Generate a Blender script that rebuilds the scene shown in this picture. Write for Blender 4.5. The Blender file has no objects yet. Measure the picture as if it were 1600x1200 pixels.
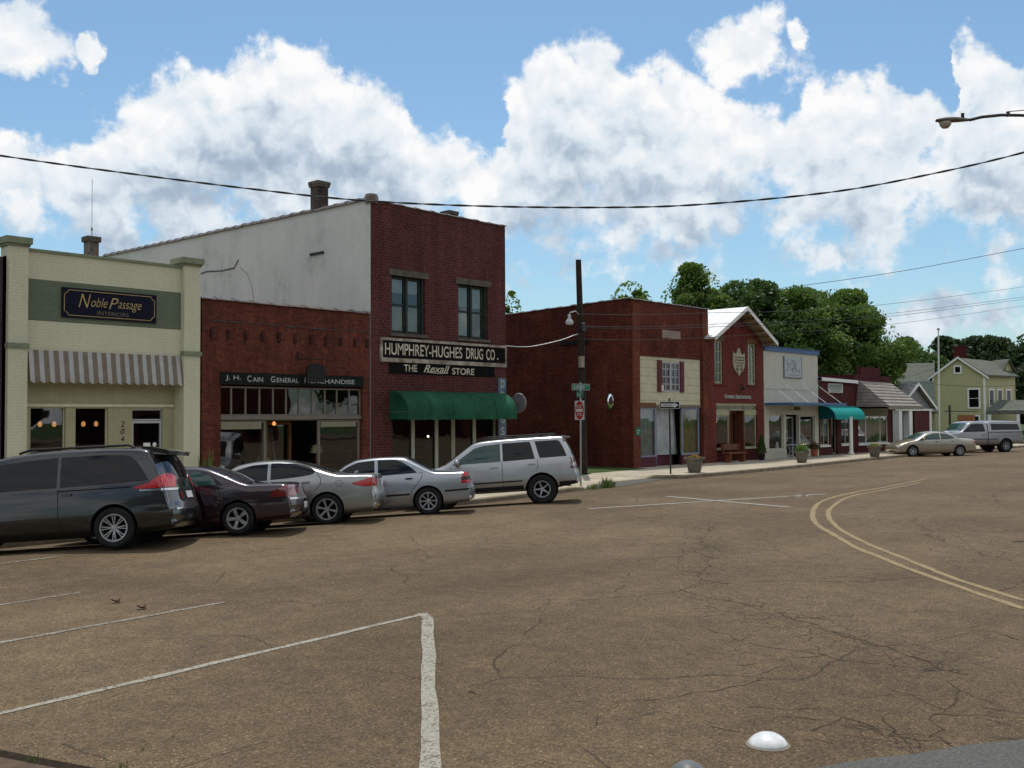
import bpy, bmesh, math, random
import numpy as np
from mathutils import Vector, Matrix
from mathutils.bvhtree import BVHTree
R = math.radians
scene = bpy.context.scene
COL = scene.collection
random.seed(7)

# ------------------------------------------------------------------ camera
HD = R(42.46); PT = math.atan(52 / 1600); RL = R(0.3)
cam_d = bpy.data.cameras.new('camera'); cam = bpy.data.objects.new('camera', cam_d); COL.objects.link(cam)
cam_d.sensor_width = 36; cam_d.lens = 36.0; cam_d.clip_start = 0.1; cam_d.clip_end = 3000
fw = Vector((math.cos(HD) * math.cos(PT), math.sin(HD) * math.cos(PT), math.sin(PT)))
rt = Vector((math.sin(HD), -math.cos(HD), 0)); up = rt.cross(fw)
rt2 = rt * math.cos(RL) - up * math.sin(RL); up2 = rt * math.sin(RL) + up * math.cos(RL)
cam.matrix_world = Matrix(((rt2.x, up2.x, -fw.x, -28.15), (rt2.y, up2.y, -fw.y, -26.1), (rt2.z, up2.z, -fw.z, 2.25), (0, 0, 0, 1)))
scene.camera = cam
scene.render.resolution_x = 1024; scene.render.resolution_y = 768
scene.view_settings.view_transform = 'Standard'; scene.view_settings.look = 'None'
scene.view_settings.exposure = -0.2
scene.view_settings.gamma = 1

# ------------------------------------------------------------------ sun + sky
SUN_EL = 72.0; SUN_AZ = 44.0      # azimuth measured from +X towards +Y : the sun stands behind the shop row
sd = bpy.data.lights.new('sun', 'SUN'); sd.energy = 3.5; sd.angle = R(0.5); sd.color = (1, 0.95, 0.87)
so = bpy.data.objects.new('sun', sd); COL.objects.link(so)
to_sun = Vector((math.cos(R(SUN_AZ)) * math.cos(R(SUN_EL)), math.sin(R(SUN_AZ)) * math.cos(R(SUN_EL)), math.sin(R(SUN_EL))))
so.rotation_euler = to_sun.to_track_quat('Z', 'Y').to_euler(); so.location = (0, 0, 60)

world = bpy.data.worlds.new('World'); scene.world = world; world.use_nodes = True
nt = world.node_tree; nt.nodes.clear()
def N(tree, typ, **kw):
    n = tree.nodes.new(typ)
    for k, v in kw.items():
        if k == 'i':
            for a, b in v.items(): n.inputs[a].default_value = b
        else: setattr(n, k, v)
    return n
def math_n(t, op, a, b=None, c=None, clamp=False):
    n = t.nodes.new('ShaderNodeMath'); n.operation = op; n.use_clamp = clamp
    for i, v in enumerate((a, b, c)):
        if v is None: continue
        if isinstance(v, (int, float)): n.inputs[i].default_value = v
        else: t.links.new(v, n.inputs[i])
    return n.outputs[0]
# clouds are laid out by compass direction: az (radians right of the street axis) and elevation
TOP = [(-400,300),(-200,230),(0,205),(60,215),(110,200),(160,155),(240,112),(300,95),(350,98),(400,58),(450,60),(500,84),(545,92),(600,135),(650,172),(670,205),(720,215),(765,240),(795,130),(830,100),(880,62),(930,62),(985,85),(1020,95),(1080,105),(1130,130),(1180,165),(1235,185),(1275,125),(1320,125),(1380,112),(1420,145),(1465,178),(1488,190),(1500,88),(1530,66),(1562,68),(1590,110),(1640,130),(1800,100),(2000,200)]
BOT = [(-400,420),(0,385),(150,400),(400,420),(620,415),(760,405),(850,412),(900,385),(1000,390),(1060,408),(1140,405),(1160,345),(1220,380),(1300,400),(1380,408),(1450,375),(1520,350),(1560,420),(1640,430),(2000,430)]
tc = N(nt, 'ShaderNodeTexCoord'); sep = N(nt, 'ShaderNodeSeparateXYZ'); nt.links.new(tc.outputs['Generated'], sep.inputs[0])
cosH, sinH = math.cos(HD), math.sin(HD)
fx = math_n(nt, 'ADD', math_n(nt, 'MULTIPLY', sep.outputs[0], cosH), math_n(nt, 'MULTIPLY', sep.outputs[1], sinH))
rx_ = math_n(nt, 'ADD', math_n(nt, 'MULTIPLY', sep.outputs[0], sinH), math_n(nt, 'MULTIPLY', sep.outputs[1], -cosH))
az = math_n(nt, 'ARCTAN2', rx_, fx); el = math_n(nt, 'ARCSINE', sep.outputs[2])
cmb = N(nt, 'ShaderNodeCombineXYZ'); nt.links.new(az, cmb.inputs[0]); nt.links.new(el, cmb.inputs[1])
P0 = cmb.outputs[0]
wn = N(nt, 'ShaderNodeTexNoise', noise_dimensions='2D', i={'Scale': 13.0, 'Detail': 6.0, 'Roughness': 0.62}); nt.links.new(P0, wn.inputs['Vector'])
ws = N(nt, 'ShaderNodeVectorMath', operation='MULTIPLY_ADD'); nt.links.new(wn.outputs['Color'], ws.inputs[0]); ws.inputs[1].default_value = (0.055, 0.05, 0)
sb = N(nt, 'ShaderNodeVectorMath', operation='SUBTRACT'); nt.links.new(P0, sb.inputs[0]); sb.inputs[1].default_value = (0.0275, 0.025, 0); nt.links.new(sb.outputs[0], ws.inputs[2])
sw_ = N(nt, 'ShaderNodeSeparateXYZ'); nt.links.new(ws.outputs[0], sw_.inputs[0]); azw, elw = sw_.outputs[0], sw_.outputs[1]
def curve(pts):
    fc = N(nt, 'ShaderNodeFloatCurve'); c = fc.mapping.curves[0]; fc.mapping.use_clip = False
    P = [((math.atan((x - 800) / 1600)) / 1.6 + 0.5, math.atan((652 - y) / 1600 * math.cos(math.atan((x - 800) / 1600)))) for x, y in pts]
    c.points[0].location = P[0]; c.points[1].location = P[-1]
    for p in P[1:-1]: c.points.new(*p)
    for p in c.points: p.handle_type = 'AUTO_CLAMPED'
    fc.mapping.update(); nt.links.new(math_n(nt, 'MULTIPLY_ADD', azw, 1 / 1.6, 0.5), fc.inputs['Value']); return fc.outputs[0]
top_ = curve(TOP); bot_ = curve(BOT)
dtop = math_n(nt, 'MULTIPLY', math_n(nt, 'SUBTRACT', top_, elw), 34.0)
dbot = math_n(nt, 'MULTIPLY', math_n(nt, 'SUBTRACT', elw, bot_), 9.0)
acc = math_n(nt, 'SMOOTH_MIN', dtop, dbot, 0.5)
for (cx, cy, rx, ry) in [(28, 52, 70, 50), (128, 72, 26, 18), (1180, 74, 76, 54), (1262, 50, 18, 22), (1510, 500, 190, 24)]:
    c1 = math.cos(math.atan((cx - 800) / 1600)); a0 = math.atan((cx - 800) / 1600); e0 = math.atan((652 - cy) / 1600 * c1)
    u = math_n(nt, 'MULTIPLY', math_n(nt, 'SUBTRACT', azw, a0), 1600 / rx / c1 ** 2); v = math_n(nt, 'MULTIPLY', math_n(nt, 'SUBTRACT', elw, e0), 1600 / ry / c1)
    d = math_n(nt, 'SUBTRACT', 1.1, math_n(nt, 'SQRT', math_n(nt, 'MULTIPLY_ADD', u, u, math_n(nt, 'MULTIPLY', v, v))))
    acc = math_n(nt, 'MAXIMUM', acc, math_n(nt, 'MULTIPLY', d, 1.3 if cy < 400 else 0.5))
# unseen cloud added overhead and behind to neutralise the blue light in shade
on = N(nt, 'ShaderNodeTexNoise', i={'Scale': 2.6, 'Detail': 4.0, 'Roughness': 0.6}); nt.links.new(tc.outputs['Generated'], on.inputs['Vector'])
offm = math_n(nt, 'MAXIMUM', math_n(nt, 'MULTIPLY', math_n(nt, 'SUBTRACT', math_n(nt, 'ABSOLUTE', az), 0.62), 12.0), math_n(nt, 'MULTIPLY', math_n(nt, 'SUBTRACT', el, 0.52), 12.0))
offd = math_n(nt, 'MINIMUM', math_n(nt, 'MULTIPLY', math_n(nt, 'SUBTRACT', on.outputs['Fac'], 0.47), 9.0), offm)
acc = math_n(nt, 'MAXIMUM', acc, offd)
def puffs(vec, detail):
    v = N(nt, 'ShaderNodeTexVoronoi', feature='SMOOTH_F1', i={'Scale': 17.0, 'Detail': detail, 'Roughness': 0.55, 'Lacunarity': 2.1, 'Smoothness': 0.35}); v.normalize = True; v.voronoi_dimensions = '2D'
    nt.links.new(vec, v.inputs['Vector']); return math_n(nt, 'SUBTRACT', 0.5, v.outputs['Distance'])
wv = N(nt, 'ShaderNodeTexNoise', noise_dimensions='2D', i={'Scale': 30.0, 'Detail': 5.0, 'Roughness': 0.6}); nt.links.new(P0, wv.inputs['Vector'])
wm = N(nt, 'ShaderNodeVectorMath', operation='MULTIPLY_ADD'); nt.links.new(wv.outputs['Color'], wm.inputs[0]); wm.inputs[1].default_value = (0.03, 0.03, 0); nt.links.new(P0, wm.inputs[2])
off = N(nt, 'ShaderNodeVectorMath', operation='ADD'); off.inputs[1].default_value = (0.004, 0.014, 0); nt.links.new(wm.outputs[0], off.inputs[0])
b1 = puffs(wm.outputs[0], 3.0); b2 = puffs(off.outputs[0], 2.0)
n1 = N(nt, 'ShaderNodeTexNoise', noise_dimensions='2D', i={'Scale': 22.0, 'Detail': 8.0, 'Roughness': 0.6}); nt.links.new(P0, n1.inputs['Vector'])
D = math_n(nt, 'ADD', math_n(nt, 'MULTIPLY', b1, 1.5), math_n(nt, 'MULTIPLY_ADD', n1.outputs['Fac'], 2.3, math_n(nt, 'SUBTRACT', math_n(nt, 'MINIMUM', acc, 1.2), 1.14)))
alpha = N(nt, 'ShaderNodeMapRange', interpolation_type='SMOOTHSTEP'); nt.links.new(D, alpha.inputs[0]); alpha.inputs[1].default_value = 0.05; alpha.inputs[2].default_value = 0.72
# thick cloud keeps a grey belly, its upper rim catches the sun
relief = math_n(nt, 'MULTIPLY', math_n(nt, 'SUBTRACT', b1, b2), 1.05)
soft = math_n(nt, 'MULTIPLY', math_n(nt, 'SUBTRACT', wn.outputs['Fac'], 0.5), 0.7)
deep = N(nt, 'ShaderNodeMapRange', interpolation_type='SMOOTHSTEP'); nt.links.new(dtop, deep.inputs[0]); deep.inputs[1].default_value = 0.6; deep.inputs[2].default_value = 3.6; deep.inputs[3].default_value = 0.0; deep.inputs[4].default_value = 1.0
side = N(nt, 'ShaderNodeMapRange'); nt.links.new(az, side.inputs[0]); side.inputs[1].default_value = -0.12; side.inputs[2].default_value = 0.05; side.inputs[3].default_value = 0.44; side.inputs[4].default_value = 0.30
br = math_n(nt, 'ADD', math_n(nt, 'ADD', math_n(nt, 'SUBTRACT', 0.84, math_n(nt, 'MULTIPLY', deep.outputs[0], side.outputs[0])), relief), soft, clamp=True)
cr = N(nt, 'ShaderNodeValToRGB'); nt.links.new(br, cr.inputs[0])
cr.color_ramp.elements[0].position = 0.0; cr.color_ramp.elements[0].color = (0.30, 0.38, 0.49, 1)
cr.color_ramp.elements[1].position = 0.95; cr.color_ramp.elements[1].color = (1.0, 1.0, 1.0, 1)
e = cr.color_ramp.elements.new(0.3); e.color = (0.42, 0.52, 0.64, 1)
e = cr.color_ramp.elements.new(0.6); e.color = (0.75, 0.83, 0.90, 1)
sky = N(nt, 'ShaderNodeTexSky', sky_type='NISHITA', sun_disc=False, sun_elevation=R(SUN_EL), air_density=1.0, dust_density=1.0, ozone_density=0.9)
sky.sun_rotation = R(90 - SUN_AZ)
bg1 = N(nt, 'ShaderNodeBackground', i={'Strength': 0.15}); tint = N(nt, 'ShaderNodeVectorMath', operation='MULTIPLY'); tint.inputs[1].default_value = (0.76, 0.95, 1.0); nt.links.new(sky.outputs[0], tint.inputs[0]); nt.links.new(tint.outputs[0], bg1.inputs[0])
bg2 = N(nt, 'ShaderNodeBackground', i={'Strength': 1.12}); nt.links.new(cr.outputs[0], bg2.inputs[0])
mx = N(nt, 'ShaderNodeMixShader'); nt.links.new(alpha.outputs[0], mx.inputs[0]); nt.links.new(bg1.outputs[0], mx.inputs[1]); nt.links.new(bg2.outputs[0], mx.inputs[2])
wo = N(nt, 'ShaderNodeOutputWorld'); nt.links.new(mx.outputs[0], wo.inputs[0])
world.cycles.sampling_method = 'MANUAL'; world.cycles.sample_map_resolution = 256

# ------------------------------------------------------------------ helpers
def tag(o, label=None, cat=None, group=None, kind=None):
    if label: o['label'] = label
    if cat: o['category'] = cat
    if group: o['group'] = group
    if kind: o['kind'] = kind
    return o
ORG = {}
def thing(name, label, cat, loc, group=None, rot=0):
    o = bpy.data.objects.new(name, None); COL.objects.link(o); o.location = loc; o.rotation_euler = (0, 0, rot)
    o.empty_display_size = 0.2
    tag(o, label, cat, group); ORG[o.name] = Vector(loc)
    return o
class MB:
    def __init__(s): s.v = []; s.f = []; s.m = []; s.cm = 0
    def add(s, vs, fs):
        b = len(s.v); s.v += [tuple(p) for p in vs]
        for f in fs: s.f.append([b + i for i in f]); s.m.append(s.cm)
        return s
    def box(s, x0, x1, y0, y1, z0, z1):
        s.add([(x0,y0,z0),(x1,y0,z0),(x1,y1,z0),(x0,y1,z0),(x0,y0,z1),(x1,y0,z1),(x1,y1,z1),(x0,y1,z1)],
              [(0,3,2,1),(4,5,6,7),(0,1,5,4),(1,2,6,5),(2,3,7,6),(3,0,4,7)]); return s
    def poly(s, pts): s.add(pts, [list(range(len(pts)))]); return s
    def prism(s, pts, vec):
        n = len(pts); v = Vector(vec); a = [Vector(p) for p in pts]; b = [p + v for p in a]
        s.add(a + b, [list(range(n))[::-1], list(range(n, 2 * n))] + [(i, (i + 1) % n, n + (i + 1) % n, n + i) for i in range(n)]); return s
    def tube(s, pts, r, n=8, caps=True, r1=None):
        pts = [Vector(p) for p in pts]; m = len(pts); rings = []
        prev = None
        for i, p in enumerate(pts):
            t = (pts[min(i + 1, m - 1)] - pts[max(i - 1, 0)]).normalized()
            a = Vector((0, 0, 1)) if abs(t.z) < 0.9 else Vector((1, 0, 0))
            if prev is not None: a = prev
            u = (a - t * a.dot(t)).normalized(); w = t.cross(u); prev = u
            rr = r if r1 is None else r + (r1 - r) * i / (m - 1)
            if isinstance(r, (list, tuple)): rr = r[i]
            rings.append([p + (u * math.cos(2 * math.pi * k / n) + w * math.sin(2 * math.pi * k / n)) * rr for k in range(n)])
        vs = [q for rg in rings for q in rg]; fs = []
        for i in range(m - 1):
            for k in range(n):
                fs.append((i * n + k, i * n + (k + 1) % n, (i + 1) * n + (k + 1) % n, (i + 1) * n + k))
        if caps: fs.append(list(range(n))[::-1]); fs.append([(m - 1) * n + k for k in range(n)])
        s.add(vs, fs); return s
    def lathe(s, c, prof, n=24, axis='Z', cap=True):
        vs = []; m = len(prof)
        for (r, z) in prof:
            for k in range(n):
                a = 2 * math.pi * k / n
                p = (r * math.cos(a), r * math.sin(a), z) if axis == 'Z' else (r * math.cos(a), z, r * math.sin(a))
                vs.append((c[0] + p[0], c[1] + p[1], c[2] + p[2]))
        fs = [(i * n + k, i * n + (k + 1) % n, (i + 1) * n + (k + 1) % n, (i + 1) * n + k) for i in range(m - 1) for k in range(n)]
        if cap and prof[0][0] > 1e-4: fs.append(list(range(n))[::-1])
        if cap and prof[-1][0] > 1e-4: fs.append([(m - 1) * n + k for k in range(n)])
        s.add(vs, fs); return s
    def grid(s, fn, nu, nv):
        vs = [fn(i / nu, j / nv) for i in range(nu + 1) for j in range(nv + 1)]
        s.add(vs, [(i * (nv + 1) + j, (i + 1) * (nv + 1) + j, (i + 1) * (nv + 1) + j + 1, i * (nv + 1) + j + 1) for i in range(nu) for j in range(nv)]); return s
    def build(s, name, mat, parent=None, smooth=False, label=None, fixn=True, auto=None):
        me = bpy.data.meshes.new(name); o_ = ORG.get(parent.name, Vector((0, 0, 0))) if parent is not None else Vector((0, 0, 0))
        me.from_pydata([(p[0] - o_.x, p[1] - o_.y, p[2] - o_.z) for p in s.v], [], s.f)
        for m_ in (mat if isinstance(mat, (list, tuple)) else [mat]): me.materials.append(m_)
        if any(s.m): me.polygons.foreach_set('material_index', s.m)
        if fixn:
            bm = bmesh.new(); bm.from_mesh(me); bmesh.ops.recalc_face_normals(bm, faces=bm.faces); bm.to_mesh(me); bm.free()
        if smooth: me.polygons.foreach_set('use_smooth', [True] * len(me.polygons))
        if smooth and auto:
            try: me.set_sharp_from_angle(angle=R(auto))
            except Exception: pass
        o = bpy.data.objects.new(name, me); COL.objects.link(o)
        if parent is not None: o.parent = parent; ORG[o.name] = o_
        if label: o['label'] = label
        return o
def single(mb, name, mat, label, cat, group=None, **k):
    o = mb.build(name, mat, **k); 
    # put origin at base centre
    co = np.array([v.co[:] for v in o.data.vertices]); c = Vector(((co[:, 0].min() + co[:, 0].max()) / 2, (co[:, 1].min() + co[:, 1].max()) / 2, co[:, 2].min()))
    o.data.transform(Matrix.Translation(-c)); o.location = c; ORG[o.name] = c
    return tag(o, label, cat, group)
def structure(mb, name, mat, **k): return tag(mb.build(name, mat, **k), kind='structure')

# ------------------------------------------------------------------ materials
def newmat(name):
    m = bpy.data.materials.new(name); m.use_nodes = True; t = m.node_tree
    b = t.nodes['Principled BSDF']; return m, t, b
def pm(name, c, rough=0.6, var=0.12, scale=6.0, bump=0.0, metal=0.0, spec=None, coat=0.0, c2=None, detail=4, bscale=None, trans=0, bdist=0.02):
    m, t, b = newmat(name)
    p = N(t, 'ShaderNodeTexCoord'); n = N(t, 'ShaderNodeTexNoise', i={'Scale': scale, 'Detail': detail, 'Roughness': 0.6}); t.links.new(p.outputs['Object'], n.inputs['Vector'])
    r = N(t, 'ShaderNodeValToRGB'); t.links.new(n.outputs['Fac'], r.inputs[0])
    a = tuple(max(0, x * (1 - var)) for x in c) ; d = c2 if c2 else tuple(min(1, x * (1 + var)) for x in c)
    r.color_ramp.elements[0].position = 0.3; r.color_ramp.elements[1].position = 0.7
    r.color_ramp.elements[0].color = (*a, 1); r.color_ramp.elements[1].color = (*d, 1)
    t.links.new(r.outputs[0], b.inputs['Base Color'])
    b.inputs['Roughness'].default_value = rough; b.inputs['Metallic'].default_value = metal
    b.inputs['Specular IOR Level'].default_value = 0.18 if spec is None and rough > 0.35 and not metal else (0.5 if spec is None else spec)
    if coat: b.inputs['Coat Weight'].default_value = coat; b.inputs['Coat Roughness'].default_value = 0.04
    if bump:
        bn = N(t, 'ShaderNodeTexNoise', i={'Scale': bscale or scale * 6, 'Detail': 4.0}); t.links.new(p.outputs['Object'], bn.inputs['Vector'])
        bp = N(t, 'ShaderNodeBump', i={'Strength': bump, 'Distance': bdist}); t.links.new(bn.outputs['Fac'], bp.inputs['Height']); t.links.new(bp.outputs[0], b.inputs['Normal'])
    return m
def wallvec(t):
    """vector (along wall, height) from world position, valid for walls along X and along Y"""
    gp = N(t, 'ShaderNodeNewGeometry'); sp = N(t, 'ShaderNodeSeparateXYZ'); t.links.new(gp.outputs['Position'], sp.inputs[0])
    c = N(t, 'ShaderNodeCombineXYZ'); t.links.new(math_n(t, 'ADD', sp.outputs[0], sp.outputs[1]), c.inputs[0]); t.links.new(sp.outputs[2], c.inputs[1])
    return c.outputs[0], gp, sp
def brick(name, c1, c2, mortar, bw=0.215, bh=0.078, stain=0.35, bump=0.35, painted=False, mort=0.012, rough=0.85, mot=0.3):
    m, t, b = newmat(name); v, gp, sp = wallvec(t)
    bt = N(t, 'ShaderNodeTexBrick', i={'Scale': 1.0, 'Brick Width': bw, 'Row Height': bh, 'Mortar Size': mort, 'Mortar Smooth': 0.25, 'Bias': 0.0})
    bt.offset = 0.5; t.links.new(v, bt.inputs['Vector'])
    bt.inputs['Color1'].default_value = (*c1, 1); bt.inputs['Color2'].default_value = (*c2, 1); bt.inputs['Mortar'].default_value = (*mortar, 1)
    n = N(t, 'ShaderNodeTexNoise', i={'Scale': 0.55, 'Detail': 6.0, 'Roughness': 0.7}); t.links.new(gp.outputs['Position'], n.inputs['Vector'])
    mr = N(t, 'ShaderNodeMapRange', i={'From Min': 0.3, 'From Max': 0.7, 'To Min': 1 - stain, 'To Max': 1 + stain * 0.5}); t.links.new(n.outputs['Fac'], mr.inputs[0])
    n2 = N(t, 'ShaderNodeTexNoise', i={'Scale': 9.0, 'Detail': 4.0}); t.links.new(gp.outputs['Position'], n2.inputs['Vector'])
    mr2 = N(t, 'ShaderNodeMapRange', i={'From Min': 0.3, 'From Max': 0.7, 'To Min': 1 - mot, 'To Max': 1 + mot}); t.links.new(n2.outputs['Fac'], mr2.inputs[0])
    mm = N(t, 'ShaderNodeVectorMath', operation='SCALE'); t.links.new(bt.outputs['Color'], mm.inputs[0]); 
    mp = N(t, 'ShaderNodeVectorMath', operation='MULTIPLY'); mp.inputs[1].default_value = (2.2, 2.2, 0.3); t.links.new(gp.outputs['Position'], mp.inputs[0]); n3 = N(t, 'ShaderNodeTexNoise', i={'Scale': 1.0, 'Detail': 6.0, 'Roughness': 0.7}); t.links.new(mp.outputs[0], n3.inputs['Vector'])
    mr3 = N(t, 'ShaderNodeMapRange', i={'From Min': 0.35, 'From Max': 0.65, 'To Min': 1 - mot * 0.9, 'To Max': 1 + mot * 0.35}); t.links.new(n3.outputs['Fac'], mr3.inputs[0])
    t.links.new(math_n(t, 'MULTIPLY', math_n(t, 'MULTIPLY', mr.outputs[0], mr2.outputs[0]), mr3.outputs[0]), mm.inputs['Scale'])
    t.links.new(mm.outputs[0], b.inputs['Base Color']); b.inputs['Roughness'].default_value = rough; b.inputs['Specular IOR Level'].default_value = 0.15
    bp = N(t, 'ShaderNodeBump', i={'Strength': bump, 'Distance': 0.012}); 
    hh = math_n(t, 'ADD', math_n(t, 'SUBTRACT', 1.0, bt.outputs['Fac']), math_n(t, 'MULTIPLY', n2.outputs['Fac'], 0.5))
    t.links.new(hh, bp.inputs['Height']); t.links.new(bp.outputs[0], b.inputs['Normal'])
    return m
def glassmat(name, tint=(0.55, 0.6, 0.58), refl=1.0):
    m, t, b = newmat(name); t.nodes.remove(b); out = t.nodes['Material Output']
    tr = N(t, 'ShaderNodeBsdfTransparent'); tr.inputs[0].default_value = (*tint, 1)
    gl = N(t, 'ShaderNodeBsdfGlossy'); gl.inputs['Roughness'].default_value = 0.015
    gq = N(t, 'ShaderNodeNewGeometry'); dt = N(t, 'ShaderNodeVectorMath', operation='DOT_PRODUCT'); t.links.new(gq.outputs['Incoming'], dt.inputs[0]); t.links.new(gq.outputs['True Normal'], dt.inputs[1])
    sch = math_n(t, 'MULTIPLY_ADD', math_n(t, 'POWER', math_n(t, 'SUBTRACT', 1.0, math_n(t, 'ABSOLUTE', dt.outputs['Value'])), 5.0), 0.92, 0.05)
    wn_ = N(t, 'ShaderNodeTexNoise', i={'Scale': 1.3, 'Detail': 1.0}); gp = N(t, 'ShaderNodeNewGeometry'); t.links.new(gp.outputs['Position'], wn_.inputs['Vector'])
    bp = N(t, 'ShaderNodeBump', i={'Strength': 0.06, 'Distance': 0.05}); t.links.new(wn_.outputs['Fac'], bp.inputs['Height']); t.links.new(bp.outputs[0], gl.inputs['Normal'])
    mx = N(t, 'ShaderNodeMixShader'); t.links.new(math_n(t, 'MULTIPLY', sch, refl, clamp=True), mx.inputs[0]); t.links.new(tr.outputs[0], mx.inputs[1]); t.links.new(gl.outputs[0], mx.inputs[2])
    t.links.new(mx.outputs[0], out.inputs[0]); return m
def emis(name, c, s):
    m, t, b = newmat(name); b.inputs['Base Color'].default_value = (*c, 1); b.inputs['Emission Color'].default_value = (*c, 1); b.inputs['Emission Strength'].default_value = s
    n = N(t, 'ShaderNodeTexNoise', i={'Scale': 8.0}); return m
def stripes(name, ca, cb, period, axis=0, frac=0.5, rough=0.8):
    m, t, b = newmat(name); gp = N(t, 'ShaderNodeNewGeometry'); sp = N(t, 'ShaderNodeSeparateXYZ'); t.links.new(gp.outputs['Position'], sp.inputs[0])
    f = math_n(t, 'GREATER_THAN', math_n(t, 'FRACT', math_n(t, 'DIVIDE', math_n(t, 'ADD', sp.outputs[axis], 1000.0), period)), frac)
    mx = N(t, 'ShaderNodeMix', data_type='RGBA'); t.links.new(f, mx.inputs[0]); mx.inputs[6].default_value = (*ca, 1); mx.inputs[7].default_value = (*cb, 1)
    n = N(t, 'ShaderNodeTexNoise', i={'Scale': 5.0, 'Detail': 4.0}); t.links.new(gp.outputs['Position'], n.inputs['Vector'])
    mr = N(t, 'ShaderNodeMapRange', i={'To Min': 0.75, 'To Max': 1.2}); t.links.new(n.outputs['Fac'], mr.inputs[0])
    sc = N(t, 'ShaderNodeVectorMath', operation='SCALE'); t.links.new(mx.outputs[2], sc.inputs[0]); t.links.new(mr.outputs[0], sc.inputs['Scale'])
    t.links.new(sc.outputs[0], b.inputs['Base Color']); b.inputs['Specular IOR Level'].default_value = 0.2; b.inputs['Roughness'].default_value = rough; return m
def grooved(name, c, period, axis=2, width=0.06, rough=0.6, var=0.12, dark=0.45, metal=0.0, bump=0.5, bdist=0.02):
    """boards / seams every `period` metres along a world axis"""
    m, t, b = newmat(name); gp = N(t, 'ShaderNodeNewGeometry'); sp = N(t, 'ShaderNodeSeparateXYZ'); t.links.new(gp.outputs['Position'], sp.inputs[0])
    src = sp.outputs[axis] if axis < 3 else math_n(t, 'ADD', sp.outputs[0], sp.outputs[1])
    fr = math_n(t, 'FRACT', math_n(t, 'DIVIDE', math_n(t, 'ADD', src, 1000.0), period))
    ln = math_n(t, 'LESS_THAN', fr, width)
    n = N(t, 'ShaderNodeTexNoise', i={'Scale': 2.5, 'Detail': 6.0, 'Roughness': 0.65}); t.links.new(gp.outputs['Position'], n.inputs['Vector'])
    mr = N(t, 'ShaderNodeMapRange', i={'From Min': 0.3, 'From Max': 0.7, 'To Min': 1 - var, 'To Max': 1 + var}); t.links.new(n.outputs['Fac'], mr.inputs[0])
    k = math_n(t, 'MULTIPLY', mr.outputs[0], math_n(t, 'SUBTRACT', 1.0, math_n(t, 'MULTIPLY', ln, 1 - dark)))
    sc = N(t, 'ShaderNodeVectorMath', operation='SCALE'); sc.inputs[0].default_value = c; t.links.new(k, sc.inputs['Scale'])
    t.links.new(sc.outputs[0], b.inputs['Base Color']); b.inputs['Specular IOR Level'].default_value = 0.2; b.inputs['Roughness'].default_value = rough; b.inputs['Metallic'].default_value = metal
    bp = N(t, 'ShaderNodeBump', i={'Strength': bump, 'Distance': bdist}); t.links.new(math_n(t, 'MULTIPLY', fr, 1.0), bp.inputs['Height']); t.links.new(bp.outputs[0], b.inputs['Normal'])
    return m
M = {}
M['glass'] = glassmat('shop_glass', (0.55, 0.6, 0.58), 2.4); M['glass_dark'] = glassmat('tinted_glass', (0.25, 0.28, 0.27), 2.2)
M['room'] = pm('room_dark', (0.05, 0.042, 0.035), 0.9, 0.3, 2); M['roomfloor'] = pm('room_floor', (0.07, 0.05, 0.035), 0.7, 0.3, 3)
M['black'] = pm('black_paint', (0.012, 0.012, 0.013), 0.45, 0.2, 10); M['darkmetal'] = pm('dark_metal', (0.05, 0.05, 0.05), 0.5, 0.3, 12, metal=0.6)
M['galv'] = pm('galvanised_steel', (0.35, 0.36, 0.36), 0.45, 0.2, 12, metal=0.8); M['alu'] = pm('aluminium_frame', (0.42, 0.43, 0.43), 0.4, 0.1, 8, metal=0.6)
M['rustcap'] = pm('tile_coping', (0.10, 0.075, 0.06), 0.3, 0.4, 5, c2=(0.17, 0.13, 0.11), spec=0.5)
M['white'] = pm('white_paint', (0.72, 0.72, 0.68), 0.55, 0.08, 6); M['cream'] = pm('cream_trim', (0.55, 0.53, 0.36), 0.6, 0.1, 6)
M['tar'] = pm('roof_tar', (0.06, 0.06, 0.06), 0.9, 0.3, 3)
M['concrete'] = pm('concrete', (0.33, 0.31, 0.27), 0.9, 0.2, 3, bump=0.3, bscale=40); M['brown'] = pm('brown_wood', (0.14, 0.06, 0.025), 0.6, 0.3, 8)
M['lampglow'] = emis('lamp_glow', (1.0, 0.42, 0.14), 1.0)
M['leafgreen'] = pm('plant_leaves', (0.05, 0.11, 0.02), 0.6, 0.4, 9)

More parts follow.
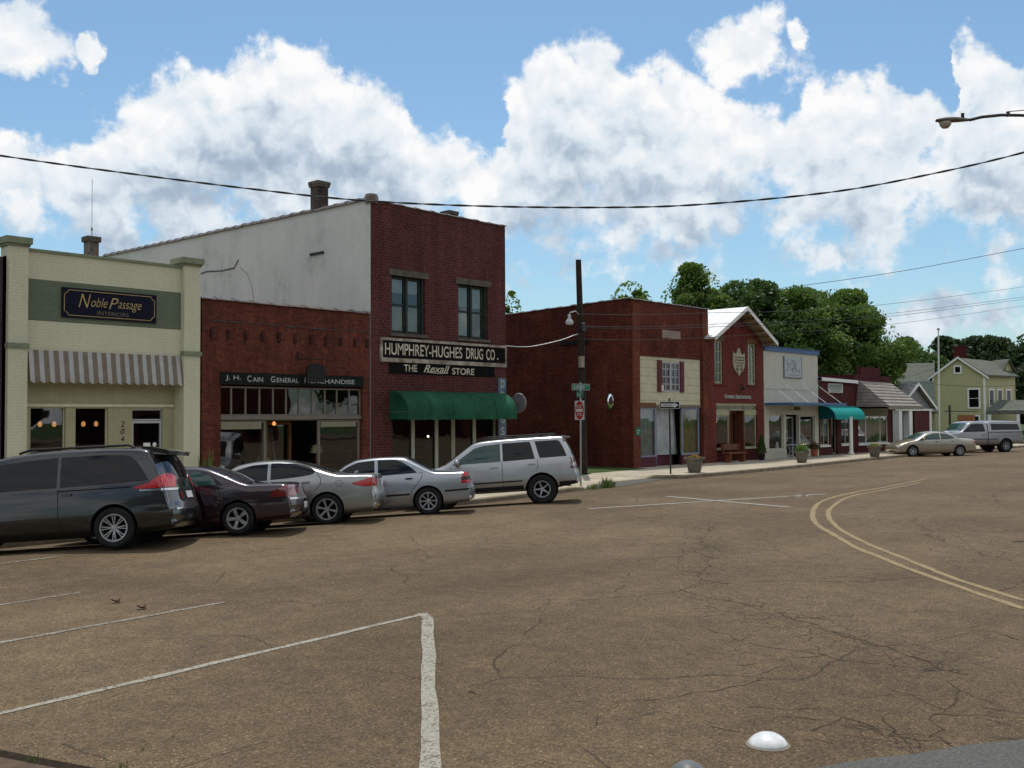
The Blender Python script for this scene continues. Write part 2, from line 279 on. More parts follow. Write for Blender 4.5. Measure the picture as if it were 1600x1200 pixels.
# ------------------------------------------------------------------ lettering
def text(s, at, w, h, mat, name='lettering', parent=None, U=(1, 0, 0), V=(0, 0, 1), off=0.006, shear=0.0, bold=0.0, align='C', depth=0.004, label=None, keep=False):
    """flat letters fitted into w x h centred on `at`, U = reading direction, V = up"""
    cu = bpy.data.curves.new('tmp', 'FONT'); cu.body = s; cu.extrude = 0.0; cu.shear = shear; cu.offset = bold
    ob = bpy.data.objects.new('tmp', cu); COL.objects.link(ob)
    dg = bpy.context.evaluated_depsgraph_get(); me0 = bpy.data.meshes.new_from_object(ob.evaluated_get(dg))
    vs = np.array([v.co[:] for v in me0.vertices]); fs = [list(p.vertices) for p in me0.polygons]
    bpy.data.objects.remove(ob); bpy.data.curves.remove(cu); bpy.data.meshes.remove(me0)
    x0, x1 = vs[:, 0].min(), vs[:, 0].max(); y0, y1 = vs[:, 1].min(), vs[:, 1].max()
    sx, sy = w / (x1 - x0), h / (y1 - y0)
    if keep: sx = sy = min(sx, sy)
    U = Vector(U).normalized(); V = Vector(V).normalized(); Nn = U.cross(V)
    mb = MB(); mb.add([tuple(Vector(at) + U * ((p[0] - (x0 + x1) / 2) * sx) + V * ((p[1] - (y0 + y1) / 2) * sy) + Nn * off) for p in vs], fs)
    return mb.build(name, mat, parent, fixn=False, label=label)

# ------------------------------------------------------------------ ground height
def sstep(a, b, x):
    t = min(1, max(0, (x - a) / (b - a))); return t * t * (3 - 2 * t)
def road_z(x, y):
    d = -y
    s = 1 - sstep(-7.5, 3.5, x)
    left = 0.0 if d > 8.6 else -0.078 * (8.6 - max(d, 4.0))
    left *= sstep(9.6, 7.6, d) if d > 7.6 else 1
    right = -0.07 * (1 - sstep(4.5, 8.5, d))
    return left * s + right * (1 - s)
def kerb_y(x):
    if x < -1.6: return -5.0
    if x < 0.4: return -5.0 + 1.0 * sstep(-1.6, 0.4, x)
    if x < 3.5: return -4.0
    if x < 4.6: return -4.0 - 1.05 * sstep(3.5, 4.5, x)
    if x < 30: return -5.05 + 1.35 * sstep(6.0, 30.0, x)
    return -3.7
def walk_z(x, y):
    k = kerb_y(x); f = min(1, max(0, y / k)) if k else 0
    drop = (1 - sstep(-1.9, -1.3, x)) + sstep(3.45, 3.75, x)     # 1 where a real kerb stands, 0 on the dropped ramp
    rz = road_z(x, k); top = rz + 0.012 + 0.125 * drop
    base = 0.02
    return base + (top - base) * f
# ------------------------------------------------------------------ ground materials
def road_mat():
    m, t, b = newmat('chip_seal_road'); gp = N(t, 'ShaderNodeNewGeometry'); P = gp.outputs['Position']
    big = N(t, 'ShaderNodeTexNoise', i={'Scale': 0.22, 'Detail': 5.0, 'Roughness': 0.6, 'Distortion': 0.4}); t.links.new(P, big.inputs['Vector'])
    r = N(t, 'ShaderNodeValToRGB'); t.links.new(big.outputs['Fac'], r.inputs[0])
    r.color_ramp.elements[0].position = 0.34; r.color_ramp.elements[1].position = 0.68
    r.color_ramp.elements[0].color = (0.092, 0.061, 0.031, 1); r.color_ramp.elements[1].color = (0.148, 0.103, 0.056, 1)
    v = N(t, 'ShaderNodeTexVoronoi', i={'Scale': 72.0, 'Randomness': 1.0}); t.links.new(P, v.inputs['Vector'])
    sv = N(t, 'ShaderNodeSeparateColor'); t.links.new(v.outputs['Color'], sv.inputs[0])
    k = N(t, 'ShaderNodeMapRange', i={'From Min': 0.0, 'From Max': 1.0, 'To Min': 0.5, 'To Max': 1.5}); t.links.new(sv.outputs[0], k.inputs[0])
    # a few pale stones
    pale = math_n(t, 'MULTIPLY', math_n(t, 'GREATER_THAN', sv.outputs[1], 0.975), 1.1)
    n2 = N(t, 'ShaderNodeTexNoise', i={'Scale': 3.2, 'Detail': 7.0, 'Roughness': 0.75}); t.links.new(P, n2.inputs['Vector'])
    k2 = N(t, 'ShaderNodeMapRange', i={'From Min': 0.25, 'From Max': 0.75, 'To Min': 0.62, 'To Max': 1.3}); t.links.new(n2.outputs['Fac'], k2.inputs[0])
    # long faint cracks
    wv = N(t, 'ShaderNodeTexNoise', i={'Scale': 0.9, 'Detail': 4.0}); t.links.new(P, wv.inputs['Vector'])
    wa = N(t, 'ShaderNodeVectorMath', operation='MULTIPLY_ADD'); t.links.new(wv.outputs['Color'], wa.inputs[0]); wa.inputs[1].default_value = (0.6, 0.6, 0); t.links.new(P, wa.inputs[2])
    vc = N(t, 'ShaderNodeTexVoronoi', feature='DISTANCE_TO_EDGE', i={'Scale': 0.33}); t.links.new(wa.outputs[0], vc.inputs['Vector'])
    cn = N(t, 'ShaderNodeTexNoise', i={'Scale': 0.5, 'Detail': 2.0}); t.links.new(P, cn.inputs['Vector'])
    crack = math_n(t, 'MULTIPLY', math_n(t, 'LESS_THAN', vc.outputs['Distance'], 0.0035), math_n(t, 'GREATER_THAN', cn.outputs['Fac'], 0.5))
    stn = N(t, 'ShaderNodeTexNoise', i={'Scale': 0.55, 'Detail': 6.0, 'Roughness': 0.55, 'Distortion': 1.2}); t.links.new(P, stn.inputs['Vector'])
    st = N(t, 'ShaderNodeMapRange', i={'From Min': 0.58, 'From Max': 0.70, 'To Min': 1.0, 'To Max': 0.88}); t.links.new(stn.outputs['Fac'], st.inputs[0])
    spx = N(t, 'ShaderNodeSeparateXYZ'); t.links.new(P, spx.inputs[0]); band = math_n(t, 'SINE', math_n(t, 'MULTIPLY', math_n(t, 'ADD', spx.outputs[1], math_n(t, 'MULTIPLY', big.outputs['Fac'], 2.0)), 3.3))
    bd = math_n(t, 'MULTIPLY_ADD', band, 0.045, 1.0)
    def zone(prev, mx_, my_, ux, uy, hl, w):     # band of fine crazing around a broken seam of the road
        dx = math_n(t, 'SUBTRACT', spx.outputs[0], mx_); dy = math_n(t, 'SUBTRACT', spx.outputs[1], my_)
        al = math_n(t, 'ABSOLUTE', math_n(t, 'ADD', math_n(t, 'MULTIPLY', dx, ux), math_n(t, 'MULTIPLY', dy, uy))); ac = math_n(t, 'ABSOLUTE', math_n(t, 'SUBTRACT', math_n(t, 'MULTIPLY', dx, uy), math_n(t, 'MULTIPLY', dy, ux)))
        v_ = math_n(t, 'MINIMUM', math_n(t, 'SUBTRACT', 1.0, math_n(t, 'DIVIDE', ac, w)), math_n(t, 'SUBTRACT', hl, al)); return v_ if prev is None else math_n(t, 'MAXIMUM', prev, v_)
    zm = None
    zm = zone(zm, -17.88, -20.98, -0.452, -0.892, 2.29, 0.55)
    zm = zone(zm, -21.11, -23.12, 0.467, -0.884, 0.46, 0.35)
    zm = zone(zm, -8.64, -19.32, -0.825, -0.566, 3.53, 0.80)
    zm = zone(zm, -12.49, -16.25, -0.846, -0.534, 3.96, 0.45)
    fwn = N(t, 'ShaderNodeVectorMath', operation='MULTIPLY_ADD'); t.links.new(wv.outputs['Color'], fwn.inputs[0]); fwn.inputs[1].default_value = (0.25, 0.25, 0); t.links.new(P, fwn.inputs[2])
    fv = N(t, 'ShaderNodeTexVoronoi', feature='DISTANCE_TO_EDGE', i={'Scale': 4.2}); t.links.new(fwn.outputs[0], fv.inputs['Vector'])
    fm = math_n(t, 'GREATER_THAN', math_n(t, 'ADD', zm, math_n(t, 'MULTIPLY', math_n(t, 'SUBTRACT', n2.outputs['Fac'], 0.5), 2.4)), 0.15)
    fine = math_n(t, 'MULTIPLY', math_n(t, 'LESS_THAN', fv.outputs['Distance'], 0.028), fm)
    crack = math_n(t, 'MAXIMUM', crack, fine)
    tot = math_n(t, 'MULTIPLY', math_n(t, 'MULTIPLY', math_n(t, 'MULTIPLY', st.outputs[0], bd), math_n(t, 'ADD', math_n(t, 'MULTIPLY', k.outputs[0], k2.outputs[0]), pale)), math_n(t, 'SUBTRACT', 1.0, math_n(t, 'MULTIPLY', crack, 0.5)))
    sc = N(t, 'ShaderNodeVectorMath', operation='SCALE'); t.links.new(r.outputs[0], sc.inputs[0]); t.links.new(tot, sc.inputs['Scale'])
    t.links.new(sc.outputs[0], b.inputs['Base Color']); b.inputs['Roughness'].default_value = 0.85; b.inputs['Specular IOR Level'].default_value = 0.3
    bp = N(t, 'ShaderNodeBump', i={'Strength': 0.9, 'Distance': 0.012}); t.links.new(math_n(t, 'ADD', v.outputs['Distance'], math_n(t, 'MULTIPLY', n2.outputs['Fac'], 0.8)), bp.inputs['Height']); bp.invert = True
    t.links.new(bp.outputs[0], b.inputs['Normal']); return m
M['road'] = road_mat()
def walk_mat():
    m, t, b = newmat('pavement_concrete'); gp = N(t, 'ShaderNodeNewGeometry'); P = gp.outputs['Position']; sp = N(t, 'ShaderNodeSeparateXYZ'); t.links.new(P, sp.inputs[0])
    n = N(t, 'ShaderNodeTexNoise', i={'Scale': 0.8, 'Detail': 7.0, 'Roughness': 0.65}); t.links.new(P, n.inputs['Vector'])
    r = N(t, 'ShaderNodeValToRGB'); t.links.new(n.outputs['Fac'], r.inputs[0]); r.color_ramp.elements[0].position = 0.3; r.color_ramp.elements[1].position = 0.7
    r.color_ramp.elements[0].color = (0.29, 0.245, 0.175, 1); r.color_ramp.elements[1].color = (0.44, 0.39, 0.295, 1)
    j1 = math_n(t, 'LESS_THAN', math_n(t, 'FRACT', math_n(t, 'DIVIDE', math_n(t, 'ADD', sp.outputs[0], 1000.0), 1.5)), 0.016)
    j2 = math_n(t, 'LESS_THAN', math_n(t, 'FRACT', math_n(t, 'DIVIDE', math_n(t, 'ADD', sp.outputs[1], 1000.3), 1.55)), 0.016)
    k = math_n(t, 'SUBTRACT', 1.0, math_n(t, 'MULTIPLY', math_n(t, 'MAXIMUM', j1, j2), 0.55))
    sc = N(t, 'ShaderNodeVectorMath', operation='SCALE'); t.links.new(r.outputs[0], sc.inputs[0]); t.links.new(k, sc.inputs['Scale'])
    t.links.new(sc.outputs[0], b.inputs['Base Color']); b.inputs['Roughness'].default_value = 0.9
    n3 = N(t, 'ShaderNodeTexNoise', i={'Scale': 30.0, 'Detail': 5.0}); t.links.new(P, n3.inputs['Vector']); bp = N(t, 'ShaderNodeBump', i={'Strength': 0.3, 'Distance': 0.01}); t.links.new(n3.outputs['Fac'], bp.inputs['Height']); t.links.new(bp.outputs[0], b.inputs['Normal'])
    return m
M['walk'] = walk_mat()
M['kerb'] = pm('kerb_concrete', (0.20, 0.165, 0.115), 0.9, 0.35, 2.5, bump=0.4, bscale=30)
M['grass'] = pm('grass_ground', (0.045, 0.075, 0.02), 0.95, 0.4, 1.5, bump=0.8, bscale=60)
M['greyasph'] = pm('grey_asphalt', (0.095, 0.094, 0.088), 0.9, 0.35, 45, bump=0.5, bscale=90)
def paint_mat(name, c, thr):
    m, t, b = newmat(name); gp = N(t, 'ShaderNodeNewGeometry'); P = gp.outputs['Position']
    v = N(t, 'ShaderNodeTexVoronoi', i={'Scale': 48.0}); t.links.new(P, v.inputs['Vector']); n = N(t, 'ShaderNodeTexNoise', i={'Scale': 5.0, 'Detail': 9.0, 'Roughness': 0.85}); t.links.new(P, n.inputs['Vector'])
    sv = N(t, 'ShaderNodeSeparateColor'); t.links.new(v.outputs['Color'], sv.inputs[0])
    k = N(t, 'ShaderNodeMapRange', i={'To Min': 0.78, 'To Max': 1.12}); t.links.new(sv.outputs[0], k.inputs[0])
    sc = N(t, 'ShaderNodeVectorMath', operation='SCALE'); sc.inputs[0].default_value = c; t.links.new(k.outputs[0], sc.inputs['Scale'])
    w = math_n(t, 'GREATER_THAN', math_n(t, 'ADD', n.outputs['Fac'], math_n(t, 'MULTIPLY', sv.outputs[2], 0.28)), thr)
    mx = N(t, 'ShaderNodeMix', data_type='RGBA'); t.links.new(w, mx.inputs[0]); mx.inputs[6].default_value = (0.115, 0.085, 0.058, 1); t.links.new(sc.outputs[0], mx.inputs[7])
    t.links.new(mx.outputs[2], b.inputs['Base Color']); b.inputs['Roughness'].default_value = 0.8
    bp = N(t, 'ShaderNodeBump', i={'Strength': 0.6, 'Distance': 0.008}); bp.invert = True; t.links.new(v.outputs['Distance'], bp.inputs['Height']); t.links.new(bp.outputs[0], b.inputs['Normal'])
    return m
M['wline'] = paint_mat('worn_white_paint', (0.28, 0.265, 0.215), 0.55); M['yline'] = paint_mat('worn_yellow_paint', (0.245, 0.175, 0.075), 0.53)
M['wfaint'] = paint_mat('faint_white_paint', (0.235, 0.22, 0.18), 0.62)
M['crack'] = pm('crack_dark', (0.055, 0.040, 0.026), 1.0, 0.4, 20)

# ------------------------------------------------------------------ road sheet
def axis_pts(a, b, fa, fb, fine, coarse):
    out = []; x = a
    while x < b:
        out.append(x); x += fine if fa <= x < fb else coarse
    out.append(b); return out
xs = axis_pts(-90, 700, -32, 14, 0.5, 6.0); ys = axis_pts(-90, -3.0, -11, -3, 0.4, 3.0)
mb = MB(); mb.v = [(x, y, road_z(x, y)) for x in xs for y in ys]; ny = len(ys)
mb.f = [[i * ny + j, (i + 1) * ny + j, (i + 1) * ny + j + 1, i * ny + j + 1] for i in range(len(xs) - 1) for j in range(ny - 1)]; mb.m = [0] * len(mb.f)
structure(mb, 'road', M['road'], smooth=True)
mb = MB(); mb.poly([(-300, 0.4, -0.03), (900, 0.4, -0.03), (900, 900, -0.03), (-300, 900, -0.03)]); mb.poly([(-300, -300, -0.06), (900, -300, -0.06), (900, -89, -0.06), (-300, -89, -0.06)])
structure(mb, 'ground', M['grass'])
# side lot between the two blocks: grass strip along the brick flank
mb = MB(); mb.grid(lambda u, v: (0.15 + 7.9 * u, -1.45 + 30 * v + (0.62 * u if v == 0 else 0), 0.035), 8, 10)
structure(mb, 'grass_strip', M['grass'])

def strip_walk(xa, xb, name):
    st = []; x = xa
    while x < xb: st.append(x); x += 0.25 if -3 < x < 12 else 1.0
    st.append(xb)
    mb = MB(); kb = MB(); n = 6; W = 0.17
    rows = []; 
    for x in st:
        k = kerb_y(x); y0 = 0.35
        rows.append([(x, y0 + (k + W - y0) * j / n, walk_z(x, min(0, y0 + (k + W - y0) * j / n))) for j in range(n + 1)])
    b = [p for r_ in rows for p in r_]; mb.add(b, [(i * (n + 1) + j, (i + 1) * (n + 1) + j, (i + 1) * (n + 1) + j + 1, i * (n + 1) + j + 1) for i in range(len(st) - 1) for j in range(n)])
    prof = []
    for x in st:
        k = kerb_y(x); tz = walk_z(x, k); prof.append([(x, k + W, tz - 0.003), (x, k + W, tz + 0.004), (x, k + 0.03, tz + 0.004), (x, k, tz - 0.02), (x, k - 0.01, tz - 0.35)])
    kb.add([p for r_ in prof for p in r_], [(i * 5 + j, (i + 1) * 5 + j, (i + 1) * 5 + j + 1, i * 5 + j + 1) for i in range(len(st) - 1) for j in range(4)])
    structure(mb, name, M['walk'], smooth=False); structure(kb, 'kerb', M['kerb'], smooth=False)
strip_walk(-60, 140, 'pavement')
# grey asphalt wedge in front of the dropped kerb
mb = MB(); pts = [(-1.3, -5.12), (0.2, -5.35), (1.6, -5.1), (3.3, -4.75), (4.0, -4.95), (3.45, -4.25), (3.3, -4.02), (0.4, -4.02), (-0.6, -4.45)]
mb.poly([(x, y, road_z(x, y) + 0.012) for x, y in pts]); structure(mb, 'asphalt_patch', M['greyasph'])
mb = MB(); mb.poly([(x, y, 0.006) for x, y in [(-22.3, -22.98), (-21.98, -23.06), (-21.6, -23.22), (-21.3, -23.42), (-20.9, -23.6), (-20.47, -23.88), (-20.1, -24.0), (-19.2, -24.6), (-19.5, -27), (-26, -25.5), (-23.4, -23.5)]]); structure(mb, 'asphalt_patch', M['greyasph'])

# ------------------------------------------------------------------ painted lines
def line(pts, w, name, mat, z=0.005, jit=0.012, step=0.35):
    P = [Vector((p[0], p[1])) for p in pts]; Q = []
    for a, b in zip(P[:-1], P[1:]):
        n = max(1, int((b - a).length / step)); Q += [a + (b - a) * i / n for i in range(n)]
    Q.append(P[-1]); L = []; Rr = []
    for i, p in enumerate(Q):
        t = (Q[min(i + 1, len(Q) - 1)] - Q[max(i - 1, 0)]).normalized(); n = Vector((-t.y, t.x))
        a = p + n * (w / 2 + random.uniform(-jit, jit)); b = p - n * (w / 2 + random.uniform(-jit, jit)); L.append(a); Rr.append(b)
    mb = MB(); m = len(Q); mb.add([(a.x, a.y, road_z(a.x, a.y) + z) for a in L] + [(a.x, a.y, road_z(a.x, a.y) + z) for a in Rr], [(i, i + 1, m + i + 1, m + i) for i in range(m - 1)])
    return structure(mb, name, mat)
line([(-26.5, -18.0), (-20.17, -17.38)], 0.09, 'parking_line', M['wline'])
line([(-20.12, -17.34), (-20.3, -17.62), (-23.6, -21.21), (-25.4, -23.2)], 0.125, 'parking_line', M['wline'], z=0.009)
line([(-25.9, -15.45), (-21.22, -14.95)], 0.09, 'parking_line', M['wfaint'])
line([(-25.5, -13.35), (-22.07, -12.9)], 0.08, 'parking_line', M['wfaint'])
line([(-23.5, -9.5), (-20.73, -9.18)], 0.08, 'parking_line', M['wfaint'])
line([(-8.33, -10.49), (-4.3, -11.65), (-0.34, -12.83)], 0.17, 'road_line', M['wline'])
line([(-3.94, -9.84), (-4.45, -12.0), (-4.94, -14.10)], 0.22, 'road_line', M['wline'], z=0.009)
line([(-5.7, -9.75), (-4.9, -10.15)], 0.12, 'road_line', M['wfaint']); line([(-5.5, -10.0), (-5.3, -9.5)], 0.1, 'road_line', M['wfaint'])
line([(-2.05, -12.75), (-1.3, -12.75), (-0.9, -12.2)], 0.1, 'road_line', M['wfaint']); line([(-1.7, -12.3), (-1.5, -13.0)], 0.1, 'road_line', M['wfaint'])
YO = [(-15.36,-22.41),(-14.44,-21.48),(-13.19,-20.27),(-12.3,-19.49),(-11.27,-18.58),(-9.94,-17.61),(-8.55,-16.61),(-7.32,-15.87),(-6.15,-15.28),(-4.65,-14.59),(-3.21,-14.03),(-1.99,-13.68),(-0.7,-13.41),(1.43,-13.12),(3.35,-13.01),(8.37,-12.43),(12.94,-12.53)]
YI = [(-14.79,-22.25),(-13.58,-21.0),(-12.78,-20.32),(-11.85,-19.53),(-10.75,-18.6),(-9.19,-17.43),(-7.86,-16.59),(-6.53,-15.85),(-5.27,-15.25),(-4.16,-14.82),(-2.92,-14.39),(-1.53,-13.95),(0.13,-13.61),(1.74,-13.5),(6.3,-13.02),(10.95,-12.99)]
def smooth_pts(P, k=6):
    out = []
    for i in range(len(P) - 1):
        p0 = Vector(P[max(i - 1, 0)]); p1 = Vector(P[i]); p2 = Vector(P[i + 1]); p3 = Vector(P[min(i + 2, len(P) - 1)])
        for j in range(k):
            t = j / k; out.append(tuple(0.5 * ((2 * p1) + (-p0 + p2) * t + (2 * p0 - 5 * p1 + 4 * p2 - p3) * t * t + (-p0 + 3 * p1 - 3 * p2 + p3) * t ** 3)))
    out.append(P[-1]); return out
line(smooth_pts(YO[:-1]), 0.115, 'yellow_line', M['yline']); line(smooth_pts(YI[:-1]), 0.105, 'yellow_line', M['yline'])

# ------------------------------------------------------------------ cracks (open joints in the surfacing)
CR = [(0.03,[(-16.83,-18.69),(-17.03,-19.05),(-17.11,-19.46),(-17.15,-19.94),(-17.55,-20.52),(-17.71,-20.93),(-18.01,-21.36),(-18.28,-21.75),(-18.3,-22.01),(-18.53,-22.29),(-18.86,-22.71),(-18.9,-22.97)]),(0.02,[(-18.7,-20.24),(-19.01,-20.82),(-19.07,-21.13),(-19.02,-21.46),(-19.02,-21.72),(-19.05,-22.03),(-18.98,-22.34),(-18.92,-22.69)]),(0.025,[(-15.3,-18.01),(-15.95,-18.43),(-15.96,-18.6),(-16.04,-18.86),(-15.42,-19.23),(-14.97,-19.83),(-14.6,-20.29),(-14.3,-20.36),(-13.76,-20.61)]),(0.02,[(-16.83,-18.69),(-16.53,-18.65),(-16.06,-18.48)]),(0.02,[(-18.32,-18.15),(-17.94,-18.29),(-17.52,-18.54),(-16.83,-18.69)]),(0.012,[(-16.61,-16.77),(-16.14,-17.02),(-15.6,-17.53),(-15.44,-18.05)]),(0.02,[(-9.02,-14.28),(-10.64,-15.3),(-11.88,-15.98),(-12.83,-16.73),(-13.36,-17.22)]),(0.02,[(-10.36,-14.84),(-12.63,-16.36),(-13.61,-16.92),(-14.38,-17.53),(-15.27,-18.04)]),(0.015,[(-9.77,-15.95),(-11.35,-16.94),(-11.78,-17.38),(-13.11,-18.29),(-13.84,-19.07)]),(0.02,[(-20.56,-22.91),(-20.99,-23.13),(-21.14,-23.25)]),(0.025,[(-21.27,-22.68),(-21.0,-22.72),(-20.8,-22.69),(-20.82,-22.83),(-20.88,-22.97),(-21.07,-23.14),(-20.86,-23.24),(-20.82,-23.42),(-20.9,-23.52)]),(0.02,[(-20.87,-23.36),(-20.52,-23.27),(-20.1,-23.2),(-19.73,-23.16),(-19.46,-23.09),(-19.25,-22.92)]),(0.015,[(-20.27,-23.18),(-20.14,-23.38),(-20.04,-23.55),(-19.93,-23.71)]),(0.02,[(-20.62,-23.6),(-20.57,-23.71),(-20.5,-23.87)]),(0.02,[(-21.79,-20.94),(-21.57,-21.19),(-21.25,-21.43),(-20.84,-21.59),(-20.56,-21.63),(-20.26,-21.7),(-20.14,-21.77)]),(0.012,[(-21.15,-21.9),(-20.99,-22.08),(-20.89,-22.31),(-20.69,-22.53)]),(0.015,[(-21.65,-22.09),(-21.64,-22.26),(-21.61,-22.38),(-21.42,-22.45)]),(0.022,[(-5.73,-17.33),(-7.24,-18.2),(-8.37,-18.78),(-9.34,-19.34),(-10.12,-19.94),(-10.5,-20.34),(-11.02,-20.76),(-11.28,-21.09)]),(0.015,[(-9.58,-19.37),(-9.83,-19.7),(-10.46,-20.1)]),(0.02,[(-4.28,-18.08),(-5.46,-18.59),(-6.15,-19.09),(-6.95,-19.73)]),(0.025,[(3.7,-16.36),(2.47,-16.55),(-0.43,-17.48),(-1.52,-18.08)]),(0.02,[(-4.89,-15.37),(-4.66,-15.65),(-4.62,-16.04)]),(0.02,[(-4.09,-18.62),(-3.72,-18.97)]),(0.02,[(-16.96,-22.35),(-16.9,-22.52),(-17.01,-22.72),(-17.11,-22.8),(-17.17,-22.92)]),(0.02,[(-14.39,-21.8),(-13.94,-21.83),(-13.52,-21.81),(-13.22,-21.8)]),(0.015,[(-16.89,-22.32),(-16.21,-22.19),(-16.3,-22.45)]),(0.012,[(-11.74,-13.98),(-10.79,-13.91),(-8.9,-12.97),(-7.64,-12.35)]),(0.012,[(-14.34,-14.94),(-13.4,-15.44),(-12.77,-16.07)]),(0.012,[(-13.33,-17.25),(-12.83,-17.84),(-11.9,-18.95)]),(0.014,[(-7.29,-13.88),(-6.56,-13.67),(-4.24,-12.75)]),(0.015,[(-18.22,-19.87),(-17.49,-20.34),(-17.36,-20.86),(-16.76,-21.18),(-16.18,-21.59),(-16.04,-22.01)]),(0.015,[(-19.93,-21.26),(-19.75,-21.39),(-19.3,-21.49),(-19.13,-21.68),(-18.92,-21.75)])]
mb = MB()
def crack(P, w=0.018):
    Q = [Vector(P[0])]
    for a, b in zip(P[:-1], P[1:]):
        a = Vector(a); b = Vector(b); L = (b - a).length; n = max(2, int(L / 0.10)); d = (b - a) / n; nn = Vector((-d.y, d.x)).normalized()
        o = 0
        for i in range(1, n): o = o * 0.6 + random.gauss(0, min(0.05, 0.04 * L + 0.01)); Q.append(a + d * i + nn * o)
        Q.append(b)
    L_ = []; R_ = []
    for i, p in enumerate(Q):
        t = Q[min(i + 1, len(Q) - 1)] - Q[max(i - 1, 0)]; t = t.normalized() if t.length else Vector((1, 0)); n = Vector((-t.y, t.x)); ww = w * random.choice((0.25, 0.5, 0.8, 1.0, 1.5)) / 2
        L_.append(p + n * ww); R_.append(p - n * ww)
    m = len(Q); mb.add([(a.x, a.y, road_z(a.x, a.y) + 0.003) for a in L_ + R_], [(i, i + 1, m + i + 1, m + i) for i in range(m - 1)])
rs = random.getstate()
for w, P in CR:
    crack(P, w * 0.62)
    for a in P[1:-1]:
        if random.random() < 0.35:
            an = random.uniform(0, 6.28); L = random.uniform(0.2, 0.7) * (1 + 20 * w); crack([a, (a[0] + L * math.cos(an), a[1] + L * math.sin(an))], w * 0.35)
structure(mb, 'road_cracks', M['crack'])
# ------------------------------------------------------------------ building helpers
def front(mb, x0, x1, z0, z1, y, holes, dep=0.3):
    xs_ = sorted(set([x0, x1] + [h[0] for h in holes] + [h[1] for h in holes])); zs_ = sorted(set([z0, z1] + [h[2] for h in holes] + [h[3] for h in holes]))
    for a, b in zip(xs_[:-1], xs_[1:]):
        for c, d in zip(zs_[:-1], zs_[1:]):
            cx, cz = (a + b) / 2, (c + d) / 2
            if any(h[0] < cx < h[1] and h[2] < cz < h[3] for h in holes): continue
            mb.poly([(a, y, c), (b, y, c), (b, y, d), (a, y, d)])
    for (a, b, c, d) in holes:
        mb.poly([(a, y, c), (a, y + dep, c), (a, y + dep, d), (a, y, d)]); mb.poly([(b, y, c), (b, y, d), (b, y + dep, d), (b, y + dep, c)])
        mb.poly([(a, y, d), (a, y + dep, d), (b, y + dep, d), (b, y, d)]); mb.poly([(a, y, c), (b, y, c), (b, y + dep, c), (a, y + dep, c)])
    return mb
def shell(mb, x0, x1, y0, y1, z0, zt, zback=None, zroof=None, sides='LR'):
    zb = zt if zback is None else zback; zr = zt - 0.5 if zroof is None else zroof
    if 'L' in sides: mb.poly([(x0, y0, z0), (x0, y0, zt), (x0, y1, zb), (x0, y1, z0)])
    if 'R' in sides: mb.poly([(x1, y0, z0), (x1, y1, z0), (x1, y1, zb), (x1, y0, zt)])
    mb.poly([(x0, y1, z0), (x0, y1, zb), (x1, y1, zb), (x1, y1, z0)])
    return mb
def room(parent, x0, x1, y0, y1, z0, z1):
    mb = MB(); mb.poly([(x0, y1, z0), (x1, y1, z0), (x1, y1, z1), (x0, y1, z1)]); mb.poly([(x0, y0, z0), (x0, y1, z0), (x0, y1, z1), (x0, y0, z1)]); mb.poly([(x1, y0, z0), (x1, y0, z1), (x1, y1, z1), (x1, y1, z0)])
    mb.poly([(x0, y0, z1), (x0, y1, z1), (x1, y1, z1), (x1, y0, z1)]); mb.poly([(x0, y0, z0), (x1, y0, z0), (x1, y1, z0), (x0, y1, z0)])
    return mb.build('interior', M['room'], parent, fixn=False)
def bars(parent, name, mat, x0, x1, z0, z1, y, vs=(), hs=(), fw_=0.06, t=0.06, bar=0.035, glass=None):
    """a frame with vertical bars at vs, horizontal bars at hs; a pane behind as its child"""
    mb = MB(); mb.box(x0, x0 + fw_, y, y + t, z0, z1); mb.box(x1 - fw_, x1, y, y + t, z0, z1)
    mb.box(x0 + fw_, x1 - fw_, y, y + t, z0, z0 + fw_); mb.box(x0 + fw_, x1 - fw_, y, y + t, z1 - fw_, z1)
    for v in vs: mb.box(v - bar / 2, v + bar / 2, y + 0.008, y + t - 0.004, z0 + fw_, z1 - fw_)
    for h in hs: mb.box(x0 + fw_, x1 - fw_, y + 0.011, y + t - 0.007, h - bar / 2, h + bar / 2)
    o = mb.build(name, mat, parent)
    p = MB(); p.poly([(x0 + 0.01, y + t * 0.6, z0 + 0.01), (x1 - 0.01, y + t * 0.6, z0 + 0.01), (x1 - 0.01, y + t * 0.6, z1 - 0.01), (x0 + 0.01, y + t * 0.6, z1 - 0.01)])
    p.build('pane', glass or M['glass'], o); return o
def bx(name, mat, parent, *b, **k):
    mb = MB(); mb.box(*b); return mb.build(name, mat, parent, **k)
def coping(mb, p0, p1, wid, h=0.09, seg=0.62, lip=0.05, rise=0.05):
    """row of lapped clay coping tiles from p0 to p1"""
    p0 = Vector(p0); p1 = Vector(p1); L = (p1 - p0).length; n = max(1, round(L / seg)); d = (p1 - p0) / n; side = Vector((-d.y, d.x, 0)).normalized()
    for i in range(n):
        a = p0 + d * i; b = p0 + d * (i + 1) ; jit = random.uniform(-0.008, 0.008)
        for (s, e_, w2, hh) in ((0.0, 0.84, wid / 2, h), (0.80, 1.02, wid / 2 + 0.02, h + 0.022)):
            q0 = a + d * s; q1 = a + d * e_; k = 6
            vs = []
            for q in (q0, q1):
                for j in range(k + 1):
                    an = math.pi * j / k; vs.append(q + side * (w2 * math.cos(an)) + Vector((0, 0, jit + hh * math.sin(an))))
            fs = [(j, j + 1, k + 2 + j, k + 1 + j) for j in range(k)] + [tuple(range(k + 1)), tuple(range(k + 1, 2 * k + 2))[::-1], (0, k + 1, 2 * k + 1, k)]
            mb.add(vs, fs)
    return mb

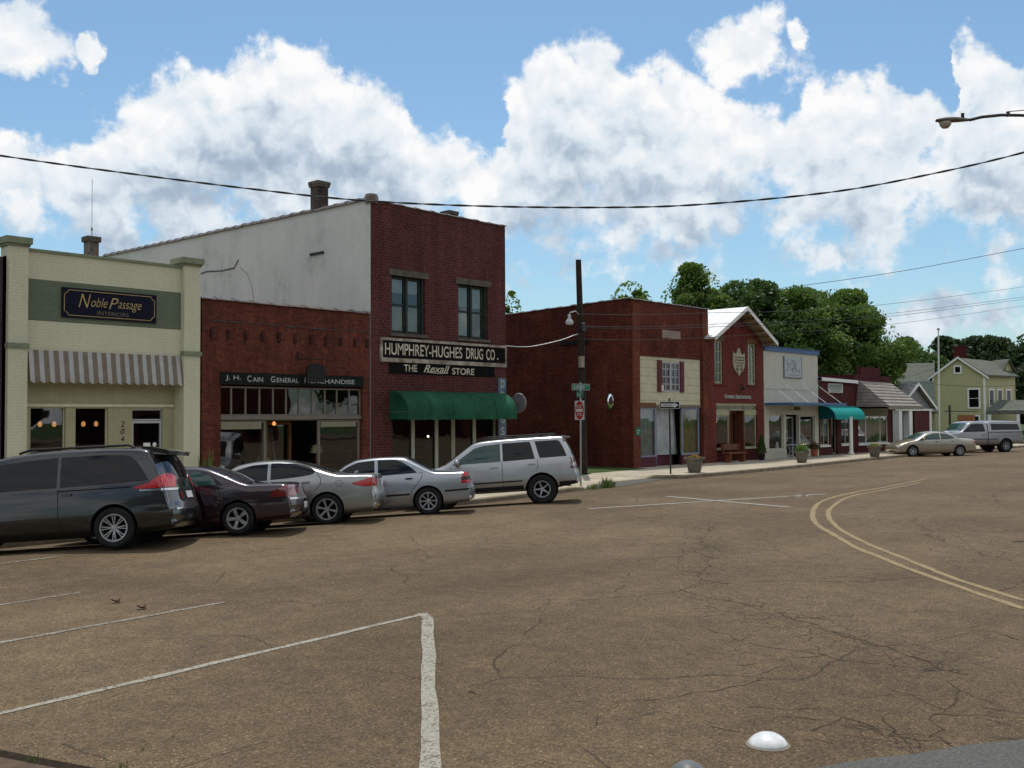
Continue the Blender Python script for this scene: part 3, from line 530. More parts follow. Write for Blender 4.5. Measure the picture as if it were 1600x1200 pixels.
# materials for the shops
M['cambrick'] = brick('painted_cream_brick', (0.57, 0.55, 0.40), (0.56, 0.54, 0.39), (0.52, 0.50, 0.36), stain=0.07, bump=0.25, mot=0.04)
M['greenbrick'] = brick('painted_green_brick', (0.145, 0.175, 0.115), (0.14, 0.17, 0.11), (0.12, 0.145, 0.095), stain=0.15, bump=0.3, mot=0.06)
M['cainbrick'] = brick('red_brick_orange', (0.165, 0.038, 0.020), (0.10, 0.025, 0.016), (0.101, 0.045, 0.033), stain=0.45)
M['drugbrick'] = brick('dark_red_brick', (0.114, 0.027, 0.023), (0.079, 0.020, 0.019), (0.103, 0.058, 0.047), stain=0.3, bw=0.24, bh=0.095, mort=0.014)
M['cornerbrick'] = brick('weathered_red_brick', (0.165, 0.036, 0.019), (0.11, 0.024, 0.014), (0.075, 0.026, 0.018), stain=0.55, bw=0.26, bh=0.09, mort=0.014)
M['gablebrick'] = brick('painted_brown_red_brick', (0.165, 0.038, 0.029), (0.145, 0.033, 0.025), (0.12, 0.029, 0.022), stain=0.18)
M['marbrick'] = brick('maroon_brick', (0.101, 0.017, 0.020), (0.082, 0.013, 0.016), (0.062, 0.016, 0.016), stain=0.2)
M['smallbrick'] = brick('brown_red_brick', (0.105, 0.027, 0.022), (0.086, 0.023, 0.020), (0.070, 0.027, 0.023), stain=0.2)
def stucco_mat():
    m, t, b = newmat('white_stucco'); gp = N(t, 'ShaderNodeNewGeometry'); P = gp.outputs['Position']
    mp = N(t, 'ShaderNodeVectorMath', operation='MULTIPLY'); mp.inputs[1].default_value = (1.4, 1.4, 0.22); t.links.new(P, mp.inputs[0])
    st = N(t, 'ShaderNodeTexNoise', i={'Scale': 1.3, 'Detail': 8.0, 'Roughness': 0.7}); t.links.new(mp.outputs[0], st.inputs['Vector'])
    pt = N(t, 'ShaderNodeTexNoise', i={'Scale': 0.5, 'Detail': 7.0, 'Roughness': 0.65}); t.links.new(P, pt.inputs['Vector'])
    sp = N(t, 'ShaderNodeTexNoise', i={'Scale': 7.0, 'Detail': 8.0, 'Roughness': 0.75}); t.links.new(P, sp.inputs['Vector'])
    r = N(t, 'ShaderNodeValToRGB'); t.links.new(math_n(t, 'ADD', math_n(t, 'MULTIPLY', st.outputs['Fac'], 0.30), math_n(t, 'ADD', math_n(t, 'MULTIPLY', pt.outputs['Fac'], 0.45), math_n(t, 'MULTIPLY', sp.outputs['Fac'], 0.25))), r.inputs[0])
    e = r.color_ramp.elements; e[0].position = 0.36; e[0].color = (0.33, 0.335, 0.30, 1); e[1].position = 0.56; e[1].color = (0.56, 0.565, 0.52, 1); q = e.new(0.45); q.color = (0.49, 0.50, 0.46, 1)
    t.links.new(r.outputs[0], b.inputs['Base Color']); b.inputs['Roughness'].default_value = 0.9; b.inputs['Specular IOR Level'].default_value = 0.1
    bp = N(t, 'ShaderNodeBump', i={'Strength': 0.5, 'Distance': 0.03}); t.links.new(sp.outputs['Fac'], bp.inputs['Height']); t.links.new(bp.outputs[0], b.inputs['Normal']); return m
M['stucco'] = stucco_mat()
M['purple'] = brick('dark_purple_brick', (0.06, 0.045, 0.055), (0.05, 0.038, 0.048), (0.04, 0.03, 0.035), stain=0.2)
M['capgreen'] = pm('sage_green_cap', (0.192, 0.216, 0.136), 0.7, 0.15, 4); M['bead'] = grooved('beadboard', (0.352, 0.328, 0.196), 0.09, axis=0, width=0.12, dark=0.8, bump=0.3)
M['grille'] = stripes('striped_awning', (0.40, 0.39, 0.37), (0.19, 0.155, 0.115), 0.25, frac=0.5)

# ---- 0. dark building at the left edge
b0 = thing('shop_building', 'dark purple brick wall at the far left edge beside the cream shop', 'building', (-21, 0, 0))
mb = MB(); front(mb, -24.5, -18.12, -0.6, 6.25, -0.02, [(-23.5, -19.4, 0.5, 2.6)], 0.2); shell(mb, -24.5, -18.12, -0.02, 16, -0.6, 6.25, 5.8); mb.poly([(-24.5, -0.02, 5.6), (-18.12, -0.02, 5.6), (-18.12, 16, 5.6), (-24.5, 16, 5.6)])
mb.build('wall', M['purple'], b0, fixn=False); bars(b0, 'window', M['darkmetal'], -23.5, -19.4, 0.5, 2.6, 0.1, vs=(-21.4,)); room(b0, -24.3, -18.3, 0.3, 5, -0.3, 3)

# ---- 1. cream shop
b1 = thing('shop_building', 'cream painted brick shop with green sign panel, square end pillars and striped awning', 'building', (-15.4, 0, 0))
mb = MB(); front(mb, -17.56, -13.31, -0.6, 6.47, 0, [(-17.52, -13.32, 0.0, 3.95)], 0.35)
shell(mb, -18.03, -12.81, 0, 17, -0.6, 6.3, 5.7); mb.poly([(-18.03, 0.2, 5.9), (-12.81, 0.2, 5.9), (-12.81, 17, 5.4), (-18.03, 17, 5.4)])
mb.poly([(-17.56, 0.28, 5.5), (-13.31, 0.28, 5.5), (-13.31, 0.28, 6.47), (-17.56, 0.28, 6.47)])
mb.build('wall', M['cambrick'], b1, fixn=False)
for (xa, xb) in ((-18.03, -17.56), (-13.31, -12.81)):
    mb = MB(); mb.box(xa, xb, -0.15, 0.35, -0.6, 6.6); p = mb.build('pillar', M['cambrick'], b1)
    mb = MB(); mb.box(xa - 0.10, xb + 0.06, -0.26, 0.45, 6.6, 6.76); mb.box(xa - 0.05, xb + 0.03, -0.2, 0.4, 6.54, 6.6); mb.build('cap', M['capgreen'], p)
    mb = MB(); mb.box(xa - 0.03, xb + 0.03, -0.20, 0.0, 4.02, 4.14); mb.build('band', M['capgreen'], p)
bx('coping', M['capgreen'], b1, -17.53, -13.33, -0.05, 0.33, 6.47, 6.54)
mb = MB(); mb.poly([(-17.54, -0.004, 4.74), (-13.33, -0.004, 4.74), (-13.33, -0.004, 5.78), (-17.54, -0.004, 5.78)]); mb.build('sign_panel', M['greenbrick'], b1, fixn=False)
mb = MB()   # awning fabric in scalloped stripes, shallow slope
def aw(u, v):
    x = -17.5 + 4.15 * u; z = 4.0 - 0.72 * v; y = -0.03 - 0.13 * v - 0.012 * math.cos(u * 4.15 / 0.125 * math.pi)
    return (x, y, z)
mb.grid(aw, 116, 6); mb.grid(lambda u, v: (-17.5 + 4.15 * u, -0.16 - 0.012 * math.cos(u * 4.15 / 0.125 * math.pi), 3.28 - v * (0.06 + 0.05 * abs(math.sin(u * 4.15 / 0.125 * math.pi / 2)))), 116, 1)
mb.build('awning', M['grille'], b1, smooth=True)
# shop front, set back under the awning
mb = MB(); front(mb, -17.52, -13.32, -0.3, 3.95, 0.35, [(-17.27, -16.38, 0.45, 2.57), (-16.12, -15.24, 0.45, 2.57), (-14.57, -13.66, 0.03, 2.53)], 0.12); mb.build('shopfront', M['bead'], b1, fixn=False)
bars(b1, 'window', M['cream'], -17.27, -16.38, 0.45, 2.57, 0.42, fw_=0.03); bars(b1, 'window', M['cream'], -16.12, -15.24, 0.45, 2.57, 0.42, fw_=0.03)
bx('trim', M['cream'], b1, -17.5, -13.34, 0.30, 0.345, 2.58, 2.66)
bars(b1, 'transom', M['alu'], -14.57, -13.66, 2.22, 2.53, 0.40, fw_=0.035)
dr = bars(b1, 'door', M['alu'], -14.57, -13.66, 0.03, 2.21, 0.40, fw_=0.07, hs=(1.05,)); 
mb = MB(); mb.tube([(-14.44, 0.36, 0.9), (-14.44, 0.33, 0.95), (-14.44, 0.33, 1.2), (-14.44, 0.36, 1.25)], 0.012); mb.build('handle', M['alu'], dr)
mb = MB(); mb.box(-14.2, -14.0, 0.41, 0.415, 1.28, 1.6); mb.box(-13.96, -13.78, 0.41, 0.415, 1.2, 1.45); mb.lathe((-13.87, 0.412, 1.55), [(0.001, 0), (0.06, 0.001), (0.06, 0.004), (0.001, 0.005)], 12, 'Y'); mb.build('notice', M['white'], dr)
for k, ch in enumerate('204'): text(ch, (-14.84, 0.345, 2.12 - 0.2 * k), 0.1, 0.15, M['black'], 'house_number', b1, off=0.008, shear=0.15)
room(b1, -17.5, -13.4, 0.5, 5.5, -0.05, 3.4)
for x in (-17.05, -16.68, -15.9, -15.55):
    mb = MB(); mb.lathe((x + 0.28, 0.98, 2.12), [(0.001, 0.09), (0.035, 0.07), (0.06, 0.0), (0.035, -0.05), (0.001, -0.06)], 12); lm = mb.build('pendant_lamp', M['lampglow'], b1)
    mb = MB(); mb.tube([(x + 0.28, 0.98, 2.2), (x + 0.28, 0.98, 3.35)], 0.006, 5); mb.build('cord', M['black'], lm)
bx('furniture', M['concrete'], b1, -17.2, -16.5, 1.6, 2.3, -0.05, 0.75)
mb = MB(); mb.box(-15.9, -15.2, 1.5, 2.1, -0.05, 0.6); mb.box(-15.9, -15.2, 2.0, 2.15, 0.6, 1.15); mb.build('furniture', M['concrete'], b1)

s1 = thing('shop_sign', 'navy sign with gold border reading Noble Passage Interiors on the green panel', 'sign', (-15.39, -0.01, 4.87))
mb = MB(); mb.box(-16.68, -14.09, -0.055, -0.012, 4.87, 5.64); mb.build('board', pm('navy_board', (0.010, 0.010, 0.022), 0.7, 0.15, 8, spec=0.08), s1)
M['gold'] = pm('gold_leaf_paint', (0.42, 0.31, 0.13), 0.4, 0.12, 10)
mb = MB(); c = 0.1; X0, X1, Z0, Z1 = -16.62, -14.15, 4.93, 5.58
P = [(X0 + c, Z0), (X1 - c, Z0), (X1 - c, Z0 + 0.03), (X1 - 0.03, Z0 + c), (X1, Z0 + c), (X1, Z1 - c), (X1 - 0.03, Z1 - c), (X1 - c, Z1 - 0.03), (X1 - c, Z1), (X0 + c, Z1), (X0 + c, Z1 - 0.03), (X0 + 0.03, Z1 - c), (X0, Z1 - c), (X0, Z0 + c), (X0 + 0.03, Z0 + c), (X0 + c, Z0 + 0.03), (X0 + c, Z0)]
mb.tube([(x, -0.057, z) for x, z in P], 0.009, 4); mb.build('border', M['gold'], s1)
text('N', (-16.09, -0.055, 5.33), 0.32, 0.36, M['gold'], 'lettering', s1, shear=0.35, bold=-0.012)
text('oble', (-15.70, -0.055, 5.31), 0.44, 0.24, M['gold'], 'lettering', s1, shear=0.35, bold=-0.01)
text('P', (-15.31, -0.055, 5.31), 0.26, 0.30, M['gold'], 'lettering', s1, shear=0.35, bold=-0.01)
text('assage', (-14.86, -0.055, 5.24), 0.66, 0.24, M['gold'], 'lettering', s1, shear=0.35, bold=-0.01)
text('INTERIORS', (-15.32, -0.055, 5.035), 0.86, 0.10, pm('dull_gold', (0.14, 0.13, 0.09), 0.5), 'lettering', s1)

# ---- 2. brick general store
b2 = thing('shop_building', 'low red brick shop with tile coping, brick corbels and a long multi pane transom', 'building', (-9.6, 0, 0))
mb = MB(); front(mb, -12.67, -6.54, -0.6, 5.68, 0, [(-12.06, -6.84, 0.0, 3.25)], 0.28)
shell(mb, -12.67, -6.54, 0, 20, -0.6, 5.66, 5.2); mb.poly([(-12.67, 0.2, 5.2), (-6.54, 0.2, 5.2), (-6.54, 20, 4.7), (-12.67, 20, 4.7)]); mb.poly([(-12.67, 0.3, 5), (-6.54, 0.3, 5), (-6.54, 0.3, 5.68), (-12.67, 0.3, 5.68)])
mb.build('wall', M['cainbrick'], b2, fixn=False)
mb = MB(); coping(mb, (-12.72, 0.14, 5.67), (-6.56, 0.14, 5.67), 0.42, 0.08, 0.6); mb.build('coping', M['rustcap'], b2)
cb_ = brick('corbel_brick', (0.06, 0.025, 0.02), (0.05, 0.022, 0.018), (0.04, 0.02, 0.018))
for x in (-12.36, -11.83, -11.25, -10.66, -10.09, -9.49, -8.89, -8.31, -7.74, -7.15, -6.66): bx('corbel', cb_, b2, x - 0.045, x + 0.045, -0.055, 0.0, 4.56, 4.84)
mb = MB(); x = -12.3
while x < -6.62:
    w = random.uniform(0.15, 0.5); mb.box(x, min(x + w, -6.58), -0.02 - random.random() * 0.015, 0.0, 5.045 + random.uniform(-0.012, 0.012), 5.075 + random.uniform(0, 0.02)); x += w + random.uniform(0, 0.25)
mb.build('brick_ledge', M['tar'], b2)
M['taupe'] = pm('taupe_trim', (0.16, 0.14, 0.11), 0.6, 0.12, 5); M['taupe2'] = pm('olive_panel', (0.21, 0.20, 0.135), 0.6, 0.1, 5)
bars(b2, 'transom', M['taupe'], -12.06, -6.84, 2.33, 3.2, 0.1, vs=[-11.64, -11.16, -10.68, -10.20, -9.73, -9.25, -8.76, -8.27, -7.80, -7.30], fw_=0.05, bar=0.05)
bx('beam', M['taupe'], b2, -12.05, -6.85, 0.05, 0.2, 2.22, 2.33)
w = bars(b2, 'window', M['taupe'], -12.05, -10.46, 0.3, 2.2, 0.12, fw_=0.06); bx('blind', M['taupe2'], w, -11.99, -10.62, 0.10, 0.118, 1.94, 2.16)
w = bars(b2, 'window', M['taupe'], -8.54, -6.86, 0.3, 2.2, 0.12, fw_=0.09); bx('blind', M['taupe2'], w, -8.43, -7.03, 0.10, 0.118, 1.98, 2.14)
bx('doorpost', M['taupe2'], b2, -10.06, -9.89, 0.9, 1.05, 0.0, 2.2); bx('soffit', M['taupe2'], b2, -10.46, -8.54, 0.14, 1.1, 2.19, 2.215)
dr = bars(b2, 'door', M['brown'], -9.86, -8.9, 0.03, 2.15, 1.0, fw_=0.1, hs=(0.8,)); 
mb = MB(); mb.lathe((-9.8, 0.96, 1.0), [(0.03, 0), (0.03, 0.04), (0.001, 0.05)], 10, 'Y'); mb.build('knob', M['gold'], dr)
bx('stall_riser', M['taupe'], b2, -12.05, -10.46, 0.1, 0.2, -0.3, 0.3); bx('stall_riser', M['taupe'], b2, -8.54, -6.86, 0.1, 0.2, -0.3, 0.3)
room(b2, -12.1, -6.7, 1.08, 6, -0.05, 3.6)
mb = MB(); mb.lathe((-9.9, 0.5, 2.08), [(0.001, -0.05), (0.05, -0.03), (0.06, 0.02), (0.03, 0.07), (0.001, 0.09)], 12); mb.build('porch_lamp', M['lampglow'], b2)
lad = thing('ladder', 'aluminium step ladder standing inside the doorway of the red brick shop', 'ladder', (-9.3, 1.6, 0))
mb = MB()
for y in (1.5, 2.0): mb.tube([(-9.55 , y, 0), (-9.2, 1.75, 1.95)], 0.022, 6); mb.tube([(-9.05, y, 0), (-9.15, 1.75, 1.95)], 0.022, 6)
for k in range(1, 6): mb.box(-9.55 + 0.06 * k, -9.45 + 0.06 * k, 1.5, 2.0, 0.3 * k, 0.3 * k + 0.03)
mb.build('frame', M['alu'], lad)
tl = thing('table_lamp', 'table lamp with pale shade in the right window of the red brick shop', 'lamp', (-7.7, 1.3, 0.75))
mb = MB(); mb.lathe((-7.7, 1.3, 1.12), [(0.13, 0.26), (0.22, 0), (0.215, 0), (0.125, 0.26)], 20); mb.build('lamp_shade', pm('pale_shade', (0.5, 0.46, 0.28), 0.8), tl)
mb = MB(); mb.lathe((-7.7, 1.3, 0.75), [(0.07, 0), (0.08, 0.03), (0.03, 0.08), (0.09, 0.18), (0.03, 0.3), (0.015, 0.42)], 16); mb.build('lamp_base', M['brown'], tl)
mb = MB(); mb.box(-8.3, -7.0, 1.1, 1.7, 0.70, 0.75)
for x in (-8.25, -7.05):
    for y in (1.15, 1.65): mb.box(x - 0.03, x + 0.03, y - 0.03, y + 0.03, -0.05, 0.70)
single(mb, 'display_table', M['brown'], 'dark wooden table carrying the lamp in the right window of the red brick shop', 'table')
mb = MB(); mb.box(-9.95, -9.7, 1.15, 1.4, 0.35, 0.8); mb.lathe((-9.82, 1.28, 0.8), [(0.13, 0), (0.16, 0.12), (0.1, 0.3), (0.001, 0.33)], 14); mb.box(-9.95, -9.9, 1.15, 1.2, -0.05, 0.35); mb.box(-9.75, -9.7, 1.35, 1.4, -0.05, 0.35)
single(mb, 'display_stand', M['white'], 'white display stand just inside the doorway left of the step ladder', 'stand')

s2 = thing('shop_sign', 'dark green board with grey letters J. H. Cain General Merchandise over the transom', 'sign', (-9.45, -0.01, 3.25))
mb = MB(); mb.box(-12.08, -6.83, -0.05, -0.004, 3.255, 3.60); mb.build('board', pm('dark_green_board', (0.012, 0.017, 0.014), 0.8, 0.2, 6, spec=0.06), s2)
M['greylet'] = pm('grey_lettering', (0.36, 0.37, 0.36), 0.6, 0.08, 10)
for s_, xc, w_, h_ in (('J. H.', -11.68, 0.50, 0.16), ('C', -11.14, 0.14, 0.18), ('AIN', -10.85, 0.36, 0.14), ('G', -10.32, 0.15, 0.18), ('ENERAL', -9.79, 0.80, 0.14), ('M', -9.08, 0.17, 0.18), ('ERCHANDISE', -8.07, 1.72, 0.14)):
    text(s_, (xc, -0.05, 3.43 - (0.02 if h_ == 0.14 else 0)), w_, h_, M['greylet'], 'lettering', s2, bold=0.01)
bs = thing('projecting_sign', 'small black arched sign under an iron bracket on the red brick shop', 'sign', (-9.0, -0.35, 3.4))
mb = MB(); P = [(0, 3.45), (0, 3.82), (0.04, 3.92), (0.16, 3.99), (0.36, 4.02), (0.56, 3.99), (0.68, 3.92), (0.72, 3.82), (0.72, 3.45)]
mb.prism([(-9.36 + 0.0 + p[0] * 0.95, -0.45, p[1] - 0.08) for p in P], (0, 0.08, 0)); mb.build('panel', M['black'], bs)
mb = MB(); mb.tube([(-9.4, -0.02, 4.3), (-9.4, -0.02, 4.02)], 0.02, 6); mb.tube([(-9.4, -0.03, 4.07), (-9.25, -0.42, 4.07), (-8.55, -0.42, 4.07)], 0.013, 6); mb.tube([(-9.4, -0.03, 4.28), (-9.3, -0.25, 4.16), (-9.25, -0.3, 4.07)], 0.01, 5)
mb.tube([(-9.2, -0.42, 4.07), (-9.2, -0.42, 3.88)], 0.008, 5); mb.tube([(-8.78, -0.42, 4.07), (-8.78, -0.42, 3.88)], 0.008, 5); mb.tube([(-8.72, 0, 4.6), (-8.66, -0.42, 4.07)], 0.006, 5); mb.build('bracket', M['black'], bs)

# ---- 3. two storey drug store
b3 = thing('shop_building', 'two storey dark brick building with whitewashed flank, black signs and green barrel awning', 'building', (-3.25, 0, 0))
ZT = 9.46
mb = MB(); front(mb, -6.5, 0.03, -0.6, ZT, 0, [(-5.58, -4.07, 5.1, 7.05), (-2.45, -0.94, 5.1, 7.05), (-5.56, -0.35, 0.0, 2.95)], 0.26)
shell(mb, -6.5, 0.03, 0, 18.6, -0.6, ZT, ZT, sides='R'); mb.poly([(-6.5, 0.3, 9.0), (0.03, 0.3, 9.0), (0.03, 18.6, 8.9), (-6.5, 18.6, 8.9)]); mb.poly([(-6.5, 0.3, 8.8), (0.03, 0.3, 8.8), (0.03, 0.3, ZT), (-6.5, 0.3, ZT)])
mb.poly([(-6.26, 0.3, 8.8), (-6.26, 18.6, 8.8), (-6.26, 18.6, ZT), (-6.26, 0.3, ZT)]); mb.poly([(-0.2, 0.3, 8.8), (-0.2, 0.3, ZT), (-0.2, 18.6, ZT), (-0.2, 18.6, 8.8)])
mb.build('wall', M['drugbrick'], b3, fixn=False)
mb = MB(); n = 40; P = [(-6.5, 0.0, -0.6), (-6.5, 18.6, -0.6), (-6.5, 18.6, 9.62), (-6.5, 0.0, ZT)]; mb.poly(P); mb.build('side_wall', M['stucco'], b3, fixn=False)
mb = MB(); coping(mb, (-6.38, 0.1, ZT), (-6.38, 18.7, ZT + 0.16), 0.42, 0.13, 0.62); coping(mb, (-6.5, 0.14, ZT - 0.02), (0.05, 0.14, ZT - 0.02), 0.36, 0.06, 0.75); coping(mb, (-0.08, 0.3, ZT), (-0.08, 18.6, ZT), 0.38, 0.07, 0.7); mb.build('coping', M['rustcap'], b3)
mb = MB(); mb.lathe((-6.38, 0.1, ZT), [(0.22, -0.1), (0.24, 0.1), (0.2, 0.2), (0.001, 0.24)], 12); mb.build('corner_cap', M['rustcap'], b3)
mb = MB()
for a_, b_ in zip([(12.2, 7.05), (11.6, 7.75), (11.1, 8.0), (10.0, 8.08), (9.0, 8.0), (8.1, 8.02)], [(11.6, 7.75), (11.1, 8.0), (10.0, 8.08), (9.0, 8.0), (8.1, 8.02), (7.8, 8.3)]): mb.tube([(-6.503, a_[0], a_[1]), (-6.503, b_[0], b_[1])], 0.035, 4)
for a_, b_ in zip([(7.7, 8.0), (7.2, 7.7), (6.9, 7.2)], [(7.2, 7.7), (6.9, 7.2), (6.75, 6.6)]): mb.tube([(-6.503, a_[0], a_[1]), (-6.503, b_[0], b_[1])], 0.012, 4)
mb.build('plaster_crack', pm('crack_grey', (0.16, 0.16, 0.15), 0.9), b3)
mb = MB(); mb.box(-6.56, -6.5, 2.5, 3.25, 7.95, 8.03); mb.build('vent_slot', M['black'], b3)
M['stone'] = pm('dark_stone_lintel', (0.10, 0.088, 0.068), 0.9, 0.3, 5, bump=0.3); M['dkgreen'] = pm('dark_green_window_paint', (0.022, 0.033, 0.026), 0.5, 0.2, 8)
bx('lintel', M['stone'], b3, -5.72, -3.94, -0.05, 0.12, 7.05, 7.26); bx('lintel', M['stone'], b3, -2.6, -0.8, -0.05, 0.12, 7.05, 7.26)
bx('sill', M['stone'], b3, -5.68, -4.0, -0.07, 0.12, 5.0, 5.1); bx('sill', M['stone'], b3, -2.55, -0.85, -0.07, 0.12, 5.0, 5.1)
M['paper'] = pm('stained_paper_blind', (0.34, 0.25, 0.17), 0.9, 0.35, 3, c2=(0.42, 0.38, 0.31)); M['pale'] = pm('pale_blind', (0.42, 0.42, 0.38), 0.9, 0.1, 4)
for k, (xa, xb) in enumerate(((-5.58, -4.07), (-2.45, -0.94))):
    xm = xa + 0.72
    for j, (p, q) in enumerate(((xa, xm), (xm, xb - 0.1))):
        w = bars(b3, 'window', M['dkgreen'], p + 0.02, q, 5.12, 7.04, 0.14, hs=(6.08,), fw_=0.09, bar=0.07)
        if k == 0: bx('blind', M['paper'], w, p + 0.08, q - 0.06, 0.185, 0.19, 5.2, 6.0 + 0.1 * j)
        elif j == 0: bx('blind', M['pale'], w, p + 0.08, q - 0.06, 0.185, 0.19, 5.2, 6.02)
        bx('shade', M['pale'], w, p + 0.08, q - 0.06, 0.192, 0.197, 6.5 - 0.25 * k, 6.98)
    bx('mullion', M['dkgreen'], b3, xm - 0.03, xm + 0.06, 0.08, 0.2, 5.1, 7.05); bx('jamb', M['dkgreen'], b3, xb - 0.1, xb, 0.06, 0.24, 5.1, 7.05)
    room(b3, xa - 0.3, xb + 0.3, 0.3, 3, 4.8, 7.4)
# lower shop front
PO = [-5.5, -4.47, -3.36, -2.5, -1.47, -0.37]
for i in range(5): bars(b3, 'window', M['cream'], PO[i] + 0.04, PO[i + 1] - 0.04, 0.35, 2.45, 0.22, fw_=0.03, hs=())
mb = MB(); 
for x in PO: mb.box(x - 0.07 if x != -2.5 else x - 0.03, x + 0.07 if x != -2.5 else x + 0.03, 0.18, 0.3, -0.2, 2.95)
mb.build('post', pm('pale_post', (0.36, 0.36, 0.28), 0.6, 0.1, 5), b3)
bx('stall_riser', M['darkmetal'], b3, -5.5, -0.4, 0.24, 0.3, -0.3, 0.35); bx('header', M['dkgreen'], b3, -5.5, -0.4, 0.24, 0.3, 2.45, 2.95)
room(b3, -5.6, -0.3, 0.34, 6, -0.05, 3.4)
mb = MB(); mb.lathe((-1.9, 2.2, 1.55), [(0.001, 0.05), (0.05, 0), (0.001, -0.05)], 12); mb.build('ceiling_lamp', emis('white_lamp', (1, 0.95, 0.85), 6), b3)
# barrel awning
M['awngreen'] = pm('green_awning_canvas', (0.011, 0.075, 0.038), 0.8, 0.4, 1.3, bump=0.35, bscale=4, bdist=0.04, c2=(0.018, 0.105, 0.055))
mb = MB(); xa, xb, zt, zb, pr = -5.7, -0.4, 3.16, 2.37, 0.92
def awp(v):
    a = v * math.pi / 2; return (-pr * math.sin(a) ** 0.9 if a > 0 else 0, zb + (zt - zb) * math.cos(a) ** 0.85 if v < 1 else zb)
mb.grid(lambda u, v: (xa + (xb - xa) * u, -0.01 + awp(v)[0], awp(v)[1] - 0.012 * abs(math.sin(u * 5 * math.pi)) * math.sin(v * 3.14)), 50, 14)
mb.grid(lambda u, v: (xa + (xb - xa) * u, -0.01 - pr - 0.01 * math.sin(u * 70), zb - v * (0.17 + 0.022 * abs(math.sin(u * 52)))), 104, 2)
a_ = mb.build('awning', M['awngreen'], b3, smooth=True, fixn=False)
for x in (xa, xb):
    mb = MB(); mb.poly([(x, 0, zb - 0.17)] + [(x, -0.01 + awp(i / 14)[0], awp(i / 14)[1]) for i in range(15)] + [(x, -pr, zb - 0.17)]); mb.build('end_panel', M['awngreen'], a_, fixn=False)
mb = MB()
for x in (xa + 0.01, (xa + xb) / 2, xb - 0.01): mb.tube([(x, 0, 2.45), (x, -pr + 0.03, 2.45)], 0.015, 6)
mb.build('awning_frame', M['galv'], a_)
for k in range(1, 5):
    x = xa + (xb - xa) * k / 5; mb = MB(); mb.tube([(x, -0.012 + awp(i / 14)[0] * 1.005, awp(i / 14)[1] + 0.004) for i in range(15)], 0.007, 5); mb.build('seam', M['awngreen'], a_)
# chimneys
for (nm, x, y, w, z0, z1) in (('a', -6.25, 3.1, 0.44, 9.3, 10.45), ('b', -0.85, 2.1, 0.40, 8.8, 10.05)):
    mb = MB(); mb.box(x - w / 2, x + w / 2, y - w / 2, y + w / 2, z0, z1); ch = mb.build('chimney', brick('sooty_brick_' + nm, (0.10, 0.075, 0.06), (0.075, 0.05, 0.042), (0.12, 0.10, 0.085), stain=0.7) if nm == 'a' else M['drugbrick'], b3)
    mb = MB(); mb.box(x - w / 2 - 0.06, x + w / 2 + 0.06, y - w / 2 - 0.06, y + w / 2 + 0.06, z1, z1 + 0.12); mb.box(x - w / 2 - 0.04, x + w / 2 + 0.04, y - w / 2 - 0.04, y + w / 2 + 0.04, z1 - 0.08, z1); mb.build('cap', M['stone'], ch)
mb = MB(); mb.box(-6.32, -5.82, 20.7, 21.2, 5, 10.6); ch = mb.build('chimney', brick('pale_rendered_brick', (0.24, 0.21, 0.17), (0.16, 0.13, 0.11), (0.26, 0.24, 0.2), stain=0.7), b3); mb = MB(); mb.box(-6.40, -5.74, 20.62, 21.28, 10.6, 10.85); mb.build('cap', M['stone'], ch)
mb = MB(); mb.box(-6.49, 0.0, 18.62, 24, -0.6, 8.2); mb.build('rear_wing', M['drugbrick'], b3)
mb = MB(); mb.tube([(-6.05, 20.95, 10.7), (-6.05, 20.95, 11.3)], 0.03, 6); mb.tube([(-6.05, 20.95, 11.3), (-6.05, 20.95, 13.6)], 0.014, 5)
mb.lathe((-6.05, 20.95, 11.15), [(0.03, 0), (0.06, 0.05), (0.06, 0.12), (0.03, 0.17)], 8); single(mb, 'antenna', M['galv'], 'thin rod antenna standing on the square chimney at upper left', 'antenna')
# painted wall signs
M['signblack'] = pm('black_sign_board', (0.009, 0.008, 0.009), 0.85, 0.2, 4, spec=0.05); M['creamlet'] = pm('aged_cream_letters', (0.50, 0.46, 0.35), 0.7, 0.22, 3)
M['rustywhite'] = pm('rusty_white_frame', (0.22, 0.14, 0.08), 0.8, 0.5, 2.5, c2=(0.46, 0.43, 0.36))
s3 = thing('shop_sign', 'long black painted sign in a rusty white frame reading Humphrey-Hughes Drug Co.', 'sign', (-3.05, -0.01, 4.1))
mb = MB(); mb.box(-6.03, -0.06, -0.05, -0.004, 4.26, 4.84); mb.build('board', M['signblack'], s3)
mb = MB(); mb.box(-6.13, 0.02, -0.07, -0.006, 4.12, 4.26); mb.box(-6.13, 0.02, -0.07, -0.006, 4.84, 4.93); mb.box(-6.13, -6.03, -0.068, -0.006, 4.26, 4.84); mb.box(-0.06, 0.02, -0.068, -0.006, 4.26, 4.84); mb.build('frame', M['rustywhite'], s3)
for s_, a_, b_ in (('HUMPHREY-HUGHES', -5.93, -2.32), ('DRUG', -2.12, -1.25), ('CO', -1.08, -0.62), ('.', -0.50, -0.43)):
    text(s_, ((a_ + b_) / 2, -0.05, 4.56 if s_ != '.' else 4.42), b_ - a_, 0.40 if s_ != '.' else 0.07, M['creamlet'], 'lettering', s3, bold=0.012)
s4 = thing('shop_sign', 'shorter black sign directly below the framed one reading The Rexall Store', 'sign', (-3.2, -0.01, 3.7))
mb = MB(); mb.box(-5.70, -0.62, -0.035, -0.004, 3.74, 4.115); mb.build('board', M['signblack'], s4)
text('THE', (-4.78, -0.035, 3.94), 0.60, 0.235, M['creamlet'], 'lettering', s4, bold=0.015)
text('Rexall', (-3.55, -0.035, 3.95), 1.25, 0.26, M['creamlet'], 'lettering', s4, shear=0.4, bold=0.012)
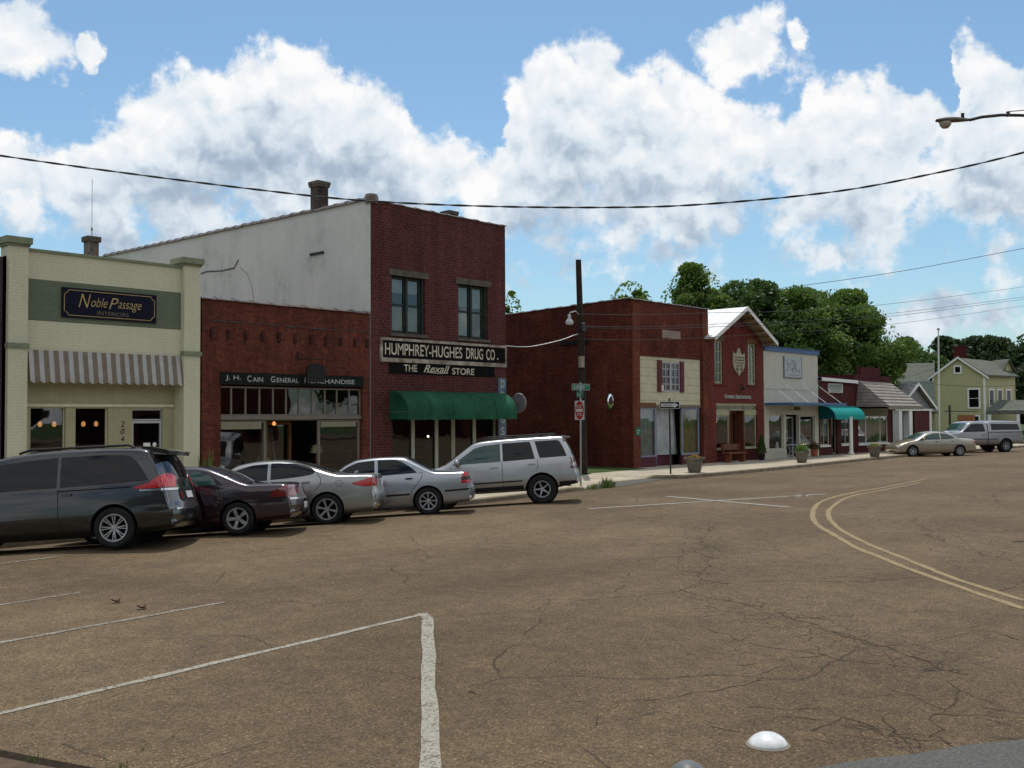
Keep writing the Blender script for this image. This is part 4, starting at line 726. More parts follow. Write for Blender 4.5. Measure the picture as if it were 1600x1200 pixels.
mb = MB(); mb.tube([(-4.05, -0.04, 3.83), (-3.5, -0.04, 3.79), (-3.02, -0.04, 3.81)], 0.014, 4); mb.build('underline', M['creamlet'], s4)
text('STORE', (-2.25, -0.035, 3.90), 1.12, 0.235, M['creamlet'], 'lettering', s4, bold=0.015)
s5 = thing('vertical_sign', 'narrow blue grey vertical sign reading Drugs at the corner beside the green awning', 'sign', (-0.19, -0.01, 1.4))
mb = MB(); mb.box(-0.42, 0.0, -0.045, -0.004, 1.45, 3.72); mb.build('board', pm('faded_blue_board', (0.10, 0.145, 0.19), 0.7, 0.2, 4), s5)
for k, ch_ in enumerate('DRUGS'): text(ch_, (-0.2, -0.045, 3.5 - 0.44 * k), 0.2, 0.3, M['pale'], 'lettering', s5, bold=0.02)
s6 = thing('round_sign', 'grey round projecting sign at the right end of the green barrel awning', 'sign', (0.25, -0.3, 2.4))
mb = MB(); mb.lathe((0, 0, 0), [(0.001, -0.04), (0.36, -0.04), (0.38, 0), (0.36, 0.04), (0.001, 0.04)], 28, 'Y')
mb.v = [(0.28 + p[1], -0.42 + p[0], 2.78 + p[2]) for p in mb.v]; mb.build('disc', pm('weathered_grey_disc', (0.17, 0.16, 0.165), 0.5, 0.2, 4), s6)
mb = MB(); mb.tube([(0.03, 0, 2.95), (0.28, -0.08, 2.95)], 0.02, 6); mb.build('bracket', M['darkmetal'], s6)
# ================================================================== right block
# ---- 4. weathered red corner building
b4 = thing('shop_building', 'big weathered red brick corner building with cream clapboard panel and papered shop windows', 'building', (11.2, 0, 0))
X0, X1 = 8.1, 14.3
mb = MB(); front(mb, X0, X1, -0.3, 7.36, 0, [(8.68, 13.6, 0.0, 4.92)], 0.25)
def flank_top(y): return 7.40 - 0.028 * y
mb.poly([(X0, 0, -0.3), (X0, 0, 7.4), (X0, 24, flank_top(24)), (X0, 24, -0.3)]); mb.poly([(X1, 0, -0.3), (X1, 24, -0.3), (X1, 24, 6.7), (X1, 0, 7.36)]); mb.poly([(X0, 24, -0.3), (X0, 24, 6.7), (X1, 24, 6.7), (X1, 24, -0.3)])
mb.poly([(X0, 0.2, 6.7), (X1, 0.2, 6.7), (X1, 24, 6.2), (X0, 24, 6.2)]); mb.poly([(X0, 0.3, 6.7), (X1, 0.3, 6.7), (X1, 0.3, 7.36), (X0, 0.3, 7.36)]); mb.poly([(X0 + 0.3, 0.3, 6.5), (X0 + 0.3, 24, 6.0), (X0 + 0.3, 24, 6.7), (X0 + 0.3, 0.3, 7.4)])
mb.build('wall', M['cornerbrick'], b4, fixn=False)
pb_ = brick('lighter_red_brick', (0.20, 0.052, 0.026), (0.155, 0.04, 0.022), (0.10, 0.042, 0.026), stain=0.4); bx('pilaster', pb_, b4, 8.07, 8.60, -0.06, 0.0, -0.3, 7.2); bx('pilaster', pb_, b4, 13.72, 14.22, -0.06, 0.0, -0.3, 7.2)
mb = MB(); coping(mb, (8.0, 0.12, 7.37), (14.35, 0.12, 7.35), 0.34, 0.05, 0.8); coping(mb, (8.22, 0.2, 7.4), (8.22, 24, flank_top(24)), 0.34, 0.06, 0.8); mb.build('coping', M['rustcap'], b4)
mb = MB()   # step-down brick repair and dark openings on the flank
mb.box(8.04, 8.1, 2.4, 4.0, 5.55, 5.72); mb.build('vent_slot', M['black'], b4)
M['clap'] = grooved('cream_clapboard', (0.50, 0.465, 0.33), 0.36, axis=2, width=0.05, dark=0.5, var=0.12, bump=0.6)
mb = MB(); front(mb, 8.68, 13.6, 2.78, 4.92, 0.04, [(10.36, 11.86, 3.38, 4.72)], 0.1); mb.build('clapboard_panel', M['clap'], b4, fixn=False)
mb = MB(); mb.box(8.68, 9.9, 0.01, 0.05, 2.66, 2.86); mb.build('patched_board', M['brown'], b4)
w = bars(b4, 'window', pm('grey_sash', (0.33, 0.33, 0.36), 0.6, 0.15), 10.36, 11.86, 3.38, 4.72, 0.03, vs=(10.72, 11.11, 11.48), hs=(3.72, 4.05, 4.4), fw_=0.07, bar=0.05, glass=M['glass_dark'])
mb = MB(); mb.box(11.05, 11.17, 0.02, 0.06, 3.4, 4.7); mb.build('mullion', pm('grey_sash2', (0.38, 0.38, 0.40), 0.6), w)
M['shutter'] = grooved('maroon_shutter', (0.13, 0.035, 0.04), 0.06, axis=2, width=0.3, dark=0.6, bump=0.5)
bx('shutter', M['shutter'], b4, 10.04, 10.35, -0.03, 0.03, 3.36, 4.78); bx('shutter', M['shutter'], b4, 11.87, 12.15, -0.03, 0.03, 3.36, 4.78)
bx('electric_box', M['cream'], b4, 10.25, 10.4, -0.08, 0.03, 3.4, 3.66)
bx('painted_patch', grooved('pale_brick_patch', (0.30, 0.235, 0.21), 0.09, axis=2, width=0.2, var=0.3), b4, 10.42, 11.9, -0.008, 0.0, 5.8, 6.16)
M['bluegrey'] = pm('blue_grey_frame', (0.19, 0.21, 0.27), 0.6, 0.15, 5)
bx('header', M['taupe'], b4, 8.68, 13.6, 0.02, 0.25, 2.66, 2.78)
bars(b4, 'window', M['bluegrey'], 8.72, 9.96, 0.46, 2.66, 0.08, fw_=0.07); bars(b4, 'window', M['bluegrey'], 12.06, 13.56, 0.46, 2.66, 0.08, fw_=0.1)
M['sheet'] = pm('grey_sheet', (0.36, 0.38, 0.38), 0.9, 0.25, 1.5, bump=0.8, bscale=4, bdist=0.1)
def drape(x0, x1, z0, z1, y, nm, mat, parent, slant=0):
    mb = MB(); mb.grid(lambda u, v: (x0 + (x1 - x0) * u - slant * (1 - v) * u, y + 0.03 * math.sin(u * 19 + v * 2) + 0.015 * math.sin(u * 41), z0 + (z1 - z0) * v), 40, 6); return mb.build(nm, mat, parent, smooth=True)
drape(8.8, 9.9, 0.5, 2.62, 0.22, 'paper_sheet', M['sheet'], b4, 0.0)
drape(10.1, 12.1, 0.5, 2.66, 0.5, 'dust_sheet', M['sheet'], b4, -0.2)
bx('jamb', M['bluegrey'], b4, 9.97, 10.07, 0.1, 0.45, 0, 2.66)
bx('curtain', pm('olive_curtain', (0.20, 0.17, 0.03), 0.9, 0.3, 3), b4, 12.18, 13.45, 0.24, 0.26, 0.55, 2.6)
mb = MB(); mb.box(8.70, 9.98, 0.06, 0.22, -0.1, 0.46); mb.box(12.05, 13.58, 0.06, 0.22, -0.1, 0.46); mb.box(9.98, 12.05, 0.6, 0.7, -0.1, 0.5); mb.build('stall_riser', pm('burgundy_panel', (0.085, 0.02, 0.03), 0.6, 0.2), b4)
room(b4, 8.6, 13.7, 0.75, 5, -0.05, 3.2)
t = thing('wall_plaque', 'small green plaque on the corner pilaster of the weathered red building', 'plaque', (8.3, -0.06, 1.4))
bx('board', pm('green_plaque', (0.02, 0.13, 0.08), 0.5), t, 8.2, 8.58, -0.09, -0.062, 1.42, 1.78); bx('lettering', M['pale'], t, 8.26, 8.5, -0.094, -0.09, 1.62, 1.66); bx('lettering', M['pale'], t, 8.26, 8.45, -0.094, -0.09, 1.52, 1.55)
t = thing('wall_mirror', 'convex traffic mirror on the brick flank of the weathered red corner building', 'mirror', (8.0, 0.95, 2.6))
mm_, tt, bb = newmat('mirror_chrome'); bb.inputs['Metallic'].default_value = 1; bb.inputs['Roughness'].default_value = 0.03; bb.inputs['Base Color'].default_value = (0.85, 0.88, 0.9, 1)
mirp = lambda p: (7.74 - p[1] * 0.93 + p[0] * 0.37, 0.95 + p[0] * 0.93 + p[1] * 0.37, 2.92 + p[2] * 1.15)
mb = MB(); mb.lathe((0, 0, 0), [(0.001, 0.09), (0.1, 0.083), (0.2, 0.058), (0.28, 0.022), (0.31, 0.0)], 28, 'Y'); mb.v = [mirp(p) for p in mb.v]; mb.build('glass', mm_, t, smooth=True)
mb = MB(); mb.lathe((0, 0, 0), [(0.31, 0.0), (0.32, 0.0), (0.32, -0.03), (0.001, -0.04)], 28, 'Y'); mb.tube([(0, -0.03, 0), (0, -0.17, 0)], 0.02, 6); mb.v = [mirp(p) for p in mb.v]; mb.tube([(7.78, 0.95, 2.92), (8.1, 0.95, 3.1)], 0.02, 6); mb.build('backing', M['darkmetal'], t)

# ---- 5. gabled shop
b5 = thing('shop_building', 'narrow red brick shop with white metal gable roof and two tall sash windows', 'building', (17, 0, 0))
X0, X1, E, PK = 14.32, 19.6, 6.05, 7.42
mb = MB(); xm = 16.96
front(mb, X0, X1, -0.3, 6.0, 0, [(14.85, 15.62, 3.83, 5.92), (18.05, 18.85, 3.83, 5.92), (14.96, 18.9, 0.02, 2.88)], 0.2)
mb.poly([(X0, 0, 6.0), (X1, 0, 6.0), (X1, 0, E), (xm, 0, PK), (X0, 0, E)])
mb.poly([(X1, 0, -0.3), (X1, 22, -0.3), (X1, 22, E), (X1, 0, E)]); mb.poly([(X0, 0, -0.3), (X0, 0, E), (X0, 22, E), (X0, 22, -0.3)]); mb.poly([(X0, 22, -0.3), (X0, 22, E), (xm, 22, PK), (X1, 22, E), (X1, 22, -0.3)])
mb.build('wall', M['gablebrick'], b5, fixn=False)
M['metalroof'] = grooved('white_metal_roof', (0.75, 0.77, 0.78), 0.6, axis=1, width=0.06, rough=0.35, dark=0.55, metal=0.3, var=0.05)
mb = MB(); sl = (PK + 0.1 - E) / (xm - X0); ov = 0.42
zL = E + 0.1 - sl * ov
th = 0.09
for sgn in (-1, 1):
    xe = xm + sgn * (xm - X0 + ov); A = [(xm, -0.62, PK + 0.14), (xm, 22.3, PK + 0.14), (xe, 22.3, zL), (xe, -0.62, zL)]
    mb.prism(A, (0, 0, th))
rf = mb.build('roof', M['metalroof'], b5)
mb = MB()
for sgn in (-1, 1):
    xe = xm + sgn * (xm - X0 + ov)
    mb.prism([(xm, -0.66, PK + 0.26), (xe, -0.66, zL + 0.12), (xe, -0.66, zL - 0.08), (xm, -0.66, PK + 0.05)], (0, 0.035, 0))
mb.build('bargeboard', M['white'], rf)
mb = MB()
for sgn in (-1, 1):
    xe = xm + sgn * (xm - X0 + ov - 0.03); mb.poly([(xm, -0.62, PK + 0.12), (xe, -0.62, zL - 0.02), (xe, 0.0, zL - 0.02), (xm, 0.0, PK + 0.12)])
    for k in range(6):
        f = (k + 0.5) / 6; x = xm + (xe - xm) * f; z = PK + 0.06 + (zL - PK - 0.12) * f; mb.box(x - 0.05, x + 0.05, -0.6, 0.0, z - 0.1, z + 0.02)
mb.build('eave_soffit', pm('tan_rafters', (0.26, 0.19, 0.10), 0.8, 0.2, 6), rf)
M['olive'] = pm('olive_cream_paint', (0.33, 0.32, 0.20), 0.6, 0.12, 6)
for xa, xb in ((14.85, 15.62), (18.05, 18.85)):
    w = bars(b5, 'window', M['olive'], xa, xb, 3.83, 5.92, 0.06, vs=((xa + xb) / 2,), hs=(4.35, 4.87, 5.4), fw_=0.09, bar=0.035, glass=M['glass_dark'])
    bx('blind', M['taupe2'], w, xa + 0.1, xb - 0.3, 0.14, 0.15, 5.45 if xa < 16 else 5.0, 5.86)
    bx('lintel', M['brown'], b5, xa - 0.12, xb + 0.12, -0.02, 0.06, 5.92, 6.16); bx('sill', M['gablebrick'], b5, xa - 0.06, xb + 0.06, -0.06, 0.08, 3.74, 3.83)
    room(b5, xa - 0.3, xb + 0.3, 0.22, 2.5, 3.4, 6.0)
# shop front
bx('frame', M['olive'], b5, 14.96, 18.9, 0.03, 0.16, 2.78, 2.88); bx('frame', M['olive'], b5, 14.96, 16.2, 0.03, 0.16, 2.3, 2.52); bx('frame', M['olive'], b5, 17.7, 18.9, 0.03, 0.16, 2.3, 2.52); bx('frame', M['olive'], b5, 14.96, 18.9, 0.06, 0.16, 2.525, 2.56)
for xa, xb in ((15.0, 16.18), (16.3, 17.6), (17.72, 18.86)): bars(b5, 'transom', M['olive'], xa, xb, 2.56, 2.78, 0.05, vs=[xa + (xb - xa) * k / 6 for k in range(1, 6)], fw_=0.03, bar=0.035, glass=M['glass_dark'])
bars(b5, 'window', M['olive'], 15.0, 16.2, 0.66, 2.3, 0.06, vs=(), fw_=0.06); bars(b5, 'window', M['olive'], 17.7, 18.86, 0.66, 2.3, 0.06, fw_=0.06)
dr = bars(b5, 'door', M['brown'], 16.45, 17.5, 0.04, 2.35, 0.6, fw_=0.1, hs=(0.8,)); mb = MB(); mb.lathe((16.54, 0.56, 1.02), [(0.03, 0), (0.03, 0.03), (0.001, 0.04)], 10, 'Y'); mb.build('knob', M['gold'], dr)
mb = MB(); mb.box(16.2, 16.32, 0.03, 0.6, 0.02, 2.5); mb.box(17.58, 17.7, 0.03, 0.6, 0.02, 2.5); mb.box(16.32, 17.58, 0.4, 0.6, 2.36, 2.52); mb.build('door_surround', pm('dark_red_wood', (0.11, 0.035, 0.02), 0.5), b5)
bx('stall_riser', M['marbrick'], b5, 15.0, 16.2, 0.06, 0.2, 0.0, 0.6); bx('stall_riser', M['marbrick'], b5, 17.7, 18.86, 0.06, 0.2, 0.0, 0.6); bx('sill', M['olive'], b5, 14.97, 16.2, 0.0, 0.15, 0.6, 0.66); bx('sill', M['olive'], b5, 17.7, 18.88, 0.0, 0.15, 0.6, 0.66)
room(b5, 14.5, 19.4, 0.7, 5, 0.0, 3.2)
mb = MB()
for x, z in ((15.5, 1.95), (16.9, 1.95), (17.1, 1.95), (18.2, 1.95)): mb.lathe((x + 0.5, 1.6, z), [(0.001, 0.05), (0.045, 0), (0.001, -0.05)], 8)
mb.build('string_light', M['lampglow'], b5)
mb = MB(); mb.lathe((17.22, -0.2, 3.56), [(0.14, 0), (0.12, 0.06), (0.04, 0.12), (0.03, 0.2), (0.001, 0.2)], 14); mb.tube([(17.22, 0, 3.75), (17.22, -0.15, 3.85), (17.22, -0.2, 3.74)], 0.02, 6); mb.build('gooseneck_lamp', M['black'], b5)
t = thing('shop_crest', 'carved cream shield crest between the two tall windows of the gabled shop', 'crest', (17.05, -0.02, 4.3))
P = [(-0.05, 4.28), (0.05, 4.28), (0.12, 4.38), (0.42, 4.5), (0.6, 4.7), (0.66, 5.0), (0.64, 5.3), (0.66, 5.42), (0.5, 5.34), (0.34, 5.32), (0.2, 5.42), (0.12, 5.58), (0, 5.64), (-0.12, 5.58), (-0.2, 5.42), (-0.34, 5.32), (-0.5, 5.36), (-0.66, 5.46), (-0.64, 5.3), (-0.66, 5.0), (-0.6, 4.7), (-0.42, 4.5), (-0.12, 4.38)]
mb = MB(); mb.prism([(17.07 + x * 0.85, -0.07, z) for x, z in P], (0, 0.065, 0)); mb.build('shield', pm('antique_cream', (0.36, 0.335, 0.225), 0.7, 0.2, 6), t)
mb = MB()
for z, w_ in ((5.14, 0.9), (5.0, 0.9), (4.86, 0.85), (4.72, 0.7)): mb.box(17.07 - w_ / 2, 17.07 + w_ / 2, -0.08, -0.07, z, z + 0.06)
for k in (-1, 1): mb.lathe((17.07 + 0.2 * k, -0.075, 4.58), [(0.07, 0), (0.1, 0), (0.1, -0.015), (0.07, -0.015)], 14, 'Y')
mb.build('carving', pm('antique_dark_paint', (0.13, 0.12, 0.06), 0.7), t)  # darker paint on the raised bars and rings of the crest
t = thing('shop_sign', 'row of small raised pale letters above the transoms of the gabled shop', 'sign', (17.0, -0.02, 3.1))
mb = MB(); rr = random.Random(3); x = 15.72
for k in range(19):
    w_ = rr.uniform(0.08, 0.12); h_ = 0.2 if k in (0, 8) else 0.155
    if k == 7: x += 0.14; continue
    kind = rr.choice('ABCDE'); s0 = 0.022
    mb.box(x, x + s0, -0.06, -0.01, 3.12, 3.12 + h_)
    if kind in 'ABD': mb.box(x + w_ - s0, x + w_, -0.06, -0.01, 3.12, 3.12 + h_)
    if kind in 'ACE': mb.box(x + s0, x + w_ - s0, -0.058, -0.012, 3.12 + h_ - s0, 3.12 + h_)
    if kind in 'BCD': mb.box(x + s0, x + w_ - s0, -0.058, -0.012, 3.12, 3.12 + s0)
    if kind in 'ABCE': mb.box(x + s0, x + w_ - s0, -0.058, -0.012, 3.12 + h_ * 0.45, 3.12 + h_ * 0.45 + s0)
    x += w_ + 0.035
mb.build('lettering', M['pale'], t)

# ---- 6. white shop with blue trim
b6 = thing('shop_building', 'flat white shopfront with blue fascia strip and thin blue hanging canopy', 'building', (22.8, 0, 0))
X0, X1, ZT = 19.66, 25.8, 5.84
M['offwhite'] = grooved('off_white_panels', (0.50, 0.48, 0.39), 2.05, axis=0, width=0.008, dark=0.7, var=0.06, bump=0.05)
mb = MB(); front(mb, X0, X1, -0.3, ZT - 0.2, 0, [(20.14, 21.72, 0.5, 2.31), (21.98, 23.46, 0.04, 2.31), (23.6, 25.36, 0.5, 2.25)], 0.18)
shell(mb, X0, X1, 0, 20, -0.3, ZT - 0.2, 5.2, sides='R'); mb.poly([(X0, 0.1, 5.5), (X1, 0.1, 5.5), (X1, 20, 5.2), (X0, 20, 5.2)]); mb.poly([(X0, 0, -0.3), (X0, 0, ZT - 0.2), (X0, 20, 5.2), (X0, 20, -0.3)])
mb.build('wall', M['offwhite'], b6, fixn=False)
M['bluetrim'] = pm('blue_trim', (0.06, 0.13, 0.27), 0.5, 0.15, 4)
bx('fascia', M['bluetrim'], b6, X0 - 0.02, X1 + 0.05, -0.08, 0.2, ZT - 0.2, ZT); bx('coping', M['bluetrim'], b6, X0 - 0.04, X1 + 0.08, -0.12, 0.25, ZT + 0.002, ZT + 0.04)
bx('ledge', M['offwhite'], b6, X0 + 0.1, X1 - 0.05, -0.03, 0.0, 3.66, 3.72)
cy = -1.6
mb = MB(); mb.box(19.72, 25.85, cy, -0.001, 2.84, 2.90); mb.box(19.70, 25.87, cy - 0.03, cy, 2.79, 2.93); mb.box(19.69, 19.72, cy, 0, 2.80, 2.93); mb.box(25.85, 25.88, cy, 0, 2.80, 2.93)
cp = mb.build('canopy', M['bluetrim'], b6)
for x in (20.08, 21.75, 23.7, 25.55): mb = MB(); mb.tube([(x, -0.01, 4.0), (x, cy + 0.1, 2.9)], 0.014, 6); mb.build('tie_rod', M['white'], cp)
bars(b6, 'window', M['offwhite'], 20.14, 21.72, 0.5, 2.31, 0.08, fw_=0.05, vs=()); bars(b6, 'window', M['offwhite'], 23.6, 25.36, 0.5, 2.25, 0.08, fw_=0.05)
dr = bars(b6, 'door', M['alu'], 22.5, 23.38, 0.05, 2.2, 0.3, fw_=0.08, hs=(1.05,)); mb = MB(); mb.tube([(22.62, 0.27, 0.9), (22.62, 0.24, 1.0), (22.62, 0.24, 1.2), (22.62, 0.27, 1.3)], 0.014); mb.build('handle', M['alu'], dr)
bx('sidelight', M['glass_dark'], b6, 22.0, 22.45, 0.3, 0.31, 0.1, 2.2); bx('frame', M['alu'], b6, 22.44, 22.5, 0.28, 0.36, 0.05, 2.31)
room(b6, 19.9, 25.6, 0.4, 5, 0.0, 2.9)
mb = MB(); mb.lathe((22.6, -0.35, 2.62), [(0.001, -0.1), (0.16, -0.08), (0.2, 0), (0.16, 0.08), (0.001, 0.12)], 14, 'Z'); mb.v = [(x, y, z) for x, y, z in mb.v]; mb.build('canopy_lamp', pm('amber_lamp_glass', (0.16, 0.12, 0.05), 0.4), b6)
t = thing('shop_sign', 'square pale grey sign with faint script high on the white shopfront', 'sign', (22.75, -0.02, 4.3))
bx('board', pm('pale_grey_board', (0.40, 0.43, 0.43), 0.6, 0.1, 4), t, 21.8, 23.75, -0.05, -0.004, 4.32, 5.42)
mb = MB(); mb.box(21.76, 21.8, -0.06, -0.004, 4.28, 5.44); mb.box(23.75, 23.79, -0.06, -0.004, 4.28, 5.44); mb.box(21.8, 23.75, -0.06, -0.004, 4.28, 4.32); mb.build('frame', M['taupe'], t)
mb = MB()
def stroke(P, r=0.016): mb.tube([(21.8 + x * 1.95, -0.055, 4.32 + z * 1.1) for x, z in P], r, 4)
stroke([(0.25, 0.86), (0.15, 0.8), (0.12, 0.62), (0.26, 0.68), (0.22, 0.45), (0.14, 0.3), (0.08, 0.34)]); stroke([(0.32, 0.5), (0.34, 0.7), (0.48, 0.86), (0.5, 0.6), (0.52, 0.45), (0.6, 0.5), (0.58, 0.85), (0.66, 0.55)])
stroke([(0.35, 0.32), (0.45, 0.45), (0.5, 0.2), (0.58, 0.3), (0.66, 0.52), (0.7, 0.3), (0.85, 0.4), (0.88, 0.2)]); stroke([(0.2, 0.12), (0.85, 0.1)], 0.01); stroke([(0.36, 0.46), (0.5, 0.42), (0.66, 0.44)], 0.012)
mb.build('lettering', pm('slate_script', (0.2, 0.23, 0.25), 0.7), t)

# ---- 7. low brick shop with teal awning
b7 = thing('shop_building', 'low brown red brick shop with white eave board and teal striped awning', 'building', (28.3, 0, 0))
X0, X1 = 25.84, 30.62
mb = MB(); front(mb, X0, X1, -0.3, 4.22, 0, [(25.95, 27.15, 0.58, 2.3), (27.45, 28.2, 0.03, 2.3), (28.7, 29.98, 0.58, 2.3)], 0.16); shell(mb, X0, X1, 0, 18, -0.3, 4.22, 4.6); mb.build('wall', M['smallbrick'], b7, fixn=False)
mb = MB(); mb.prism([(X0, -0.2, 4.36), (X1 - 0.02, -0.2, 4.30), (X1 - 0.02, 7, 5.0), (X0, 7, 5.06)], (0, 0, 0.05)); mb.poly([(X0, 7, 5.05), (X1, 7, 5.0), (X1, 18, 4.6), (X0, 18, 4.6)]); mb.build('roof', pm('weathered_roof', (0.12, 0.13, 0.13), 0.8, 0.3, 2), b7)
mb = MB(); mb.prism([(X0, -0.24, 4.22), (X1 - 0.02, -0.24, 4.14), (X1 - 0.02, -0.24, 4.32), (X0, -0.24, 4.40)], (0, 0.03, 0)); mb.box(X0, X1 - 0.02, -0.21, 0, 4.2, 4.215); mb.build('eave_board', M['white'], b7)
for xa, xb in ((25.95, 27.15), (28.7, 29.98)): bars(b7, 'window', M['cream'], xa, xb, 0.58, 2.3, 0.05, vs=((xa + xb) / 2,), fw_=0.06, glass=M['glass_dark']); bx('sill', M['white'], b7, xa - 0.05, xb + 0.05, -0.06, 0.1, 0.48, 0.58)
bars(b7, 'door', M['taupe'], 27.45, 28.2, 0.03, 2.3, 0.12, fw_=0.1)
mb = MB(); mb.lathe((27.75, -1.0, 0.03), [(0.16, 0), (0.16, 0.12), (0.11, 0.16), (0.10, 2.1), (0.13, 2.16)], 14); mb.build('porch_column', M['white'], b7)
room(b7, 25.9, 30.5, 0.3, 4, 0.0, 2.7)
M['teal'] = stripes('teal_awning_ribs', (0.01, 0.27, 0.26), (0.012, 0.20, 0.20), 0.36, frac=0.88)
mb = MB(); xa, xb, zt, zb, pr = 25.86, 29.75, 2.98, 2.2, 0.95
mb.grid(lambda u, v: (xa + (xb - xa) * u, -0.01 + awp(v)[0] / 0.92 * pr / 1.0 * 1.0, zb + (awp(v)[1] - 2.37) / 0.79 * (zt - zb)), 36, 12)
mb.grid(lambda u, v: (xa + (xb - xa) * u, -0.01 - pr * 1.0, zb - v * (0.12 + 0.03 * abs(math.sin(u * 36)))), 80, 1); aw_ = mb.build('awning', M['teal'], b7, smooth=True, fixn=False)
for x in (xa, xb): mb = MB(); mb.poly([(x, 0, zb - 0.1)] + [(x, -0.01 + awp(i / 12)[0] / 0.92 * pr, zb + (awp(i / 12)[1] - 2.37) / 0.79 * (zt - zb)) for i in range(13)] + [(x, -pr, zb - 0.1)]); mb.build('end_panel', pm('teal_end_shaded', (0.008, 0.11, 0.13), 0.8), aw_, fixn=False)  # end panels take a darker teal, their shade put into the colour
t = thing('shop_sign', 'small cream board with green lettering under the eave of the teal awning shop', 'sign', (27.95, -0.02, 3.5))
bx('board', M['pale'], t, 27.0, 28.9, -0.05, -0.004, 3.56, 4.1)
mb = MB(); rr = random.Random(5)
for k in range(8):
    x = 27.16 + k * 0.2; mb.box(x, x + 0.03, -0.056, -0.05, 3.84, 4.02); mb.box(x + 0.1, x + 0.13, -0.056, -0.05, 3.84, 4.02)
    if k % 2: mb.box(x + 0.03, x + 0.1, -0.055, -0.05, 3.99, 4.02)
    mb.box(x + 0.03, x + 0.1, -0.055, -0.05, 3.91 - 0.03 * (k % 3), 3.94 - 0.03 * (k % 3))
mb.box(27.25, 28.6, -0.055, -0.05, 3.75, 3.785); mb.box(27.35, 28.5, -0.055, -0.05, 3.64, 3.67); mb.build('lettering', pm('green_letters', (0.05, 0.12, 0.07), 0.6), t)

# ---- 8. maroon shop with shingled mansard
b8 = thing('shop_building', 'maroon painted brick shop with stepped parapet and sloping shingle canopy', 'building', (33.2, 0, 0))
X0, X1 = 30.66, 35.95
mb = MB(); front(mb, X0, X1, -0.3, 4.7, 0, [(31.05, 35.4, 0.55, 2.22)], 0.16); shell(mb, X0, X1, 0, 18, -0.3, 4.7, 4.7); mb.poly([(X0, 0.2, 4.4), (X1, 0.2, 4.4), (X1, 18, 4.3), (X0, 18, 4.3)]); mb.poly([(31.55, 0, 4.7), (34.35, 0, 4.7), (34.35, 0, 5.18), (31.55, 0, 5.18)]); mb.poly([(31.55, 0.25, 4.3), (34.35, 0.25, 4.3), (34.35, 0.25, 5.18), (31.55, 0.25, 5.18)])
mb.poly([(31.55, 0, 4.7), (31.55, 0.25, 4.7), (31.55, 0.25, 5.18), (31.55, 0, 5.18)]); mb.poly([(31.55, 0, 5.18), (34.35, 0, 5.18), (34.35, 0.25, 5.18), (31.55, 0.25, 5.18)]); mb.build('wall', M['marbrick'], b8, fixn=False)
M['shingle'] = grooved('grey_brown_shingles', (0.245, 0.215, 0.19), 0.2, axis=2, width=0.2, dark=0.55, var=0.25, bump=1.0)
mb = MB(); pr = 2.0; z0, z1 = 2.76, 4.32; A = [(31.1, -0.01, z1), (35.85, -0.01, z1 - 0.03), (35.95, -pr, z0), (30.75, -pr, z0)]
mb.prism(A, (0, 0, -0.12)); 
for k in range(8):
    f0, f1 = k / 8, (k + 1) / 8
    p = lambda i, j, f: tuple(A[i][m_] + (A[j][m_] - A[i][m_]) * f for m_ in range(3))
    a0, a1, c0, c1 = p(0, 3, f0), p(0, 3, f1), p(1, 2, f0), p(1, 2, f1); mb.add([(a0[0], a0[1], a0[2] + 0.01), (c0[0], c0[1], c0[2] + 0.01), (c1[0], c1[1] - 0.02, c1[2] + 0.05), (a1[0], a1[1] - 0.02, a1[2] + 0.05), (c1[0], c1[1] - 0.01, c1[2] - 0.0), (a1[0], a1[1] - 0.01, a1[2])], [(0, 1, 2, 3), (3, 2, 4, 5)])
mb.poly([(31.1, 0, z1), (30.75, -pr, z0), (30.75, 0, z0)]); mb.poly([(35.85, 0, z1), (35.95, 0, z0), (35.95, -pr, z0)]); sh = mb.build('shingle_canopy', M['shingle'], b8, fixn=False)
bx('fascia', M['taupe2'], sh, 30.74, 35.97, -2.04, -2.0, 2.6, 2.78); bx('soffit', M['taupe2'], sh, 30.76, 35.95, -2.0, -0.01, 2.61, 2.64)
bx('upper_panel', M['taupe2'], b8, 31.05, 35.4, -0.01, 0.0, 2.24, 2.6); bars(b8, 'window', M['white'], 31.05, 35.4, 0.55, 2.22, 0.04, vs=(32.2, 34.3), fw_=0.06, bar=0.06); bx('sill', M['white'], b8, 30.95, 35.5, -0.08, 0.1, 0.45, 0.55)
room(b8, 31, 35.5, 0.2, 4, 0.0, 2.7); bx('curtain', pm('pale_green_curtain', (0.2, 0.22, 0.16), 0.9, 0.2), b8, 31.2, 35.3, 0.3, 0.32, 0.6, 2.2)

